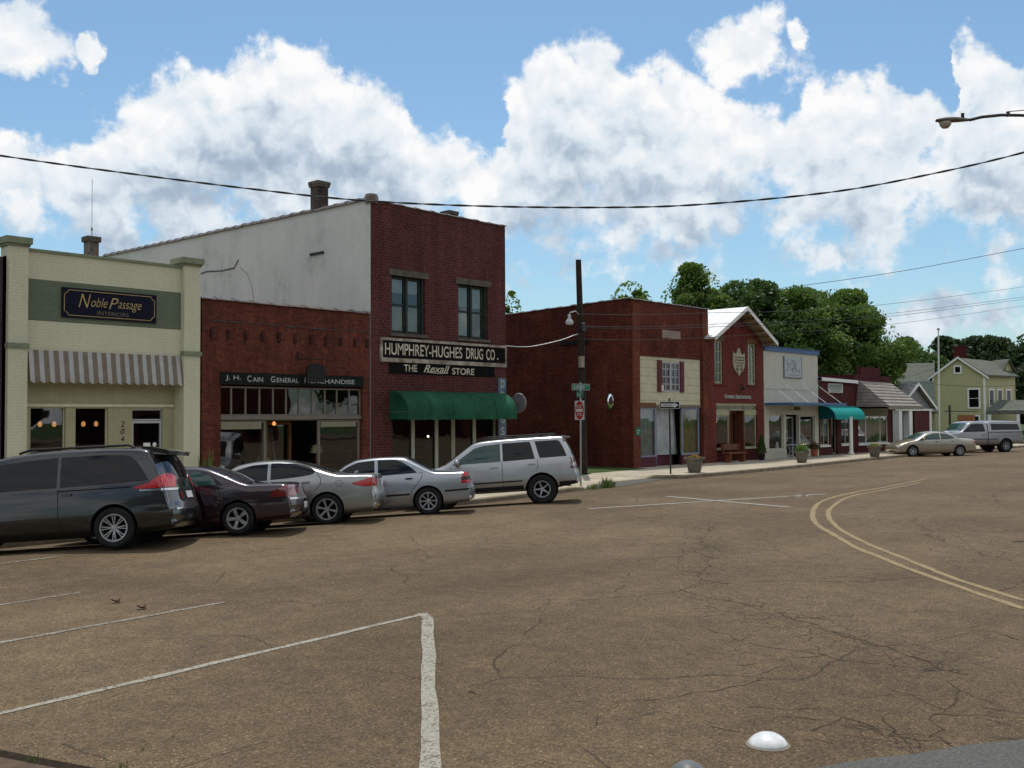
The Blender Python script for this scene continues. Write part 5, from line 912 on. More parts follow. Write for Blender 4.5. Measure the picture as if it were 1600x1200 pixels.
# ---- 9. small brick house with grey gable and two white columns
b9 = thing('brick_house', 'small red brick house with grey siding gable and two white porch columns', 'building', (47.5, 3, 0))
mb = MB(); mb.box(42.2, 50.6, 4.4, 14, -0.3, 2.7); mb.build('wall', M['smallbrick'], b9)
gx0, gx1, gp = 45.0, 50.9, 47.7
mb = MB(); mb.prism([(gx0, 3.0, 2.72), (gx1, 3.0, 2.72), (gp, 3.0, 4.42)], (0, 0.1, 0)); mb.build('gable', grooved('grey_siding', (0.17, 0.185, 0.19), 0.2, axis=2, width=0.12, dark=0.6), b9)
mb = MB(); mb.prism([(gp, 2.7, 4.56), (gp, 14, 4.56), (gx1 + 0.35, 14, 2.72), (gx1 + 0.35, 2.7, 2.72)], (0, 0, 0.08)); mb.prism([(gp, 2.7, 4.56), (gp, 14, 4.56), (gx0 - 0.7, 14, 2.9), (gx0 - 0.7, 2.7, 2.9)], (0, 0, 0.08)); mb.prism([(38.5, 4.5, 2.75), (47, 4.5, 2.75), (46, 9, 4.5), (39.5, 9, 4.5)], (0, 0, 0.08)); rf = mb.build('roof', pm('grey_shingle_roof', (0.22, 0.22, 0.22), 0.9, 0.2, 3, bump=0.4), b9)
mb = MB(); mb.prism([(gp, 2.66, 4.64), (gx1 + 0.4, 2.66, 2.8), (gx1 + 0.4, 2.66, 2.6), (gp, 2.66, 4.44)], (0, 0.05, 0)); mb.prism([(gp, 2.66, 4.64), (gx0 - 0.75, 2.66, 2.95), (gx0 - 0.75, 2.66, 2.75), (gp, 2.66, 4.44)], (0, 0.05, 0)); mb.box(44.0, 51.0, 2.9, 3.0, 2.58, 2.72); mb.build('fascia', M['white'], rf)
for x in (44.85, 46.75):
    mb = MB(); mb.box(x - 0.3, x + 0.3, 2.95, 3.4, 0, 2.6); mb.build('column', M['white'], b9)
mb = MB(); mb.box(50.5, 50.8, 2.95, 3.2, -0.1, 2.6); mb.build('corner_post', M['white'], b9); mb = MB(); mb.box(47.6, 50.5, 3.02, 4.4, -0.1, 2.58); mb.build('front_wall', M['smallbrick'], b9)
# ================================================================== vehicles
def carpaint(name, c, metal=0.6, rough=0.32, coat=1.0):
    m, t, b = newmat(name); b.inputs['Metallic'].default_value = metal; b.inputs['Roughness'].default_value = rough
    b.inputs['Coat Weight'].default_value = coat; b.inputs['Coat Roughness'].default_value = 0.06
    p = N(t, 'ShaderNodeTexCoord'); n = N(t, 'ShaderNodeTexNoise', i={'Scale': 3.0, 'Detail': 6.0}); t.links.new(p.outputs['Object'], n.inputs['Vector'])
    r = N(t, 'ShaderNodeMapRange', i={'To Min': 0.85, 'To Max': 1.12}); t.links.new(n.outputs['Fac'], r.inputs[0]); sc = N(t, 'ShaderNodeVectorMath', operation='SCALE'); sc.inputs[0].default_value = c
    t.links.new(r.outputs[0], sc.inputs['Scale']); t.links.new(sc.outputs[0], b.inputs['Base Color']); return m
def gloss(name, c, rough=0.06, metal=0, coat=1.0, spec=0.5):
    m = pm(name, c, rough, 0.15, 5, metal=metal, coat=coat, spec=spec); return m
M['carglass'] = gloss('car_glass', (0.005, 0.006, 0.008), 0.03, coat=0, spec=0.3); M['tealglass'] = gloss('pale_car_glass', (0.03, 0.065, 0.06), 0.04, coat=0, spec=0.5)
M['tyre'] = pm('tyre_rubber', (0.018, 0.018, 0.018), 0.85, 0.3, 12); M['alloy'] = pm('alloy_rim', (0.33, 0.33, 0.34), 0.4, 0.15, 8, metal=0.7)
M['redlens'] = gloss('red_lens', (0.42, 0.01, 0.012), 0.12, coat=0.4); M['darkred'] = gloss('dark_red_lens', (0.14, 0.01, 0.012), 0.12); M['clearlens'] = gloss('clear_lens', (0.5, 0.5, 0.5), 0.1); M['chrome'] = pm('chrome_trim', (0.6, 0.6, 0.6), 0.12, 0.05, metal=1.0)
M['plastic'] = pm('black_plastic', (0.02, 0.02, 0.02), 0.6, 0.2, 8); M['plate'] = pm('number_plate', (0.5, 0.5, 0.5), 0.5, 0.15, 10); M['seam'] = pm('panel_gap', (0.012, 0.012, 0.012), 0.9)

def catmull(P, k):
    out = []
    for i in range(len(P) - 1):
        p0 = Vector(P[max(i - 1, 0)]); p1 = Vector(P[i]); p2 = Vector(P[i + 1]); p3 = Vector(P[min(i + 2, len(P) - 1)])
        for j in range(k):
            t = j / k
            d = (p2 - p1).length
            m1 = (p2 - p0) / max(1e-6, (p2 - p0).length) * d * 0.75; m2 = (p3 - p1) / max(1e-6, (p3 - p1).length) * d * 0.75
            h = (2*t**3 - 3*t**2 + 1) * p1 + (t**3 - 2*t**2 + t) * m1 + (-2*t**3 + 3*t**2) * p2 + (t**3 - t**2) * m2
            out.append(h)
    out.append(Vector(P[-1])); return out
class Car:
    def __init__(s, name, label, cat, spec, group):
        s.s = spec; s.root = thing(name, label, cat, (0, 0, 0), group); s.body()
    def width(s, x, z):
        q = s.s; W = q['W'] / 2; L0, L1 = q['x0'], q['x1']; xm = (L0 + L1) / 2; h = (L1 - L0) / 2
        u = (x - xm) / h
        pl = 1 - (q.get('taper_r', 0.07) if u < 0 else q.get('taper_f', 0.11)) * abs(u) ** 3.5
        zb, zs, zr = q['belt'], q['sill'], q['zr']
        if z > zb: k = 0.965 - q['tumble'] * ((z - zb) / (zr - zb)) ** 1.15
        elif z > 0.62: k = 1.0 - 0.035 * ((z - 0.62) / (zb - 0.62)) ** 1.6
        elif z > zs + 0.1: k = 1.0 - 0.012 * ((0.62 - z) / (0.52 - zs)) ** 2
        else: k = 0.985 - 0.06 * max(0, (zs + 0.1 - z) / 0.1)
        return W * pl * k
    def body(s):
        q = s.s; T = catmull([Vector((a, 0, b)) for a, b in q['top']], 5)
        n = len(T); xb0, xb1 = q['bot'][0][0], q['bot'][-1][0]
        bx_ = [p[0] for p in q['bot']]; bz_ = [p[1] for p in q['bot']]
        NS, NT = 12, 12; verts = []; m = 0
        r = q.get('r', 0.085)
        for j in range(n):
            t = (T[min(j + 1, n - 1)] - T[max(j - 1, 0)]).normalized(); nr = Vector((t.z, 0, -t.x)); 
            if nr.dot(T[j] - Vector(((q['x0'] + q['x1']) / 2, 0, 0.7))) < 0: nr = -nr
            e = min(1, j / 4, (n - 1 - j) / 4); h = (0.035 + 0.09 * nr.x ** 2) * e
            Te = T[j] - nr * h
            bxp = min(max(T[j].x, xb0), xb1); B = Vector((bxp, 0, float(np.interp(bxp, bx_, bz_))))
            if (Te - B).length < 0.012: Te = B + Vector((0, 0, 0.012))
            L = (Te - B).length; ring = []
            rr = min(r, L * 0.48)
            def inset(dl): 
                return rr - math.sqrt(max(0, rr * rr - (rr - dl) ** 2)) if dl < rr else 0
            fr = [0, 0.12, 0.35, 0.7, 1.0]; ds = [rr * f for f in fr]; mid = [rr + (L - 2 * rr) * k / 9 for k in range(1, 9)]; ds = ds + mid + [L - d for d in ds[::-1]]
            wB = s.width(B.x, B.z) - rr; wT = s.width(Te.x, Te.z) - rr
            for k in range(NS): ring.append(Vector((B.x, wB * k / NS, B.z)))
            for d in ds:
                P = B + (Te - B) * (d / L); dl = min(d, L - d); ring.append(Vector((P.x, s.width(P.x, P.z) - inset(dl), P.z)))
            for k in range(NT - 1, 0, -1):
                f = k / NT; ring.append(T[j] - nr * (h * f ** 2.4) + Vector((0, wT * f, 0)))
            c = T[j].copy(); full = ring + [c] + [Vector((p.x, -p.y, p.z)) for p in ring[:0:-1]]
            m = len(full); verts += full
        mb = MB(); fs = [(i * m + k, (i + 1) * m + k, (i + 1) * m + (k + 1) % m, i * m + (k + 1) % m) for i in range(n - 1) for k in range(m)]
        fs.append(list(range(m))); fs.append([(n - 1) * m + k for k in range(m)][::-1]); mb.add(verts, fs)
        o = mb.build('body', [q['paint'], M['plastic']], s.root, smooth=True)
        dg = bpy.context.evaluated_depsgraph_get(); s.bvh = BVHTree.FromPolygons([Vector(v) for v in mb.v], mb.f)
        # wheel arches cut out of the body
        cut = MB(); 
        for wx in (0, q['wb']):
            for sg in (-1, 1): cut.lathe((wx, sg * (q['W'] / 2 - 0.10), q['R'] + 0.005), [(q['RA'], -0.2), (q['RA'], 0.2)], 40, 'Y')
        for wx in (): pass
        co = cut.build('cutter', M['plastic'], None)
        md = o.modifiers.new('b', 'BOOLEAN'); md.operation = 'DIFFERENCE'; md.object = co; md.solver = 'EXACT'
        try: md.material_mode = 'TRANSFER'
        except Exception: pass
        dg = bpy.context.evaluated_depsgraph_get(); dg.update(); me = bpy.data.meshes.new_from_object(o.evaluated_get(dg)); o.modifiers.clear()
        if len(me.polygons) > 200: 
            o.data = me
            try: me.set_sharp_from_angle(angle=R(38))
            except Exception: pass
        bpy.data.objects.remove(co); s.b = o
    def hit(s, o, d):
        h = s.bvh.ray_cast(Vector(o), Vector(d)); 
        return (h[0], h[1]) if h[0] is not None else (None, None)
    def patch(s, mb, poly, mode, off=0.006, nx=22, nz=7, sg=1):
        """drape an outline on the body. mode 'S' side (x,z), 'R' rear (y,z), 'F' front (y,z), 'T' top (x,y)"""
        A = np.array(poly, float); x0, x1 = A[:, 0].min() + 1e-4, A[:, 0].max() - 1e-4; V = []; ok = []
        for i in range(nx + 1):
            x = x0 + (x1 - x0) * i / nx; zs = []
            for a, b in zip(A, np.roll(A, -1, 0)):
                if (a[0] - x) * (b[0] - x) <= 0 and abs(a[0] - b[0]) > 1e-9: zs.append(a[1] + (b[1] - a[1]) * (x - a[0]) / (b[0] - a[0]))
            if len(zs) < 2: zs = [A[:, 1].mean()] * 2
            lo, hi = min(zs), max(zs)
            for j in range(nz + 1):
                z = lo + (hi - lo) * j / nz
                if mode == 'S': o, d = (x, 3 * sg, z), (0, -sg, 0)
                elif mode == 'R': o, d = (-9, x, z), (1, 0, 0)
                elif mode == 'F': o, d = (12, x, z), (-1, 0, 0)
                else: o, d = (x, z, 6), (0, 0, -1)
                p, nn = s.hit(o, d)
                if p is None or (mode == 'R' and p.x > s.s['x0'] + 0.30 + (0.6 if poly[0][1] > 1.1 else 0)): V.append((0, 0, 0)); ok.append(False)
                else:
                    if nn.dot(Vector(d)) > 0: nn = -nn
                    V.append(tuple(p + nn * off)); ok.append(True)
        fs = []
        for i in range(nx):
            for j in range(nz):
                f = (i * (nz + 1) + j, (i + 1) * (nz + 1) + j, (i + 1) * (nz + 1) + j + 1, i * (nz + 1) + j + 1)
                if all(ok[k] for k in f): fs.append(f)
        mb.add(V, fs)
    def side(s, name, poly, mat, off=0.006, both=True, smooth=True, label=None, **k):
        out = None
        for sg in ((1, -1) if both else (1,)):
            mb = MB(); s.patch(mb, poly, 'S', off, sg=sg, **k); out = mb.build(name, mat, s.root, smooth=smooth, fixn=False)
        return out
    def proj(s, name, polys, mat, off=0.006, parent=None, **k):
        mb = MB()
        for mode, poly in polys: s.patch(mb, poly, mode, off, **k)
        return mb.build(name, mat, parent or s.root, smooth=True, fixn=False)
    def seamline(s, pts, name='door_gap', w=0.011, mat=None, both=True, off=0.003):
        for sg in ((1, -1) if both else (1,)):
            mb = MB(); Q = []
            for a, b in zip(pts[:-1], pts[1:]):
                a = Vector(a); b = Vector(b); n = max(1, int((b - a).length / 0.05)); Q += [a + (b - a) * i / n for i in range(n)]
            Q.append(Vector(pts[-1])); V = []; good = True
            for i, p in enumerate(Q):
                t = (Q[min(i + 1, len(Q) - 1)] - Q[max(0, i - 1)]).normalized(); nn = Vector((-t.y, t.x)) * w / 2
                for e in (nn, -nn):
                    h, m_ = s.hit((p.x + e.x, 3 * sg, p.y + e.y), (0, -sg, 0)); V.append(tuple(h + Vector((0, sg * off, 0))) if h else (p.x, 0, p.y))
            mb.add(V, [(2 * i, 2 * i + 2, 2 * i + 3, 2 * i + 1) for i in range(len(Q) - 1)]); mb.build(name, mat or M['seam'], s.root, fixn=False)
    def wheels(s, style):
        q = s.s; Rw = q['R']; rim = q['rim']
        for wx in (0, q['wb']):
            for sg in (1, -1):
                cy = sg * (q['W'] / 2 - 0.125); y_out = 0.115
                mb = MB(); mb.lathe((wx, cy, Rw), [(rim, -0.1), (rim + 0.02, -0.115), (Rw - 0.03, -0.115), (Rw, -0.085), (Rw, 0.085), (Rw - 0.03, 0.112), (rim + 0.03, 0.112), (rim, 0.095), (rim, -0.1)], 40, 'Y', cap=False)
                ty = mb.build('wheel', M['tyre'], s.root, smooth=True, auto=40)
                mb = MB(); f = sg
                def L(prof): 
                    mb.lathe((wx, cy, Rw), [(a, b * f) for a, b in prof], 36, 'Y', cap=False)
                L([(rim - 0.018, 0.085), (rim + 0.004, 0.104), (rim + 0.004, 0.11), (rim - 0.02, 0.108), (rim - 0.03, 0.02), (rim - 0.03, -0.06)])
                L([(0.001, 0.088), (0.045, 0.085), (0.055, 0.07), (0.055, 0.03)])
                k = style['n']; w0, w1 = style['w']
                for i in range(k):
                    a = 2 * math.pi * (i + style.get('ph', 0)) / k + (style.get('pair', 0) if 0 else 0)
                    for pr in ((-style['pair'], style['pair']) if style.get('pair') else (0,)):
                        an = a + pr; c_, s_ = math.cos(an), math.sin(an); V = []
                        for (rr, ww, yy) in ((0.04, w0, 0.083), (rim * 0.55, (w0 + w1) / 2, 0.094), (rim - 0.012, w1, 0.098)):
                            for (e, dy) in ((-1, 0), (1, 0), (1, -0.03), (-1, -0.03)):
                                V.append((wx + rr * c_ - e * ww * s_ / 2, cy + f * (yy + dy), Rw + rr * s_ + e * ww * c_ / 2))
                        mb.add(V, [(0, 1, 5, 4), (4, 5, 9, 8), (1, 2, 6, 5), (5, 6, 10, 9), (3, 0, 4, 7), (7, 4, 8, 11), (8, 9, 10, 11)])
                mb.build('rim', M['alloy'], ty, smooth=False)
                mb = MB(); mb.lathe((wx, cy, Rw), [(0.001, 0.0), (rim - 0.03, 0.0)], 24, 'Y'); mb.build('wheel_shade_disc', M['seam'], ty)  # black disc stands in for the shade behind the spokes
                mb = MB(); mb.grid(lambda u, v: (wx + (q['RA'] - 0.006) * math.cos(-0.35 + (math.pi + 0.7) * u), sg * (q['W'] / 2 - 0.045 - 0.26 * v), Rw + 0.005 + (q['RA'] - 0.006) * math.sin(-0.35 + (math.pi + 0.7) * u)), 30, 1)
                mb.grid(lambda u, v: (wx + v * (q['RA'] - 0.006) * math.cos(6.2832 * u), sg * (q['W'] / 2 - 0.30), Rw + 0.005 + v * (q['RA'] - 0.006) * math.sin(6.2832 * u)), 24, 1)
                mb.build('wheel_arch', M['plastic'], s.root, smooth=True, fixn=False)
        mb = MB(); mb.box(-0.35, q['wb'] + 0.35, -q['W'] / 2 + 0.38, q['W'] / 2 - 0.38, q['bot'][0][1] - 0.03, q['sill'] + 0.12); mb.tube([(0, -q['W'] / 2 + 0.2, Rw), (0, q['W'] / 2 - 0.2, Rw)], 0.05, 8); mb.build('underbody', M['plastic'], s.root)
    def handle(s, x, z, w=0.17, mat=None):
        for sg in (1, -1):
            h, nn = s.hit((x, 3 * sg, z), (0, -sg, 0)); y = abs(h.y); mb = MB()
            mb.box(x - w / 2, x + w / 2, sg * (y + 0.012), sg * (y + 0.036), z - 0.014, z + 0.018); mb.box(x - w / 2, x - w / 2 + 0.03, sg * (y - 0.01), sg * (y + 0.013), z - 0.012, z + 0.014); mb.box(x + w / 2 - 0.03, x + w / 2, sg * (y - 0.01), sg * (y + 0.013), z - 0.012, z + 0.014)
            mb.build('door_handle', mat or s.s['paint'], s.root)
    def mirror(s, x, z, mat=None):
        for sg in (1, -1):
            h, nn = s.hit((x, 3 * sg, z - 0.04), (0, -sg, 0)); y = abs(h.y) if h else s.s['W'] / 2 - 0.1; mb = MB()
            P = []
            mb.grid(lambda u, v: (x + 0.10 * math.cos(math.pi * (v - 0.5)) * 0.8 - 0.02, sg * (y + 0.13 + 0.11 * math.sin(math.pi * (v - 0.5)) * 1.0), z + 0.02 + 0.085 * math.cos(2 * math.pi * u) * math.cos(math.pi * (v - 0.5)) ** 0.5 if abs(v - 0.5) < 0.499 else z + 0.02), 14, 8)
            mb.lathe((x, sg * (y + 0.13), z + 0.02), [(0.001, -0.11), (0.06, -0.1), (0.09, -0.05), (0.095, 0.03), (0.08, 0.09), (0.001, 0.11)], 16, 'Y'); mb.v = [(x + (p[0] - x) * 0.75, p[1], p[2]) for p in mb.v]
            mb.box(x - 0.03, x + 0.03, sg * (y - 0.02), sg * (y + 0.06), z - 0.05, z + 0.0); mb.build('mirror', mat or s.s['paint'], s.root, smooth=True, fixn=True)
    def place(s, x, y, head, pitch=0.0, z=None, roll=0.0):
        o = s.root; o.location = (x, y, road_z(x, y) if z is None else z)
        # root sits between the wheels at the rear axle; offset so that x,y is the near rear tyre
        o.rotation_mode = 'XYZ'; o.rotation_euler = (roll, -pitch, head)
def put(car, x, y, head):
    """x,y : ground point of the left rear tyre"""
    W = car.s['W'] / 2 - 0.06; wb = car.s['wb']; c, s = math.cos(head), math.sin(head)
    ax, ay = x + W * s, y - W * c
    zr = road_z(ax, ay); zf = road_z(ax + wb * c, ay + wb * s); pitch = math.atan2(zf - zr, wb)
    zl = road_z(x + wb * c * 0.5, y + wb * s * 0.5); zr2 = road_z(x + 2 * W * s + wb * c * .5, y - 2 * W * c + wb * s * .5); roll = math.atan2(zl - zr2, 2 * W)
    car.place(ax, ay, head, pitch, zr, 0.0)
    car.root.rotation_euler = (roll, -pitch, head)
GL = 'cars parked at an angle along the kerb'

# --- dark minivan
van = Car('parked_minivan', 'dark grey minivan at the far left with red tail lamps and roof spoiler', 'minivan', dict(W=1.98, x0=-1.08, x1=4.02, wb=3.03, R=0.345, RA=0.40, rim=0.235, belt=1.06, sill=0.26, zr=1.72, tumble=0.15, paint=carpaint('charcoal_paint', (0.008, 0.009, 0.009), 0.3, 0.28), r=0.09, taper_r=0.06,
    top=[(-0.98, 0.28), (-1.06, 0.36), (-1.09, 0.50), (-1.075, 0.62), (-1.03, 0.74), (-0.985, 0.9), (-0.93, 1.12), (-0.80, 1.42), (-0.62, 1.66), (-0.40, 1.715), (0.3, 1.755), (1.2, 1.755), (1.9, 1.70), (2.4, 1.56), (2.9, 1.30), (3.2, 1.12), (3.6, 0.99), (3.86, 0.84), (3.98, 0.62), (4.0, 0.42), (3.9, 0.24)],
    bot=[(-0.98, 0.27), (-0.5, 0.22), (0, 0.24), (0.5, 0.2), (2.6, 0.2), (3.4, 0.2), (3.9, 0.23)]), GL)
van.wheels(dict(n=8, w=(0.018, 0.018), pair=0.12))
g1 = [(-0.60, 1.12), (-0.50, 1.30), (-0.36, 1.50), (-0.22, 1.575), (0.2, 1.60), (0.9, 1.60), (0.9, 1.08), (0.2, 1.09)]
van.side('side_window', g1, M['carglass']); van.side('side_window', [(0.96, 1.08), (0.96, 1.60), (1.5, 1.575), (1.98, 1.53), (1.98, 1.07)], M['carglass'])
van.side('side_window', [(2.04, 1.07), (2.04, 1.50), (2.35, 1.38), (2.72, 1.18), (2.85, 1.08)], M['tealglass'])
van.seamline([(0.93, 1.05), (0.93, 0.6), (0.86, 0.3)]); van.seamline([(2.01, 1.05), (2.02, 0.3)]); van.seamline([(-0.3, 1.02), (0.93, 1.02)], 'slide_rail', 0.02); van.seamline([(3.0, 1.0), (3.02, 0.3), (2.02, 0.28)])
van.proj('rear_window', [('R', [(-0.64, 1.15), (0.64, 1.15), (0.56, 1.60), (-0.56, 1.60)])], M['carglass'], nx=20, nz=10)
for sg in (1, -1):
    mb = MB(); van.patch(mb, [(-0.93, 0.98), (-0.90, 1.16), (-0.83, 1.24), (-0.76, 1.18), (-0.60, 1.075), (-0.32, 1.0), (-0.50, 0.975)], 'S', 0.012, sg=sg); van.patch(mb, [(sg * 0.98, 0.985), (sg * 0.98, 1.21), (sg * 0.78, 1.17), (sg * 0.62, 1.08), (sg * 0.62, 0.99)], 'R', 0.012)
    tl_ = mb.build('tail_light', M['redlens'], van.root, smooth=True, fixn=False); mb = MB(); van.patch(mb, [(-0.95, 0.925), (-0.95, 0.965), (-0.45, 0.965), (-0.45, 0.94)], 'S', 0.012, sg=sg, nz=2); mb.build('trim_strip', M['chrome'], tl_, smooth=True, fixn=False)
mb = MB(); mb.prism([(-0.86, 0.60, 1.55), (-0.88, 0.60, 1.62), (-0.60, 0.64, 1.70), (-0.42, 0.66, 1.725), (-0.42, 0.66, 1.66), (-0.60, 0.64, 1.58)], (0, -1.24, 0)); mb.build('roof_spoiler', van.s['paint'], van.root)
van.proj('chrome_strip', [('R', [(-0.6, 0.585), (-0.6, 0.615), (0.72, 0.615), (0.72, 0.585)])], M['chrome'], 0.015, nz=2)
van.proj('number_plate', [('R', [(-0.26, 0.78), (-0.26, 0.90), (0.12, 0.90), (0.12, 0.78)])], M['plate'], 0.012, nx=4, nz=2)
van.proj('plate_recess', [('R', [(-0.42, 0.74), (-0.42, 0.94), (0.42, 0.94), (0.42, 0.74)])], M['seam'], 0.005, nz=3)
van.proj('red_sticker', [('R', [(0.30, 0.76), (0.30, 0.88), (0.42, 0.88), (0.42, 0.76)])], M['darkred'], 0.014, nx=3, nz=2)
van.proj('badge', [('R', [(-0.08, 0.99), (-0.08, 1.06), (0.08, 1.06), (0.08, 0.99)])], M['chrome'], 0.014, nx=4, nz=2)
for sg in (1, -1):
    mb = MB(); mb.tube([(-0.3, sg * 0.66, 1.70), (-0.2, sg * 0.66, 1.755), (1.5, sg * 0.66, 1.775), (1.7, sg * 0.66, 1.72)], 0.022, 6); mb.build('roof_rail', M['plastic'], van.root)
van.handle(0.78, 0.95, mat=None); van.handle(2.2, 0.95); van.mirror(2.72, 1.08)
van.proj('windscreen', [('T', [(2.05, -0.62), (2.05, 0.62), (2.95, 0.70), (2.95, -0.70)])], M['tealglass'])
put(van, -19.76, -9.20, R(134))

# --- maroon saloon
mar = Car('parked_sedan', 'dark maroon sedan with bluish rear window between the minivan and a silver sedan', 'sedan', dict(W=1.80, x0=-1.10, x1=3.65, wb=2.70, R=0.305, RA=0.35, rim=0.205, belt=0.93, sill=0.22, zr=1.36, tumble=0.22, paint=carpaint('maroon_paint', (0.018, 0.004, 0.009), 0.3, 0.26), r=0.09, taper_r=0.09,
    top=[(-0.98, 0.26), (-1.10, 0.34), (-1.13, 0.48), (-1.115, 0.60), (-1.08, 0.72), (-1.05, 0.84), (-1.00, 0.91), (-0.92, 0.945), (-0.5, 0.965), (-0.22, 0.985), (0.15, 1.16), (0.50, 1.31), (0.80, 1.375), (1.3, 1.39), (1.8, 1.35), (2.15, 1.20), (2.55, 0.98), (3.0, 0.88), (3.45, 0.76), (3.6, 0.6), (3.62, 0.4), (3.5, 0.24)],
    bot=[(-0.98, 0.25), (-0.5, 0.21), (0.5, 0.17), (2.3, 0.17), (3.5, 0.22)]), GL)
mar.wheels(dict(n=5, w=(0.055, 0.075)))
mar.side('side_window', [(0.40, 0.97), (0.52, 1.14), (0.74, 1.25), (0.98, 1.275), (0.98, 0.96)], M['tealglass']); mar.side('side_window', [(1.05, 0.96), (1.05, 1.28), (1.5, 1.29), (1.72, 1.24), (2.25, 0.97), (2.28, 0.95)], M['carglass'])
mar.side('side_window', [(0.27, 0.965), (0.37, 0.965), (0.48, 1.13), (0.42, 1.10)], M['carglass'], nx=8, nz=3)
mar.proj('rear_window', [('T', [(-0.18, -0.70), (-0.18, 0.70), (0.66, 0.60), (0.66, -0.60)])], gloss('blue_reflecting_glass', (0.03, 0.05, 0.065), 0.12, spec=1.0), 0.006, nx=16, nz=10)
mar.seamline([(1.01, 0.93), (1.0, 0.25)]); mar.seamline([(0.36, 0.95), (0.30, 0.7), (0.38, 0.5), (0.5, 0.3)]); mar.seamline([(2.3, 0.92), (2.25, 0.25)])
for sg in (1, -1):
    mb = MB(); mar.patch(mb, [(-1.05, 0.67), (-1.04, 0.84), (-0.95, 0.89), (-0.72, 0.80), (-0.62, 0.70), (-0.66, 0.665)], 'S', 0.01, sg=sg); mar.patch(mb, [(sg * 0.9, 0.67), (sg * 0.9, 0.83), (sg * 0.30, 0.83), (sg * 0.30, 0.70)], 'R', 0.01); mb.build('tail_light', M['darkred'], mar.root, smooth=True, fixn=False)
mar.proj('bumper_strip', [('R', [(-0.8, 0.60), (-0.8, 0.635), (0.8, 0.635), (0.8, 0.60)])], M['chrome'], 0.012, nz=2)
mar.proj('number_plate', [('R', [(-0.17, 0.42), (-0.17, 0.54), (0.17, 0.54), (0.17, 0.42)])], M['plate'], 0.02, nx=4, nz=2)
mar.handle(1.2, 0.82); mar.handle(0.52, 0.80, 0.13, M['darkred']); mar.mirror(2.15, 0.98); mar.proj('windscreen', [('T', [(1.85, -0.52), (1.85, 0.52), (2.5, 0.66), (2.5, -0.66)])], M['carglass'])
put(mar, -17.16, -8.93, R(133))

# --- silver-gold saloon with oval side glass
lex = Car('parked_sedan', 'large champagne silver sedan with curved side windows and red wedge tail lamps', 'sedan', dict(W=1.82, x0=-1.10, x1=3.74, wb=2.77, R=0.325, RA=0.37, rim=0.225, belt=0.98, sill=0.22, zr=1.42, tumble=0.22, paint=carpaint('champagne_silver_paint', (0.29, 0.295, 0.285), 0.75, 0.3), r=0.10, taper_r=0.09,
    top=[(-0.92, 0.24), (-1.10, 0.34), (-1.15, 0.46), (-1.145, 0.58), (-1.11, 0.72), (-1.09, 0.84), (-1.08, 0.94), (-1.06, 1.01), (-0.98, 1.04), (-0.6, 1.06), (-0.25, 1.09), (0.2, 1.25), (0.6, 1.38), (1.0, 1.45), (1.5, 1.46), (1.95, 1.40), (2.3, 1.24), (2.7, 1.05), (3.1, 0.95), (3.5, 0.80), (3.7, 0.60), (3.7, 0.4), (3.55, 0.22)],
    bot=[(-0.92, 0.23), (-0.5, 0.20), (0.5, 0.17), (2.3, 0.17), (3.55, 0.20)]), GL)
lex.wheels(dict(n=6, w=(0.035, 0.055), ph=0.25))
lex.side('side_window', [(0.22, 1.14), (0.27, 1.20), (0.42, 1.27), (0.65, 1.335), (1.0, 1.365), (1.18, 1.368), (1.18, 1.02), (0.8, 1.035), (0.5, 1.055), (0.32, 1.08), (0.24, 1.11)], M['carglass']); lex.side('side_window', [(1.25, 1.01), (1.25, 1.366), (1.6, 1.35), (1.95, 1.26), (2.45, 1.02), (2.5, 1.0)], M['carglass'])
lex.proj('rear_window', [('T', [(-0.14, -0.56), (-0.14, 0.56), (0.70, 0.50), (0.70, -0.50)])], M['carglass'], nx=16, nz=10); lex.proj('windscreen', [('T', [(1.95, -0.54), (1.95, 0.54), (2.6, 0.68), (2.6, -0.68)])], M['carglass'])
lex.seamline([(1.215, 1.0), (1.2, 0.25)]); lex.seamline([(0.2, 1.14), (0.10, 0.98), (0.12, 0.84), (0.26, 0.72)]); lex.seamline([(2.5, 0.98), (2.4, 0.25)]); lex.seamline([(-0.35, 0.80), (-0.35, 0.92), (-0.22, 0.92), (-0.22, 0.80), (-0.35, 0.80)], 'fuel_flap', 0.008)
for sg in (1, -1):
    mb = MB(); lex.patch(mb, [(-1.04, 0.755), (-1.04, 0.93), (-0.94, 0.94), (-0.64, 0.865), (-0.54, 0.845), (-0.62, 0.80), (-0.80, 0.765)], 'S', 0.01, sg=sg); lex.patch(mb, [(sg * 0.92, 0.76), (sg * 0.92, 0.93), (sg * 0.66, 0.93), (sg * 0.66, 0.78)], 'R', 0.01); mb.build('tail_light', M['redlens'], lex.root, smooth=True, fixn=False)
lex.proj('number_plate', [('R', [(-0.17, 0.78), (-0.17, 0.89), (0.17, 0.89), (0.17, 0.78)])], M['plate'], 0.01, nx=4, nz=2); lex.proj('trunk_chrome', [('R', [(-0.5, 0.93), (-0.5, 0.955), (0.5, 0.955), (0.5, 0.93)])], M['chrome'], 0.012, nz=2)
lex.handle(0.42, 0.92); lex.handle(1.4, 0.91); lex.mirror(2.35, 1.03)
mb = MB(); mb.tube([(-0.55, 0.3, 1.06), (-0.62, 0.3, 1.10)], 0.03, 8); mb.build('antenna_base', lex.s['paint'], lex.root)
put(lex, -14.62, -8.37, R(133))

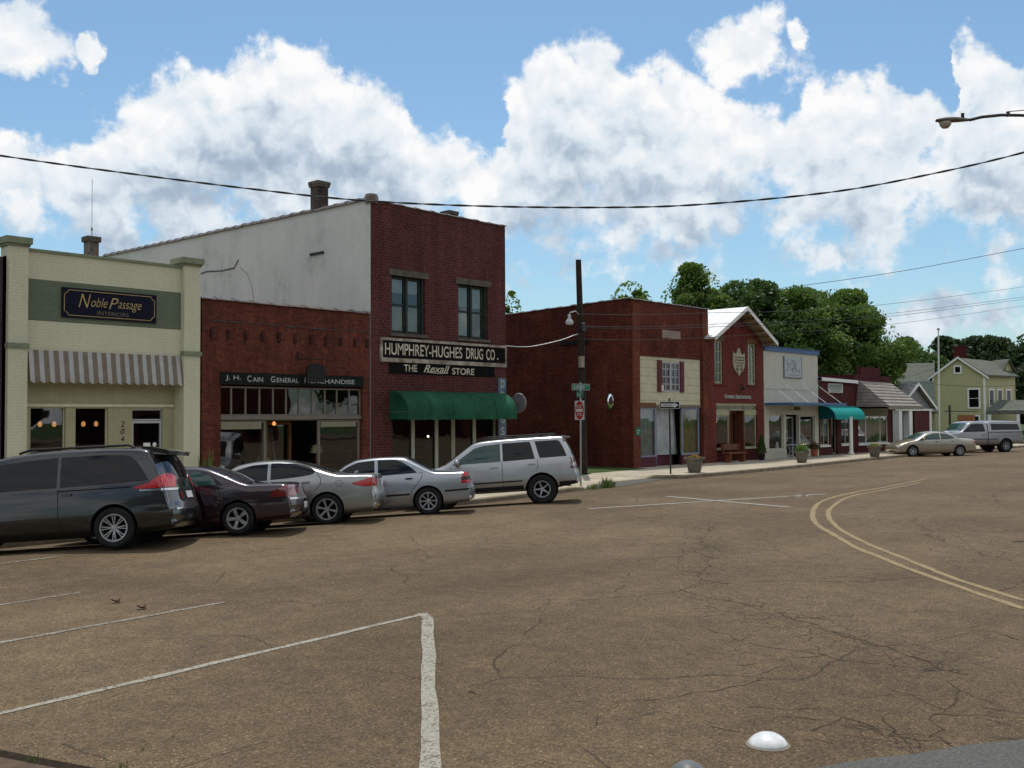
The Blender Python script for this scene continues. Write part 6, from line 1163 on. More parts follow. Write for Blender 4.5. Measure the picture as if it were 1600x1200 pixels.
# --- silver boxy saloon
mer = Car('parked_sedan', 'boxy silver blue sedan with triangular tail lamps parked behind the silver sport utility vehicle', 'sedan', dict(W=1.72, x0=-1.05, x1=3.46, wb=2.69, R=0.315, RA=0.36, rim=0.205, belt=0.93, sill=0.20, zr=1.38, tumble=0.20, paint=carpaint('silver_blue_paint', (0.31, 0.33, 0.36), 0.75, 0.3), r=0.075, taper_r=0.07,
    top=[(-0.95, 0.26), (-1.07, 0.32), (-1.10, 0.44), (-1.09, 0.56), (-1.05, 0.66), (-1.02, 0.80), (-0.995, 0.93), (-0.92, 0.975), (-0.5, 0.99), (-0.20, 1.02), (0.15, 1.21), (0.42, 1.36), (0.60, 1.405), (1.2, 1.425), (1.7, 1.385), (2.0, 1.26), (2.42, 1.0), (2.9, 0.92), (3.3, 0.84), (3.42, 0.7), (3.44, 0.4), (3.35, 0.24)],
    bot=[(-0.95, 0.25), (-0.5, 0.21), (0.5, 0.16), (2.3, 0.16), (3.35, 0.21)]), GL)
mer.wheels(dict(n=8, w=(0.022, 0.035)))
mer.side('side_window', [(0.22, 0.985), (0.34, 1.10), (0.58, 1.27), (0.74, 1.32), (1.14, 1.335), (1.14, 0.965)], M['carglass']); mer.side('side_window', [(1.22, 0.96), (1.22, 1.335), (1.6, 1.31), (1.84, 1.22), (2.25, 0.98), (2.28, 0.95)], M['carglass'])
mer.proj('rear_window', [('T', [(-0.10, -0.54), (-0.10, 0.54), (0.45, 0.48), (0.45, -0.48)])], M['carglass'], nx=14, nz=10); mer.proj('windscreen', [('T', [(1.75, -0.5), (1.75, 0.5), (2.35, 0.64), (2.35, -0.64)])], M['carglass'])
mer.seamline([(1.18, 0.95), (1.17, 0.25)]); mer.seamline([(0.20, 0.97), (0.10, 1.0), (0.13, 0.85), (0.30, 0.66), (0.38, 0.55), (0.40, 0.30)]); mer.seamline([(2.3, 0.94), (2.25, 0.25)])
mer.side('side_moulding', [(-0.98, 0.515), (-0.98, 0.56), (-0.40, 0.545), (-0.40, 0.50)], M['plastic'], 0.012, nz=2); mer.side('side_moulding', [(0.42, 0.475), (0.42, 0.52), (2.2, 0.50), (2.2, 0.455)], M['plastic'], 0.012, nz=2)
for sg in (1, -1):
    mb = MB(); mer.patch(mb, [(-1.0, 0.68), (-0.99, 0.80), (-0.94, 0.93), (-0.86, 0.93), (-0.80, 0.80), (-0.79, 0.68)], 'S', 0.01, sg=sg); mer.patch(mb, [(sg * 0.86, 0.68), (sg * 0.86, 0.93), (sg * 0.62, 0.86), (sg * 0.58, 0.68)], 'R', 0.01); tl_ = mb.build('tail_light', M['redlens'], mer.root, smooth=True, fixn=False)
    mb = MB(); mer.patch(mb, [(-0.995, 0.755), (-0.99, 0.83), (-0.81, 0.83), (-0.80, 0.755)], 'S', 0.014, sg=sg, nz=3); mb.build('indicator', M['darkmetal'], tl_, smooth=True, fixn=False)
mer.proj('number_plate', [('R', [(-0.17, 0.70), (-0.17, 0.82), (0.17, 0.82), (0.17, 0.70)])], M['plate'], 0.01, nx=4, nz=2)
mer.handle(0.42, 0.86, 0.16, M['plastic']); mer.handle(1.38, 0.86, 0.16, M['plastic']); mer.mirror(2.2, 0.99)
put(mer, -11.76, -8.46, R(134))

# --- silver SUV
suv = Car('parked_suv', 'silver sport utility vehicle with roof rails parked last in the row beside the dropped kerb', 'sport utility vehicle', dict(W=1.96, x0=-1.02, x1=3.75, wb=2.70, R=0.37, RA=0.43, rim=0.215, belt=1.13, sill=0.40, zr=1.74, tumble=0.14, paint=carpaint('bright_silver_paint', (0.39, 0.40, 0.41), 0.7, 0.32), r=0.08, taper_r=0.06,
    top=[(-0.92, 0.47), (-1.02, 0.50), (-1.06, 0.60), (-1.04, 0.74), (-0.99, 0.86), (-0.955, 1.0), (-0.93, 1.13), (-0.86, 1.35), (-0.74, 1.60), (-0.66, 1.73), (-0.55, 1.755), (0, 1.765), (0.8, 1.765), (1.5, 1.74), (1.80, 1.68), (2.15, 1.46), (2.62, 1.15), (3.0, 1.07), (3.4, 1.0), (3.62, 0.86), (3.7, 0.65), (3.7, 0.5), (3.6, 0.36)],
    bot=[(-0.92, 0.46), (-0.4, 0.38), (0.45, 0.34), (2.2, 0.34), (3.6, 0.35)]), GL)
suv.wheels(dict(n=5, w=(0.045, 0.035)))
suv.side('side_window', [(-0.70, 1.19), (-0.62, 1.42), (-0.53, 1.60), (-0.46, 1.625), (0.12, 1.625), (0.02, 1.18)], M['carglass']); suv.side('side_window', [(0.14, 1.17), (0.24, 1.625), (0.98, 1.62), (0.98, 1.15)], M['carglass']); suv.side('side_window', [(1.04, 1.15), (1.04, 1.62), (1.5, 1.59), (1.72, 1.53), (2.3, 1.15), (2.34, 1.13)], M['tealglass'])
suv.proj('rear_window', [('R', [(-0.62, 1.20), (0.62, 1.20), (0.55, 1.62), (-0.55, 1.62)])], M['carglass'], nx=16, nz=8); suv.proj('windscreen', [('T', [(1.86, -0.62), (1.86, 0.62), (2.55, 0.74), (2.55, -0.74)])], M['carglass'])
suv.seamline([(1.01, 1.13), (1.0, 0.42)]); suv.seamline([(0.07, 1.15), (0.08, 0.95), (0.12, 0.88)]); suv.seamline([(2.36, 1.1), (2.3, 0.42)])
suv.side('side_moulding', [(0.50, 0.60), (0.50, 0.635), (2.25, 0.625), (2.25, 0.59)], M['seam'], 0.008, nz=2); suv.side('sill_cladding', [(0.48, 0.40), (0.48, 0.50), (2.25, 0.50), (2.25, 0.40)], M['plastic'], 0.008, nz=2); suv.side('bumper_cladding', [(-0.9, 0.48), (-0.9, 0.545), (-0.46, 0.545), (-0.46, 0.42)], M['plastic'], 0.01, nz=2)
for sg in (1, -1):
    mb = MB(); suv.patch(mb, [(-0.95, 0.86), (-0.94, 1.0), (-0.90, 1.16), (-0.80, 1.15), (-0.80, 0.86)], 'S', 0.012, sg=sg); suv.patch(mb, [(sg * 0.97, 0.87), (sg * 0.97, 1.14), (sg * 0.74, 1.14), (sg * 0.74, 0.87)], 'R', 0.012); tl_ = mb.build('tail_light', M['darkred'], suv.root, smooth=True, fixn=False)
    mb = MB(); suv.patch(mb, [(-0.93, 0.93), (-0.92, 1.02), (-0.82, 1.02), (-0.82, 0.93)], 'S', 0.017, sg=sg, nx=5, nz=3); mb.build('reversing_light', M['clearlens'], tl_, smooth=True, fixn=False)
    mb = MB(); mb.tube([(-0.5, sg * 0.68, 1.74), (-0.42, sg * 0.68, 1.80), (1.35, sg * 0.68, 1.81), (1.5, sg * 0.68, 1.75)], 0.02, 6); mb.box(-0.12, -0.02, sg * 0.68 - 0.02, sg * 0.68 + 0.02, 1.75, 1.81); mb.box(0.6, 0.7, sg * 0.68 - 0.02, sg * 0.68 + 0.02, 1.75, 1.81); mb.build('roof_rail', M['plastic'], suv.root)
mb = MB(); mb.prism([(-0.83, 0.58, 1.68), (-0.83, 0.58, 1.71), (-0.60, 0.60, 1.755), (-0.55, 0.60, 1.70)], (0, -1.18, 0)); mb.build('roof_spoiler', suv.s['paint'], suv.root)
suv.handle(0.24, 1.03, 0.2); suv.handle(1.22, 1.0, 0.2); suv.mirror(2.18, 1.16); suv.proj('number_plate', [('R', [(-0.17, 0.86), (-0.17, 0.98), (0.17, 0.98), (0.17, 0.86)])], M['plate'], 0.01, nx=4, nz=2)
put(suv, -7.84, -8.60, R(131))

# --- beige saloon at the right
sed = Car('parked_sedan', 'beige sedan parked nose to kerb at the right in front of the pickup', 'sedan', dict(W=1.78, x0=-1.10, x1=3.75, wb=2.76, R=0.31, RA=0.355, rim=0.20, belt=0.92, sill=0.22, zr=1.36, tumble=0.22, paint=carpaint('beige_metallic_paint', (0.36, 0.32, 0.245), 0.6, 0.3), r=0.10, taper_r=0.1, taper_f=0.16,
    top=[(-0.95, 0.26), (-1.10, 0.36), (-1.13, 0.52), (-1.08, 0.62), (-1.06, 0.80), (-0.98, 0.94), (-0.8, 0.985), (-0.4, 1.0), (-0.12, 1.03), (0.25, 1.20), (0.6, 1.33), (1.0, 1.39), (1.5, 1.39), (1.9, 1.31), (2.3, 1.12), (2.65, 0.94), (3.1, 0.84), (3.5, 0.70), (3.7, 0.56), (3.72, 0.4), (3.55, 0.24)],
    bot=[(-0.95, 0.25), (-0.5, 0.21), (0.5, 0.17), (2.3, 0.17), (3.55, 0.21)]), 'vehicles parked far down the street')
sed.wheels(dict(n=7, w=(0.05, 0.06))); sed.side('side_window', [(0.26, 1.02), (0.40, 1.12), (0.7, 1.26), (1.08, 1.30), (1.08, 0.96), (0.6, 0.97)], M['tealglass']); sed.side('side_window', [(1.15, 0.955), (1.15, 1.30), (1.5, 1.29), (1.85, 1.19), (2.3, 0.96), (2.35, 0.94)], M['tealglass'])
sed.proj('windscreen', [('T', [(1.95, -0.54), (1.95, 0.54), (2.55, 0.66), (2.55, -0.66)])], M['tealglass']); sed.proj('rear_window', [('T', [(-0.05, -0.54), (-0.05, 0.54), (0.6, 0.48), (0.6, -0.48)])], M['carglass'])
sed.seamline([(1.11, 0.94), (1.1, 0.25)]); sed.seamline([(0.22, 1.0), (0.15, 0.8), (0.3, 0.6)]); sed.handle(0.45, 0.84, 0.14, M['plastic']); sed.handle(1.35, 0.83, 0.14, M['plastic']); sed.mirror(2.2, 0.97)
for sg in (1, -1):
    mb = MB(); sed.patch(mb, [(-1.05, 0.68), (-1.0, 0.86), (-0.86, 0.86), (-0.8, 0.70)], 'S', 0.01, sg=sg); sed.patch(mb, [(sg * 0.88, 0.68), (sg * 0.88, 0.85), (sg * 0.55, 0.85), (sg * 0.55, 0.7)], 'R', 0.01); mb.build('tail_light', M['redlens'], sed.root, smooth=True, fixn=False)
    mb = MB(); sed.patch(mb, [(3.3, 0.6), (3.3, 0.66), (3.6, 0.60), (3.6, 0.55)], 'S', 0.01, sg=sg, nz=2); mb.build('headlight', M['clearlens'], sed.root, smooth=True, fixn=False)
put(sed, 31.29, -5.76, R(138))

# --- pickup with canopy
pk = Car('parked_pickup', 'tall silver grey pickup truck with covered bed at the right edge of the street', 'pickup truck', dict(W=2.0, x0=-1.25, x1=4.35, wb=3.52, R=0.40, RA=0.48, rim=0.22, belt=1.25, sill=0.50, zr=1.9, tumble=0.14, paint=carpaint('grey_silver_truck_paint', (0.27, 0.27, 0.275), 0.6, 0.33), r=0.08, taper_r=0.03, taper_f=0.1,
    top=[(-1.2, 0.56), (-1.25, 0.6), (-1.26, 0.9), (-1.25, 1.26), (-1.22, 1.6), (-1.15, 1.88), (-1.0, 1.93), (0.2, 1.955), (1.1, 1.94), (1.2, 1.89), (1.28, 1.87), (1.38, 1.9), (1.9, 1.93), (2.3, 1.90), (2.6, 1.78), (3.05, 1.36), (3.3, 1.27), (3.9, 1.2), (4.25, 1.05), (4.35, 0.8), (4.35, 0.6), (4.25, 0.45)],
    bot=[(-1.2, 0.55), (-0.6, 0.5), (0.6, 0.45), (2.8, 0.43), (4.25, 0.44)]), 'vehicles parked far down the street')
pk.wheels(dict(n=5, w=(0.07, 0.07))); pk.side('canopy_window', [(-1.0, 1.38), (-0.98, 1.74), (0.98, 1.76), (0.98, 1.38)], M['carglass']); pk.side('side_window', [(1.42, 1.28), (1.44, 1.74), (2.0, 1.78), (2.35, 1.74), (2.92, 1.30), (2.95, 1.27)], M['carglass'])
pk.proj('windscreen', [('T', [(2.5, -0.66), (2.5, 0.66), (3.0, 0.78), (3.0, -0.78)])], M['tealglass']); pk.seamline([(1.24, 1.8), (1.24, 0.5)], 'cab_gap', 0.05); pk.seamline([(1.36, 1.25), (1.36, 0.55)]); pk.seamline([(2.95, 1.2), (2.9, 0.5)]); pk.side('side_moulding', [(0.55, 0.80), (0.55, 0.85), (3.0, 0.85), (3.0, 0.80)], M['plastic'], 0.012, nz=2)
pk.side('bed_rail', [(-1.2, 1.22), (-1.2, 1.27), (1.2, 1.27), (1.2, 1.22)], M['plastic'], 0.006, nz=2)
pk.handle(1.55, 1.08, 0.16, M['plastic'])
for sg in (1, -1):
    mb = MB(); pk.patch(mb, [(sg * 0.98, 0.85), (sg * 0.98, 1.15), (sg * 0.82, 1.15), (sg * 0.82, 0.85)], 'R', 0.01); mb.build('tail_light', M['darkred'], pk.root, smooth=True, fixn=False)
mb = MB(); mb.box(-1.38, -1.22, -0.95, 0.95, 0.5, 0.68); mb.build('rear_bumper', M['chrome'], pk.root)
put(pk, 39.07, -5.86, R(143.7))
# ================================================================== vegetation
def leafmat(name, c, c2):
    m, t, b = newmat(name); gp = N(t, 'ShaderNodeNewGeometry'); n = N(t, 'ShaderNodeTexNoise', i={'Scale': 0.9, 'Detail': 3.0}); t.links.new(gp.outputs['Position'], n.inputs['Vector'])
    r = N(t, 'ShaderNodeValToRGB'); r.color_ramp.elements[0].position = 0.35; r.color_ramp.elements[1].position = 0.65; r.color_ramp.elements[0].color = (*c, 1); r.color_ramp.elements[1].color = (*c2, 1)
    t.links.new(n.outputs['Fac'], r.inputs[0]); t.links.new(r.outputs[0], b.inputs['Base Color']); b.inputs['Roughness'].default_value = 0.55
    tr = N(t, 'ShaderNodeBsdfTranslucent'); t.links.new(r.outputs[0], tr.inputs[0]); mx = N(t, 'ShaderNodeMixShader'); mx.inputs[0].default_value = 0.45
    t.links.new(b.outputs[0], mx.inputs[1]); t.links.new(tr.outputs[0], mx.inputs[2]); t.links.new(mx.outputs[0], t.nodes['Material Output'].inputs[0]); return m
M['leaf1'] = leafmat('leaves_mid', (0.060, 0.125, 0.018), (0.13, 0.215, 0.035)); M['leaf2'] = leafmat('leaves_dark', (0.040, 0.088, 0.016), (0.085, 0.155, 0.03)); M['leaf3'] = leafmat('leaves_light', (0.07, 0.12, 0.025), (0.12, 0.17, 0.04)); M['leaf4'] = leafmat('leaves_deep', (0.022, 0.046, 0.014), (0.045, 0.08, 0.022))
M['bark'] = pm('bark', (0.07, 0.055, 0.04), 0.95, 0.3, 6, bump=0.5)
def leaf_quads(C, size, rng):
    n = len(C); a = rng.normal(size=(n, 3)); a /= np.linalg.norm(a, axis=1)[:, None]; b = rng.normal(size=(n, 3)); b -= a * (a * b).sum(1)[:, None]; b /= np.linalg.norm(b, axis=1)[:, None]
    s = size * rng.uniform(0.6, 1.3, n)[:, None]; P = np.stack([C - a * s, C - b * s * 0.55, C + a * s, C + b * s * 0.55], 1).reshape(-1, 3); return P
def mesh_quads(name, P, mat, parent, org):
    n = len(P) // 4; me = bpy.data.meshes.new(name); me.vertices.add(len(P)); me.vertices.foreach_set('co', (P - np.array(org)).astype(np.float32).ravel()); me.loops.add(4 * n); me.loops.foreach_set('vertex_index', np.arange(4 * n, dtype=np.int32))
    me.polygons.add(n); me.polygons.foreach_set('loop_start', np.arange(0, 4 * n, 4, dtype=np.int32)); me.polygons.foreach_set('loop_total', np.full(n, 4, dtype=np.int32)); me.update(); me.validate(); me.materials.append(mat)
    o = bpy.data.objects.new(name, me); COL.objects.link(o); o.parent = parent; return o
def tree(name, label, x, y, h, hw, seed, mat, group=None, dens=1.0, low=0.25, leaf=0.26, cat='tree', clump=None, shape=1.0):
    rng = np.random.default_rng(seed); t = thing(name, label, cat, (x, y, 0), group)
    nc = int(26 * dens + hw * 7 * dens); tr = MB(); cr = []
    tr.tube([(x, y, -0.3), (x + 0.1, y, h * 0.25), (x - 0.1, y + 0.1, h * 0.5), (x, y, h * 0.8)], h * 0.028, 8, r1=h * 0.006)
    for i in range(nc):
        u = rng.uniform(0, 1); zz = low + (1 - low) * u; a = rng.uniform(0, 6.283); rad = hw * shape_r(u, shape) * math.sqrt(rng.uniform(0.15, 1.0)) * (1 + 0.20 * math.sin(3 * a + seed + 4 * u) + 0.14 * math.sin(5 * a - seed * 2 - 7 * u)); zz *= 1 - 0.10 * (0.5 + 0.5 * math.sin(2 * a + seed * 1.7)) * u
        c = np.array([x + rad * math.cos(a), y + rad * math.sin(a), h * zz]); rc = (clump or hw * 0.22) * rng.uniform(0.5, 1.35); c[2] = min(c[2], h - rc * 0.7)
        m = int(820 * rng.uniform(0.7, 1.2)); d = rng.normal(size=(m, 3)); d /= np.linalg.norm(d, axis=1)[:, None]; r = rc * rng.uniform(0.25, 1.0, m) ** 0.5; Q = c + d * r[:, None] * np.array([1.15, 1.15, 0.8]); cr.append(Q)
        if i % 3 == 0: p0 = Vector((x, y, h * max(0.2, zz * 0.55))); tr.tube([p0, p0.lerp(Vector(c), 0.5) + Vector((0, 0, 0.05 * h)), Vector(c)], h * 0.009, 5, r1=h * 0.002)
    # stray twigs at the outline
    m = int(900 * dens); a = rng.uniform(0, 6.283, m); u = rng.uniform(0.1, 1, m); rr = np.array([shape_r(k, shape) for k in u]) * hw * rng.uniform(0.95, 1.2, m); cr.append(np.stack([x + rr * np.cos(a), y + rr * np.sin(a), h * (low + (1 - low) * u)], 1))
    tr.build('trunk', M['bark'], t); mesh_quads('crown', leaf_quads(np.concatenate(cr), leaf * 0.64, rng), mat, t, (x, y, 0)); return t
def shape_r(u, s=1.0): return max(0.08, math.sin(math.pi * min(1, (u * 0.86 + 0.12))) ** 0.65) if s else max(0.05, 1 - u)
TG = 'trees behind the shops'
TR = [
('dark small tree left of the tree group above the weathered red building',23.91,11.47,10.67,2.08,20,'leaf1',1.2,0.2),
('airy light green tree rising above the weathered red building',30.01,10.65,12.34,2.63,21,'leaf1',1.5,0.2),
('rounded dark green tree above the white metal gable roof',37.76,11.09,12.08,3.7,22,'leaf2',1.8,0.22),
('broad bright green tree in the centre of the group behind the white shop',45.95,8.08,11.780000000000001,4.09,23,'leaf1',2.4,0.22),
('mid green tree filling the gap between the dark tree and the bright tree',41.8,9.66,11.65,3.99,24,'leaf1',2.2,0.24),
('low green tree at the right end of the group above the maroon shop',49.71,7.03,9.75,1.5,25,'leaf1',1.2,0.22),
('green tree behind the teal awning shop low in the group',56.52,14.36,10.950000000000001,5.62,26,'leaf2',1.6,0.26),
('tiny green treetop showing between the dark brick building and the red corner building',27.02,24.34,11.450000000000001,1.03,27,'leaf1',0.6,0.2),
('dark distant tree left of the flagpole',96.35,22.66,11.67,3.12,28,'leaf4',1.2,0.36),
('dark distant tree just right of the flagpole',102.52,20.35,12.020000000000001,2.72,29,'leaf4',1.2,0.36),
('wide dark distant tree behind the yellow house roof',110.0,18.08,12.46,5.45,30,'leaf4',1.8,0.38),
('dark pine like tree at the right picture edge',98.88,9.53,11.530000000000001,2.95,31,'leaf4',1.0,0.34),
('low distant tree behind the small brick house',87.9,21.58,10.58,3.25,32,'leaf2',1.2,0.34),
('dark low tree behind the grey gable roof',82.61,15.59,8.92,3.44,33,'leaf2',1.3,0.34),
('distant tree at the far right behind the porch',122.87,16.0,9.700000000000001,6.12,34,'leaf4',1.6,0.38)]
for (lab, x, y, h, hw, seed, mk, dn, lf) in TR: tree('broadleaf_tree', lab, x, y, h, hw, seed, M[mk], TG, dn, 0.2, lf)
mbx = None

# ================================================================== far house
hx, hy = (75.11,9.27)
b10 = thing('yellow_house', 'two storey yellow clapboard house with grey roofs and red chimney behind the pickup', 'house', (hx, hy, 0), rot=HD - math.pi / 2 - 0.41)
def HB(): return MB()
# local frame: x to the right of the street view, y away, seen gable wall faces -y
ORG[b10.name] = Vector((0, 0, 0))
M['yellow'] = grooved('yellow_clapboard', (0.42, 0.40, 0.22), 0.22, axis=2, width=0.1, dark=0.75, var=0.06, bump=0.3); M['greyroof'] = pm('grey_green_shingles', (0.11, 0.12, 0.10), 0.9, 0.25, 4, bump=0.4)
mb = HB(); W_, E_, PK_ = 4.6, 6.1, 7.85
mb.prism([(-2.3, 0, -0.2), (2.3, 0, -0.2), (2.3, 0, E_), (0, 0, PK_), (-2.3, 0, E_)], (0, 9, 0))
mb.prism([(2.3, 0.5, -0.2), (5.1, 5.2, -0.2), (5.1, 5.2, E_ - 0.05), (2.3, 0.5, E_ - 0.05)], (-2.5, 3.5, 0)); mb.prism([(4.1, 4.6, 0), (5.3, 6.2, 0), (5.3, 6.2, E_), (4.7, 5.4, 7.6), (4.1, 4.6, E_)], (-2, 2, 0)); mb.build('wall', M['yellow'], b10)
mb = HB(); mb.prism([(0, -0.3, PK_ + 0.05), (0, 9, PK_ + 0.05), (-2.7, 9, E_ - 0.25), (-2.7, -0.3, E_ - 0.25)], (0, 0, 0.12)); mb.prism([(0, -0.3, PK_ + 0.05), (0, 9, PK_ + 0.05), (2.7, 9, E_ - 0.25), (2.7, -0.3, E_ - 0.25)], (0, 0, 0.12))
mb.prism([(0.1, 1.5, PK_ - 0.05), (4.2, 7.8, PK_ - 0.3), (5.5, 5.0, E_ - 0.1), (2.6, -0.0, E_ - 0.1)], (0, 0, 0.12)); mb.prism([(4.75, 5.0, 7.75), (3.4, 7.0, 7.75), (5.6, 8.0, E_ - 0.1), (5.7, 6.0, E_ - 0.1)], (0, 0, 0.1)); mb.prism([(4.75, 5.0, 7.75), (3.4, 7.0, 7.75), (2.9, 5.0, E_ - 0.1), (3.9, 4.2, E_ - 0.1)], (0, 0, 0.1))
mb.prism([(-6.2, 3, 5.2), (-2.2, 3, 5.2), (-2.2, 6.5, 7.6), (-5.4, 6.5, 7.6)], (0, 0, 0.12)); rf = mb.build('roof', M['greyroof'], b10)
mb = HB(); mb.box(-0.35, 0.85, 4.2, 5.2, 7.2, 9.1); mb.box(-0.43, 0.93, 4.12, 5.28, 9.1, 9.25); mb.build('chimney', M['marbrick'], rf)
mb = HB(); mb.box(-6.2, -2.2, 3.1, 7, -0.2, 5.3); mb.build('rear_wing', M['yellow'], b10)
for (x0, x1, z0, z1, nx_) in ((0.95, 1.8, 3.0, 4.7, 'u'), (1.05, 1.75, 0.9, 2.1, 'l'), (-0.25, 0.2, 6.4, 6.95, 'v')):
    w = bars(b10, 'window', M['white'], x0 - 0.15, x1 + 0.15, z0 - 0.15, z1 + 0.15, -0.09, hs=((z0 + z1) / 2,) if nx_ != 'v' else (), fw_=0.15, t=0.08, glass=M['carglass'])
mb = HB(); mb.box(2.22, 2.42, -0.06, 0.2, 0, E_); mb.box(-2.34, -2.2, -0.05, 0.2, 0, E_); mb.prism([(0, -0.32, PK_ + 0.1), (2.7, -0.32, E_ - 0.2), (2.7, -0.32, E_ - 0.42), (0, -0.32, PK_ - 0.12)], (0, 0.03, 0)); mb.prism([(0, -0.32, PK_ + 0.1), (-2.7, -0.32, E_ - 0.2), (-2.7, -0.32, E_ - 0.42), (0, -0.32, PK_ - 0.12)], (0, 0.03, 0)); mb.build('trim', M['white'], b10)
for k, f in enumerate((0.22, 0.5, 0.8)):
    cx, cy = 2.3 + 2.8 * f, 0.5 + 4.7 * f; d = Vector((2.8, 4.7, 0)).normalized(); nn = Vector((d.y, -d.x, 0)); a = Vector((cx, cy, 3.0)) + nn * 0.03
    mb = HB(); mb.prism([a - d * 0.5, a + d * 0.5, a + d * 0.5 + Vector((0, 0, 1.8)), a - d * 0.5 + Vector((0, 0, 1.8))], nn * 0.06); w = mb.build('window', M['white'], b10)
    mb = HB(); a2 = a + nn * 0.065; mb.poly([a2 - d * 0.36 + Vector((0, 0, .15)), a2 + d * 0.36 + Vector((0, 0, .15)), a2 + d * 0.36 + Vector((0, 0, 1.65)), a2 - d * 0.36 + Vector((0, 0, 1.65))]); mb.build('pane', M['carglass'], w, fixn=False)
mb = HB(); mb.prism([(2.5, -0.6, 2.55), (9, 1.0, 2.55), (9, 4.5, 3.5), (3.6, 1.8, 3.6)], (0, 0, 0.12)); mb.prism([(2.45, -0.65, 2.3), (9, 0.95, 2.3), (9, 1.1, 2.3), (2.6, -0.5, 2.3)], (0, 0, 0.25)); po = mb.build('porch_roof', M['greyroof'], b10)
for x, y in ((2.7, -0.4), (5.2, 0.2), (7.4, 0.75)): mb = HB(); mb.box(x - 0.15, x + 0.15, y - 0.15, y + 0.15, 0, 2.3); mb.build('porch_column', M['white'], b10)
bb_ = thing('background_house', 'dark green roofed low house between the small brick house and the yellow house', 'house', (52.7,4.12,0), rot=HD - math.pi / 2 - 0.38); ORG[bb_.name] = Vector((0, 0, 0))
mb = MB(); mb.box(-2.6, 0.7, 0, 6, -0.2, 2.6); mb.build('wall', M['yellow'], bb_); mb = MB(); mb.prism([(-3, -0.4, 2.4), (0.9, -0.4, 2.4), (0.7, 3, 4.9), (-2.6, 3, 4.9)], (0, 0, 0.1)); mb.build('roof', pm('dark_green_roof', (0.05, 0.07, 0.06), 0.8, 0.2), bb_)
# ================================================================== street furniture
M['pole'] = pm('weathered_pole_wood', (0.035, 0.024, 0.017), 0.9, 0.35, 4, bump=0.5)
pole = thing('utility_pole', 'leaning wooden utility pole beside the brick flank of the corner building', 'utility pole', (3.4, -1.0, 0))
mb = MB(); mb.tube([(3.42, -1.0, -0.3), (3.36, -1.0, 3), (3.29, -1.0, 5.6), (3.18, -1.0, 8.42)], 0.16, 12, r1=0.11); mb.build('post', M['pole'], pole, smooth=True, auto=50)
mb = MB(); mb.tube([(3.26, -1.0, 6.2), (2.8, -1.15, 6.36), (2.3, -1.25, 6.25)], 0.025, 6); mb.tube([(3.2, -1.1, 5.9), (3.2, -1.25, 5.9)], 0.03, 6); mb.build('lamp_arm', M['galv'], pole)
mb = MB(); mb.lathe((2.27, -1.27, 5.82), [(0.001, -0.05), (0.14, -0.02), (0.155, 0.08), (0.09, 0.17), (0.06, 0.2), (0.055, 0.36), (0.001, 0.38)], 18); mb.build('lamp_head', pm('pale_lamp_housing', (0.45, 0.46, 0.47), 0.4, 0.1), pole, smooth=True, auto=45)
mb = MB(); mb.box(3.02, 3.24, -1.22, -1.1, 4.18, 4.62); mb.build('meter_box', pm('tan_box', (0.27, 0.23, 0.18), 0.7, 0.15), pole); mb = MB(); mb.tube([(3.4, -1.16, 0), (3.3, -1.16, 5.5)], 0.018, 5); mb.box(3.15, 3.38, -1.2, -1.1, 5.6, 5.85); mb.build('conduit', M['darkmetal'], pole)
# do not enter post with street names
gz = walk_z(-0.5, -4.0)
t = thing('sign_post', 'thin steel post carrying green street name blades above a do not enter sign', 'sign post', (-0.52, -4.0, gz))
mb = MB(); mb.tube([(-0.52, -4.0, gz - 0.2), (-0.5, -4.0, 3.45)], 0.03, 8); mb.build('post', M['galv'], t)
def plate(parent, name, c, w, h, az, mat, thick=0.006, back=None, prof=None):
    """vertical plate centred at c whose front faces azimuth az"""
    nn = Vector((math.cos(az), math.sin(az), 0)); U = Vector((-nn.y, nn.x, 0)); V = Vector((0, 0, 1)); c = Vector(c)
    P = prof or [(-w / 2, -h / 2), (w / 2, -h / 2), (w / 2, h / 2), (-w / 2, h / 2)]
    mb = MB(); mb.prism([c + U * a + V * b for a, b in P], -nn * thick); return mb.build(name, mat, parent), U, V, nn
M['signwhite'] = pm('sign_white', (0.50, 0.50, 0.49), 0.5, 0.08, 8); M['signred'] = pm('sign_red', (0.33, 0.02, 0.02), 0.45, 0.12, 8); M['signgreen'] = pm('sign_green', (0.015, 0.15, 0.09), 0.45, 0.12, 8)
AZ = R(158); nn = Vector((math.cos(AZ), math.sin(AZ), 0)); o = Vector((-0.5, -4.0, 0)) + nn * 0.045
p_, U, V, _ = plate(t, 'do_not_enter_sign', o + Vector((0, 0, 2.48)), 0.66, 0.66, AZ, M['signwhite'])
mb = MB(); cc = o + Vector((0, 0, 2.48)) + nn * 0.004; mb.poly([cc + U * (0.30 * math.cos(a)) + V * (0.315 * math.sin(a)) for a in [2 * math.pi * k / 32 for k in range(32)]]); mb.build('red_disc', M['signred'], p_, fixn=False)
mb = MB(); c2 = cc + nn * 0.003; mb.poly([c2 + U * a + V * b for a, b in ((-0.24, -0.05), (0.24, -0.05), (0.24, 0.05), (-0.24, 0.05))]); mb.build('white_bar', M['signwhite'], p_, fixn=False)
text('DO NOT', cc + V * 0.14, 0.40, 0.11, M['signwhite'], 'lettering', p_, U, V, 0.004, bold=0.01); text('ENTER', cc - V * 0.14, 0.36, 0.11, M['signwhite'], 'lettering', p_, U, V, 0.004, bold=0.01)
AZ2 = R(253); n2 = Vector((math.cos(AZ2), math.sin(AZ2), 0)); o2 = Vector((-0.5, -4.0, 0)) + n2 * 0.02
p_, U, V, _ = plate(t, 'street_name_sign', o2 + Vector((0, 0, 3.28)), 0.74, 0.215, AZ2, M['signgreen']); q = o2 + Vector((0, 0, 3.28)) + n2 * 0.002
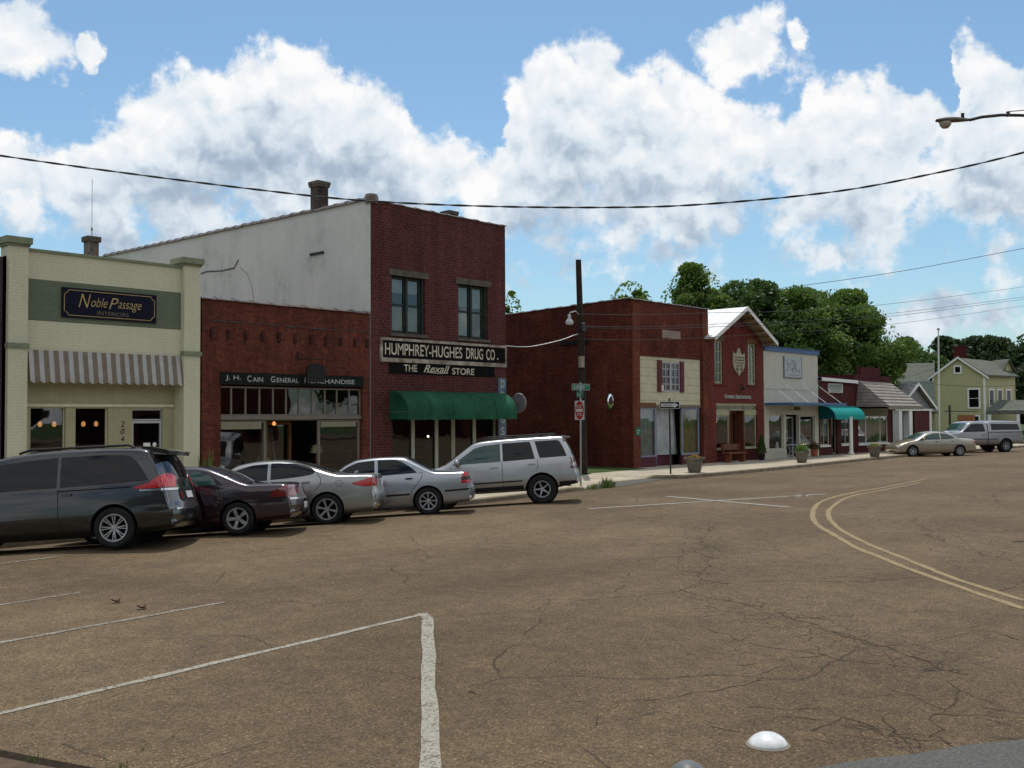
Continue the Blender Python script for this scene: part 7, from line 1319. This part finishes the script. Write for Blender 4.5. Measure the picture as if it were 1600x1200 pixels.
mb = MB(); 
for a in ((-0.37, 0.37, 0.095, 0.1075), (-0.37, 0.37, -0.1075, -0.095), (-0.37, -0.357, -0.095, 0.095), (0.357, 0.37, -0.095, 0.095)): mb.poly([q + U * x + V * z + n2 * 0.001 for x, z in ((a[0], a[2]), (a[1], a[2]), (a[1], a[3]), (a[0], a[3]))])
mb.build('border', M['signwhite'], p_, fixn=False); text('GARNER', q - U * 0.06, 0.48, 0.125, M['signwhite'], 'lettering', p_, U, V, 0.002, bold=0.008); text('ST', q + U * 0.265 + V * 0.03, 0.09, 0.06, M['signwhite'], 'lettering', p_, U, V, 0.002)
AZ3 = R(157); n3 = Vector((math.cos(AZ3), math.sin(AZ3), 0)); o3 = Vector((-0.5, -4.0, 0)) + n3 * 0.02
p_, U, V, _ = plate(t, 'street_name_sign', o3 + Vector((0, 0, 3.03)), 0.55, 0.215, AZ3, M['signgreen']); q = o3 + Vector((0, 0, 3.03)) + n3 * 0.002; text('MAIN', q - U * 0.06, 0.30, 0.125, M['signwhite'], 'lettering', p_, U, V, 0.002, bold=0.008); text('ST', q + U * 0.19 + V * 0.03, 0.08, 0.06, M['signwhite'], 'lettering', p_, U, V, 0.002)
# one way
t = thing('one_way_sign', 'black and white one way arrow sign on a dark post at the kerb corner', 'sign', (4.78, -4.14, 0.05))
mb = MB(); mb.tube([(4.78, -4.14, -0.1), (4.74, -4.14, 2.95)], 0.035, 8); mb.build('post', M['darkmetal'], t)
AZ4 = R(228); n4 = Vector((math.cos(AZ4), math.sin(AZ4), 0)); o4 = Vector((4.74, -4.14, 2.68)) + n4 * 0.04
p_, U, V, _ = plate(t, 'sign_plate', o4, 0.76, 0.27, AZ4, M['signwhite']); q = o4 + n4 * 0.002
mb = MB(); mb.poly([q + U * x + V * z for x, z in ((-0.365, -0.12), (0.365, -0.12), (0.365, 0.12), (-0.365, 0.12))]); mb.build('black_field', M['signblack'], p_, fixn=False); q = q + n4 * 0.002
mb = MB(); mb.poly([q + U * x + V * z for x, z in ((-0.33, -0.065), (0.17, -0.065), (0.17, -0.11), (0.34, 0), (0.17, 0.11), (0.17, 0.065), (-0.33, 0.065))]); mb.build('arrow', M['signwhite'], p_, fixn=False); text('ONE WAY', q - U * 0.07, 0.36, 0.075, M['signblack'], 'lettering', p_, U, V, 0.002, bold=0.01)

# planters
M['pot'] = pm('weathered_concrete_pot', (0.17, 0.15, 0.12), 0.9, 0.35, 5, bump=0.5, bscale=30)
def plant(parent, name, c, r, h, n, mat, seed, leaf=0.05):
    rng = np.random.default_rng(seed); d = rng.normal(size=(n, 3)); d[:, 2] = abs(d[:, 2]); d /= np.linalg.norm(d, axis=1)[:, None]
    P = np.array(c) + d * np.array([r, r, h]) * (rng.uniform(0.2, 1, n) ** 0.5)[:, None]; org = ORG[parent.name]; return mesh_quads(name, leaf_quads(P, leaf, rng), mat, parent, tuple(org))
def planter(x, y, label, fl, sc=1.0, full=0.2):
    z = walk_z(x, y); t = thing('flower_planter', label, 'planter', (x, y, z), 'tapered concrete planters along the pavement edge')
    mb = MB(); mb.lathe((x, y, z), [(0.19 * sc, 0.0), (0.21 * sc, 0.03), (0.30 * sc, 0.44 * sc), (0.36 * sc, 0.46 * sc), (0.37 * sc, 0.53 * sc), (0.31 * sc, 0.53 * sc), (0.29 * sc, 0.46 * sc), (0.001, 0.45 * sc)], 26); mb.build('pot', M['pot'], t, smooth=True, auto=35)
    if full: plant(t, 'foliage', (x, y, z + 0.48 * sc), 0.34 * sc, full, 520, M['leaf1'] if full > 0.1 else M['leafgreen'], int(x * 7) % 97, 0.045)
    if fl is not None: plant(t, 'flowers', (x, y, z + 0.5 * sc), 0.26 * sc, full * 1.15 + 0.05, 130, fl, int(x * 11) % 89, 0.035)
FY = pm('yellow_petals', (0.6, 0.35, 0.04), 0.7); FP = pm('purple_petals', (0.06, 0.03, 0.25), 0.7); FR = pm('red_petals', (0.35, 0.03, 0.02), 0.7)
planter(6.12, -4.35, 'concrete planter with low yellow flowers just right of the one way sign', FY, 1.12, 0.07)
planter(16.28, -3.75, 'concrete planter with bushy dry green plant in front of the white shop', None, 1.0, 0.42)
planter(24.6, -3.7, 'concrete planter with yellow flowers furthest down the street before the maroon shop', FY, 1.08, 0.16)
planter(-1.3, -3.9, 'concrete planter with purple flowers partly behind the silver sport utility vehicle', FP, 1.1, 0.22)
# wall plant beside the cream shop
t = thing('potted_plant', 'tall spiky green potted plant between the cream shop pillar and the red brick wall', 'potted plant', (-12.75, -0.45, -0.05)); mb = MB(); mb.lathe((-12.75, -0.45, -0.05), [(0.14, 0), (0.2, 0.35), (0.001, 0.35)], 16); mb.build('pot', M['pot'], t)
mb = MB(); rr = random.Random(9)
for k in range(26):
    a = rr.uniform(0, 6.28); r_ = rr.uniform(0.02, 0.14); h_ = rr.uniform(0.7, 1.25); b_ = Vector((-12.75 + r_ * math.cos(a), -0.45 + r_ * math.sin(a), 0.28)); tp = b_ + Vector((0.16 * math.cos(a), 0.16 * math.sin(a), h_)); s_ = Vector((-math.sin(a), math.cos(a), 0)) * 0.022; mid = b_.lerp(tp, 0.5)
    mb.add([b_ - s_, b_ + s_, mid + s_ * 1.3, tp, mid - s_ * 1.3], [(0, 1, 2, 3, 4)])
mb.build('leaves', M['leaf1'], t, fixn=False)
# bench, topiary and wire furniture
t = thing('bench', 'low orange brown wooden bench outside the gabled shop', 'bench', (15.7, -0.5, 0.03)); mb = MB(); mb.box(14.9, 16.6, -0.72, -0.34, 0.45, 0.50); mb.build('seat', pm('orange_wood', (0.18, 0.06, 0.022), 0.5, 0.2, 6), t)
for x in (15.1, 16.4): mb = MB(); mb.box(x - 0.03, x + 0.03, -0.68, -0.38, 0.02, 0.45); mb.build('leg', pm('orange_wood_leg', (0.2, 0.06, 0.025), 0.6), t)
mb = MB(); mb.box(14.9, 16.6, -0.30, -0.26, 0.62, 0.9); mb.box(15.0, 15.06, -0.34, -0.3, 0.45, 0.9); mb.box(16.44, 16.5, -0.34, -0.3, 0.45, 0.9); mb.build('backrest', pm('orange_wood_back', (0.12, 0.042, 0.02), 0.5, 0.2, 6), t)
t = thing('topiary', 'small conical topiary in a dark pot at the right of the gabled shopfront', 'topiary', (18.5, -0.45, 0.03)); mb = MB(); mb.lathe((18.5, -0.45, 0.03), [(0.14, 0), (0.19, 0.3), (0.21, 0.3), (0.001, 0.31)], 16); mb.build('pot', M['black'], t)
rng = np.random.default_rng(4); u = rng.uniform(0, 1, 1500); a = rng.uniform(0, 6.28, 1500); r_ = 0.27 * (1 - u) ** 0.8 * rng.uniform(0.3, 1, 1500) ** 0.4; mesh_quads('foliage', leaf_quads(np.stack([18.5 + r_ * np.cos(a), -0.45 + r_ * np.sin(a), 0.38 + 0.95 * u], 1), 0.04, rng), M['leaf2'], t, (18.5, -0.45, 0.03))
def wirechair(x, y, rot, label, mat, name='wire_chair'):
    t = thing(name, label, 'chair', (x, y, 0.03), 'cafe chairs outside the white shop'); c, s = math.cos(rot), math.sin(rot)
    def T(a, b, z): return (x + a * c - b * s, y + a * s + b * c, 0.03 + z)
    for a in (-0.2, 0.2):
        for b in (-0.2, 0.2): mb = MB(); mb.tube([T(a * 1.15, b * 1.15, 0), T(a, b, 0.44)], 0.011, 5); mb.build('leg', mat, t)
    mb = MB(); ring = [T(0.24 * math.cos(k * math.pi / 8), 0.24 * math.sin(k * math.pi / 8), 0.45) for k in range(17)]; mb.tube(ring, 0.012, 5)
    for k in range(-3, 4): w_ = math.sqrt(max(0.001, 0.0576 - (k * 0.07) ** 2)); mb.tube([T(k * 0.07, -w_, 0.45), T(k * 0.07, w_, 0.45)], 0.006, 4)
    mb.build('seat', mat, t)
    mb = MB(); arc = [T(0.24 * math.cos(f), 0.22, 0.45 + 0.42 * math.sin(f)) for f in [math.pi * k / 12 for k in range(13)]]; mb.tube(arc, 0.012, 5)
    for k in range(1, 12, 2): mb.tube([T(0.24 * math.cos(math.pi * k / 12), 0.22, 0.45 + 0.42 * math.sin(math.pi * k / 12)), T(0.10 * math.cos(math.pi * k / 12), 0.21, 0.45)], 0.006, 4)
    mb.build('backrest', mat, t)
M['whitewire'] = pm('white_wire', (0.55, 0.56, 0.56), 0.5, 0.05); M['bluechair'] = pm('blue_grey_chair', (0.14, 0.18, 0.25), 0.5, 0.1)
wirechair(20.4, -0.55, 0.2, 'white wire cafe chair nearest the left window of the white shop', M['whitewire']); wirechair(21.9, -0.6, -0.3, 'blue grey wire cafe chair right of the white bistro table', M['bluechair'])
t = thing('bistro_table', 'small round white wire table between the cafe chairs', 'table', (21.2, -0.7, 0.03)); mb = MB(); mb.lathe((21.2, -0.7, 0.73), [(0.001, 0), (0.32, 0), (0.33, 0.02), (0.001, 0.025)], 24); mb.build('tabletop', M['whitewire'], t)
for k in range(3): mb = MB(); a = k * 2.09; mb.tube([(21.2 + 0.25 * math.cos(a), -0.7 + 0.25 * math.sin(a), 0.03), (21.2 + 0.05 * math.cos(a), -0.7 + 0.05 * math.sin(a), 0.4), (21.2 + 0.2 * math.cos(a), -0.7 + 0.2 * math.sin(a), 0.73)], 0.011, 5); mb.build('leg', M['whitewire'], t)
t = thing('flower_basket', 'pot of red flowers by the right window of the white shop', 'flower pot', (24.2, -0.5, 0.03)); mb = MB(); mb.lathe((24.2, -0.5, 0.03), [(0.15, 0), (0.2, 0.4), (0.23, 0.42), (0.001, 0.42)], 16); mb.build('pot', pm('terracotta', (0.3, 0.1, 0.05), 0.8), t); plant(t, 'foliage', (24.2, -0.5, 0.45), 0.3, 0.35, 350, M['leaf2'], 8, 0.05); plant(t, 'flowers', (24.2, -0.5, 0.5), 0.28, 0.4, 90, FR, 12, 0.05)
# weeds at the dropped kerb and small leaves on the road
M['grassblade'] = leafmat('weed_blades', (0.06, 0.10, 0.02), (0.11, 0.16, 0.045))
def weed(x, y, r, h, n, label, z=None):
    mb = MB(); rr = random.Random(int(abs(x * 31 + y * 17))); z = road_z(x, y) if z is None else z
    for k in range(n):
        a = rr.uniform(0, 6.28); q = rr.uniform(0, r); hh = h * rr.uniform(0.4, 1.0) * (1 - 0.5 * q / r); b_ = Vector((x + q * math.cos(a), y + q * math.sin(a), z)); L = rr.uniform(0.1, 0.6) * hh; tp = b_ + Vector((L * math.cos(a), L * math.sin(a), hh)); s_ = Vector((-math.sin(a), math.cos(a), 0)) * h * 0.035
        mb.add([b_ - s_, b_ + s_, b_.lerp(tp, 0.55) + s_ * 0.8 + Vector((0, 0, hh * 0.08)), tp, b_.lerp(tp, 0.55) - s_ * 0.8 + Vector((0, 0, hh * 0.08))], [(0, 1, 2, 3, 4)])
    single(mb, 'weed_tuft', M['grassblade'], label, 'weed', 'weeds growing at the road edge', fixn=False)
weed(-0.55, -5.15, 0.32, 0.42, 160, 'largest green weed tuft growing by the grey patch at the dropped kerb'); weed(-1.25, -5.1, 0.35, 0.25, 110, 'low spreading weeds at the end of the kerb behind the silver sport utility vehicle')
weed(-25.27, -19.25, 0.07, 0.13, 24, 'thin bright weed sprouting from the kerb at the bottom left corner'); weed(-25.36, -19.0, 0.06, 0.06, 16, 'tiny weed nearest the left picture edge beside the corner kerb'); weed(-24.95, -19.75, 0.16, 0.06, 50, 'mat of small weeds along the corner kerb at the bottom left'); weed(-24.66, -19.5, 0.05, 0.05, 16, 'small lone weed in the road right of the corner kerb'); weed(-24.40, -19.42, 0.10, 0.035, 22, 'flat weed patch at the start of the road crack near the bottom left')
mb = MB(); rr = random.Random(2)
for (x, y, nm) in ((-22.11, -13.98, 'curled brown dead leaf lying furthest up the road at left'), (-22.11, -14.62, 'curled brown dead leaf lying nearest the painted bay line')):
    mb = MB(); V = []
    for k in range(9): a = 2 * math.pi * k / 9; q = 0.085 * (0.6 + 0.5 * (k % 2)); V.append((x + q * math.cos(a), y + 0.6 * q * math.sin(a), 0.012 + 0.05 * abs(math.cos(a))))
    mb.add(V + [(x, y, 0.008)], [(k, (k + 1) % 9, 9) for k in range(9)]); single(mb, 'dead_leaf', pm('dead_leaf_brown', (0.08, 0.035, 0.02), 0.8), nm, 'leaf', 'dead leaves on the road', fixn=False)
# corner kerb, bottom left
mb = MB(); P = [(-25.7, -18.45), (-25.44, -18.86), (-25.33, -19.22), (-25.24, -19.50), (-25.1, -19.95), (-26.2, -20.4), (-26.4, -18.4)]
mb.prism([(x, y, -0.01) for x, y in P], (0, 0, 0.04)); structure(mb, 'corner_kerb', pm('reddish_kerb', (0.09, 0.06, 0.04), 0.9, 0.3, 6, bump=0.5))
mb = MB(); 
for a_, b_ in zip(P[:5], P[1:6]): mb.tube([(a_[0] + 0.05, a_[1] + 0.03, 0.0), (b_[0] + 0.05, b_[1] + 0.03, 0.0)], 0.05, 6)
structure(mb, 'dark_soil', pm('dark_soil', (0.03, 0.022, 0.015), 1.0, 0.4, 20))
# road domes
t = thing('road_dome', 'glossy white dome marker on the road near the lower right', 'road marker', (-21.75, -22.6, 0.0)); mb = MB(); mb.lathe((-21.75, -22.6, 0.0), [(0.001, 0.085), (0.03, 0.084), (0.06, 0.077), (0.09, 0.062), (0.115, 0.042), (0.132, 0.02), (0.137, 0.0)], 36); mb.build('dome', pm('white_ceramic', (0.68, 0.69, 0.69), 0.3, 0.16, 14, coat=0.6), t, smooth=True); mb = MB(); mb.lathe((-21.75, -22.6, 0.0), [(0.136, 0.008), (0.15, 0.004), (0.15, -0.01)], 30); mb.build('adhesive_pad', pm('grey_adhesive', (0.2, 0.17, 0.13), 0.9), t)
mb = MB(); mb.lathe((-22.62, -22.52, 0.0), [(0.001, 0.085), (0.05, 0.08), (0.09, 0.055), (0.115, 0.02), (0.12, 0.0)], 30); single(mb, 'road_dome', pm('grey_dome', (0.13, 0.14, 0.14), 0.4, 0.15, 10), 'small grey dome marker cut by the bottom picture edge left of the white one', 'road marker', smooth=True)
# flagpole
t = thing('flagpole', 'tall thin white flagpole in front of the yellow house', 'flagpole', (53.5, 3.4, 0)); mb = MB(); mb.tube([(53.5, 3.4, -0.1), (53.25, 3.2, 8.9)], 0.1, 8, r1=0.055); mb.build('pole', M['white'], t); mb = MB(); mb.lathe((53.25, 3.2, 8.95), [(0.001, -0.1), (0.1, -0.05), (0.12, 0.02), (0.08, 0.1), (0.001, 0.14)], 12); mb.build('finial', M['galv'], t)
# hanging sign in the yard
t = thing('hanging_sign', 'brown hanging sign on a dark post with side arm in front of the yellow house', 'sign', (51.93,1.99,0), rot=HD - math.pi / 2); ORG[t.name] = Vector((0, 0, 0))
mb = MB(); mb.tube([(0, 0, -0.1), (0, 0, 3.0)], 0.09, 6); mb.tube([(-0.4, 0, 2.55), (2.1, 0, 2.5)], 0.05, 5); mb.build('post', M['darkmetal'], t); mb = MB(); mb.box(0.6, 1.9, -0.04, 0.04, 1.3, 2.25); mb.build('board', pm('terracotta_board', (0.22, 0.09, 0.045), 0.7, 0.2), t)
# hedge below the house
rng = np.random.default_rng(11)
for k, (x, y, r_, h_) in enumerate([(39.03,-1.62,1.6,1.0),(43.57,-0.65,1.8,1.05)]):
    t = thing('shrub', ['low clipped shrub beside the small brick house corner', 'low green shrub just left of the pickup windscreen'][k], 'shrub', (x, y, 0), 'shrubs in front of the yellow house'); d = rng.normal(size=(1800, 3)); d[:, 2] = abs(d[:, 2]); d /= np.linalg.norm(d, axis=1)[:, None]; mesh_quads('foliage', leaf_quads(np.array([x, y, 0]) + d * np.array([r_, r_, h_]) * rng.uniform(0.5, 1, (1800, 1)), 0.12, rng), M['leaf1'], t, (x, y, 0))

# ================================================================== street lamp and wires
sl_ = thing('street_lamp', 'cobra head street lamp on a curved arm reaching in from the right', 'street lamp', (-5.57,-19.76,0), rot=HD - math.pi / 2); ORG[sl_.name] = Vector((0, 0, 0))
mb = MB(); mb.tube([(1.6, 0, 0.0), (1.6, 0, 10)], 0.13, 10, r1=0.09); mb.build('pole', M['pole'], sl_)
Zl = 8.3   # lamp height
mb = MB(); mb.tube([(-1.10, 0, Zl + 0.03), (-0.85, 0, Zl + 0.09), (-0.45, 0, Zl + 0.13), (0.0, 0, Zl + 0.12), (0.5, 0, Zl + 0.02), (1.0, 0, Zl - 0.25), (1.55, 0, Zl - 0.7)], 0.032, 8); mb.tube([(-0.30, 0, Zl + 0.2), (-0.30, 0, Zl + 0.1)], 0.04, 6); mb.tube([(-0.30, 0, Zl + 0.2), (1.55, 0, Zl + 0.35)], 0.01, 5); mb.build('arm', M['darkmetal'], sl_)
hd = MB(); prof = [(0.0, 0.02), (0.02, 0.075), (0.12, 0.10), (0.3, 0.11), (0.48, 0.10), (0.62, 0.085), (0.66, 0.05)]; 
def headf(u, v):
    x = 0.72 * u; wv = 0.14 * (math.sin(math.pi * min(1, u * 1.05 + 0.08)) ** 0.5) * (1 - 0.35 * u); a = 2 * math.pi * v; zc = 0.055 * math.sin(math.pi * (0.08 + 0.86 * u)) ** 0.6; lo = 0.5 + 0.9 * math.exp(-((u - 0.22) / 0.14) ** 2)
    return (-1.78 + x, wv * math.cos(a), Zl + 0.02 + zc * math.sin(a) * (1.3 if math.sin(a) > 0 else lo))
hd.grid(headf, 20, 16); h_ = hd.build('lamp_head', pm('aged_lamp_housing', (0.14, 0.12, 0.10), 0.6, 0.3, 8), sl_, smooth=True)
mb = MB(); mb.lathe((-1.60, 0, Zl - 0.045), [(0.001, -0.10), (0.06, -0.09), (0.10, -0.05), (0.12, 0.0), (0.12, 0.03)], 18); mb.build('lens', pm('dusty_lens', (0.32, 0.28, 0.22), 0.3, 0.15, 8), h_, smooth=True); mb = MB(); mb.tube([(-1.24, 0, Zl + 0.08), (-1.24, 0, Zl + 0.17)], 0.035, 8); mb.build('photocell', M['black'], h_)
def wire(pts, r, name, label, n=60, twist=False, mat='black', group=None):
    P = smooth_pts3(pts, 14); mb = MB()
    if not twist: mb.tube(P, r, 5, caps=False)
    else:
        L = 0; S = [0]
        for a, b in zip(P[:-1], P[1:]): L += (b - a).length; S.append(L)
        Q = []; n_ = int(L / 0.09); Sx = np.array(S); A = np.array([p[:] for p in P]); s = np.linspace(0, L, n_); B = np.stack([np.interp(s, Sx, A[:, i]) for i in range(3)], 1)
        T_ = np.gradient(B, axis=0); T_ /= np.linalg.norm(T_, axis=1)[:, None]; Uu = np.cross(T_, [0, 0, 1]); Uu /= np.linalg.norm(Uu, axis=1)[:, None]; Vv = np.cross(Uu, T_)
        for ph, rr in ((0, r), (math.pi, r)):
            an = s * 2 * math.pi / 1.5 + ph; C_ = B + (Uu * np.cos(an)[:, None] + Vv * np.sin(an)[:, None]) * r * 0.95; mb.tube([tuple(c) for c in C_], rr, 5, caps=False)
    o = mb.build(name, M[mat], None, smooth=True); tag(o, label, 'cable', group)
def smooth_pts3(P, k):
    out = []
    for i in range(len(P) - 1):
        p0 = Vector(P[max(i - 1, 0)]); p1 = Vector(P[i]); p2 = Vector(P[i + 1]); p3 = Vector(P[min(i + 2, len(P) - 1)])
        for j in range(k): t_ = j / k; out.append(0.5 * ((2 * p1) + (-p0 + p2) * t_ + (2 * p0 - 5 * p1 + 4 * p2 - p3) * t_ * t_ + (-p0 + 3 * p1 - 3 * p2 + p3) * t_ ** 3))
    out.append(Vector(P[-1])); return out
M['wire'] = pm('weathered_cable', (0.045, 0.05, 0.05), 0.7, 0.2, 3)
wire([(-19.47,8.47,10.73),(-16.29,5.03,9.99),(-13.75,2.28,9.45),(-11.21,-0.47,8.96),(-9.18,-2.68,8.63),(-6.77,-5.3,8.44),(-4.24,-8.07,8.38),(-2.34,-10.14,8.46),(0.19,-12.92,8.8),(2.07,-15.01,9.29),(3.96,-17.1,9.93),(6.47,-19.89,11.0)], 0.017, 'overhead_cable', 'thick twisted cable sagging across the whole sky above the shops', twist=True, mat='wire')
LBL = ['upper power line running from the wooden pole towards the right edge', 'second power line below the upper one at the right', 'third power line close under the second at the right', 'lowest power line above the distant trees at the right']
for k, P in enumerate([[(2.96,-1.2,6.25),(7.02,-1.2,6.51),(12.35,-1.2,6.97),(28.47,-1.2,8.46),(59.9,-1.2,12.49),(92.78,-1.2,17.08)],[(3.03,-1.2,5.78),(7.01,-1.2,6.0),(12.34,-1.2,6.44),(29.32,-1.2,8.0),(59.84,-1.2,11.66),(92.65,-1.2,15.87)],[(3.03,-1.2,5.73),(7.01,-1.2,5.93),(12.34,-1.2,6.32),(29.31,-1.2,7.83),(59.82,-1.2,11.48),(92.62,-1.2,15.53)],[(3.07,-1.2,5.28),(7.01,-1.2,5.46),(12.33,-1.2,5.85),(32.03,-1.2,7.65),(59.79,-1.2,10.94),(92.55,-1.2,14.86)]]): wire(P, 0.012 if k != 3 else 0.01, 'power_line', LBL[k], mat='wire', group='power lines at the right')
wire([(69.01,30.12,15.45),(71.78,27.06,15.85),(80.57,17.38,17.63),(89.8,7.17,20.1),(99.03,-3.04,22.64)], 0.03, 'power_line', 'faint distant power line high above the tree tops at the right', mat='wire', group='power lines at the right')
wire([(0.03, 0.02, 4.93), (1.0, -0.35, 4.93), (2.2, -0.8, 5.2), (2.85, -1.0, 5.42), (3.2, -1.0, 5.5)], 0.02, 'service_wire', 'pale service wire from the dark brick building to the wooden pole', mat='galv')
wire([(32.29,-3.32,4.19),(33.31,-4.42,3.99),(34.83,-6.08,3.9),(36.35,-7.74,3.97),(38.88,-10.51,4.02)], 0.013, 'power_line', 'thin line crossing in front of the yellow house walls', mat='wire', group='power lines at the right')
# the far side of the street, behind and right of the viewpoint: it shows only as reflections in the glass
for k, (x, y, h) in enumerate([(6, -66, 11), (44, -60, 12), (78, -64, 11)]):
    tree('broadleaf_tree', ['round tree across the street nearest the viewpoint', 'tall tree across the street facing the gabled shop', 'round tree across the street at the far end'][k], x, y, h, 6.0, 60 + k, M['leaf2'], 'trees across the street', 0.8, 0.2, 0.4)
for k, (xa, xb, h, mk) in enumerate([(-12, 1, 7.5, 'drugbrick'), (14, 30, 5.5, 'smallbrick'), (54, 70, 6.5, 'cainbrick')]):
    b_ = thing('shop_building', ['plain dark brick building across the street behind the viewpoint', 'long low brick building across the street facing the corner building', 'red brick building across the street at the far end'][k], 'building', ((xa + xb) / 2, -56, 0))
    mb = MB(); mb.box(xa, xb, -68, -56, -0.2, h); mb.build('wall', M[mk], b_)
    for j in range(3): xx = xa + (xb - xa) * (j + 0.2) / 3; mb = MB(); mb.box(xx, xx + (xb - xa) / 5, -55.98, -55.9, 0.6, 2.6); mb.build('window', M['carglass'], b_)

for k, (x, y, h, w) in enumerate([(-52, -34, 14, 6.5), (-46, -48, 15, 7), (-34, -50, 14, 6.5), (-18, -52, 13, 6.5)]):  # unseen trees added to darken glass reflections and block sky light
    tree('broadleaf_tree', ['big unseen tree added behind the viewpoint furthest left', 'big unseen tree added directly behind the viewpoint', 'big unseen tree added behind and right of the viewpoint', 'unseen tree added right behind the viewpoint nearest the dark brick building'][k], x, y, h, w, 80 + k, M['leaf2'], 'unseen trees added behind the viewpoint', 0.8, 0.15, 0.4)
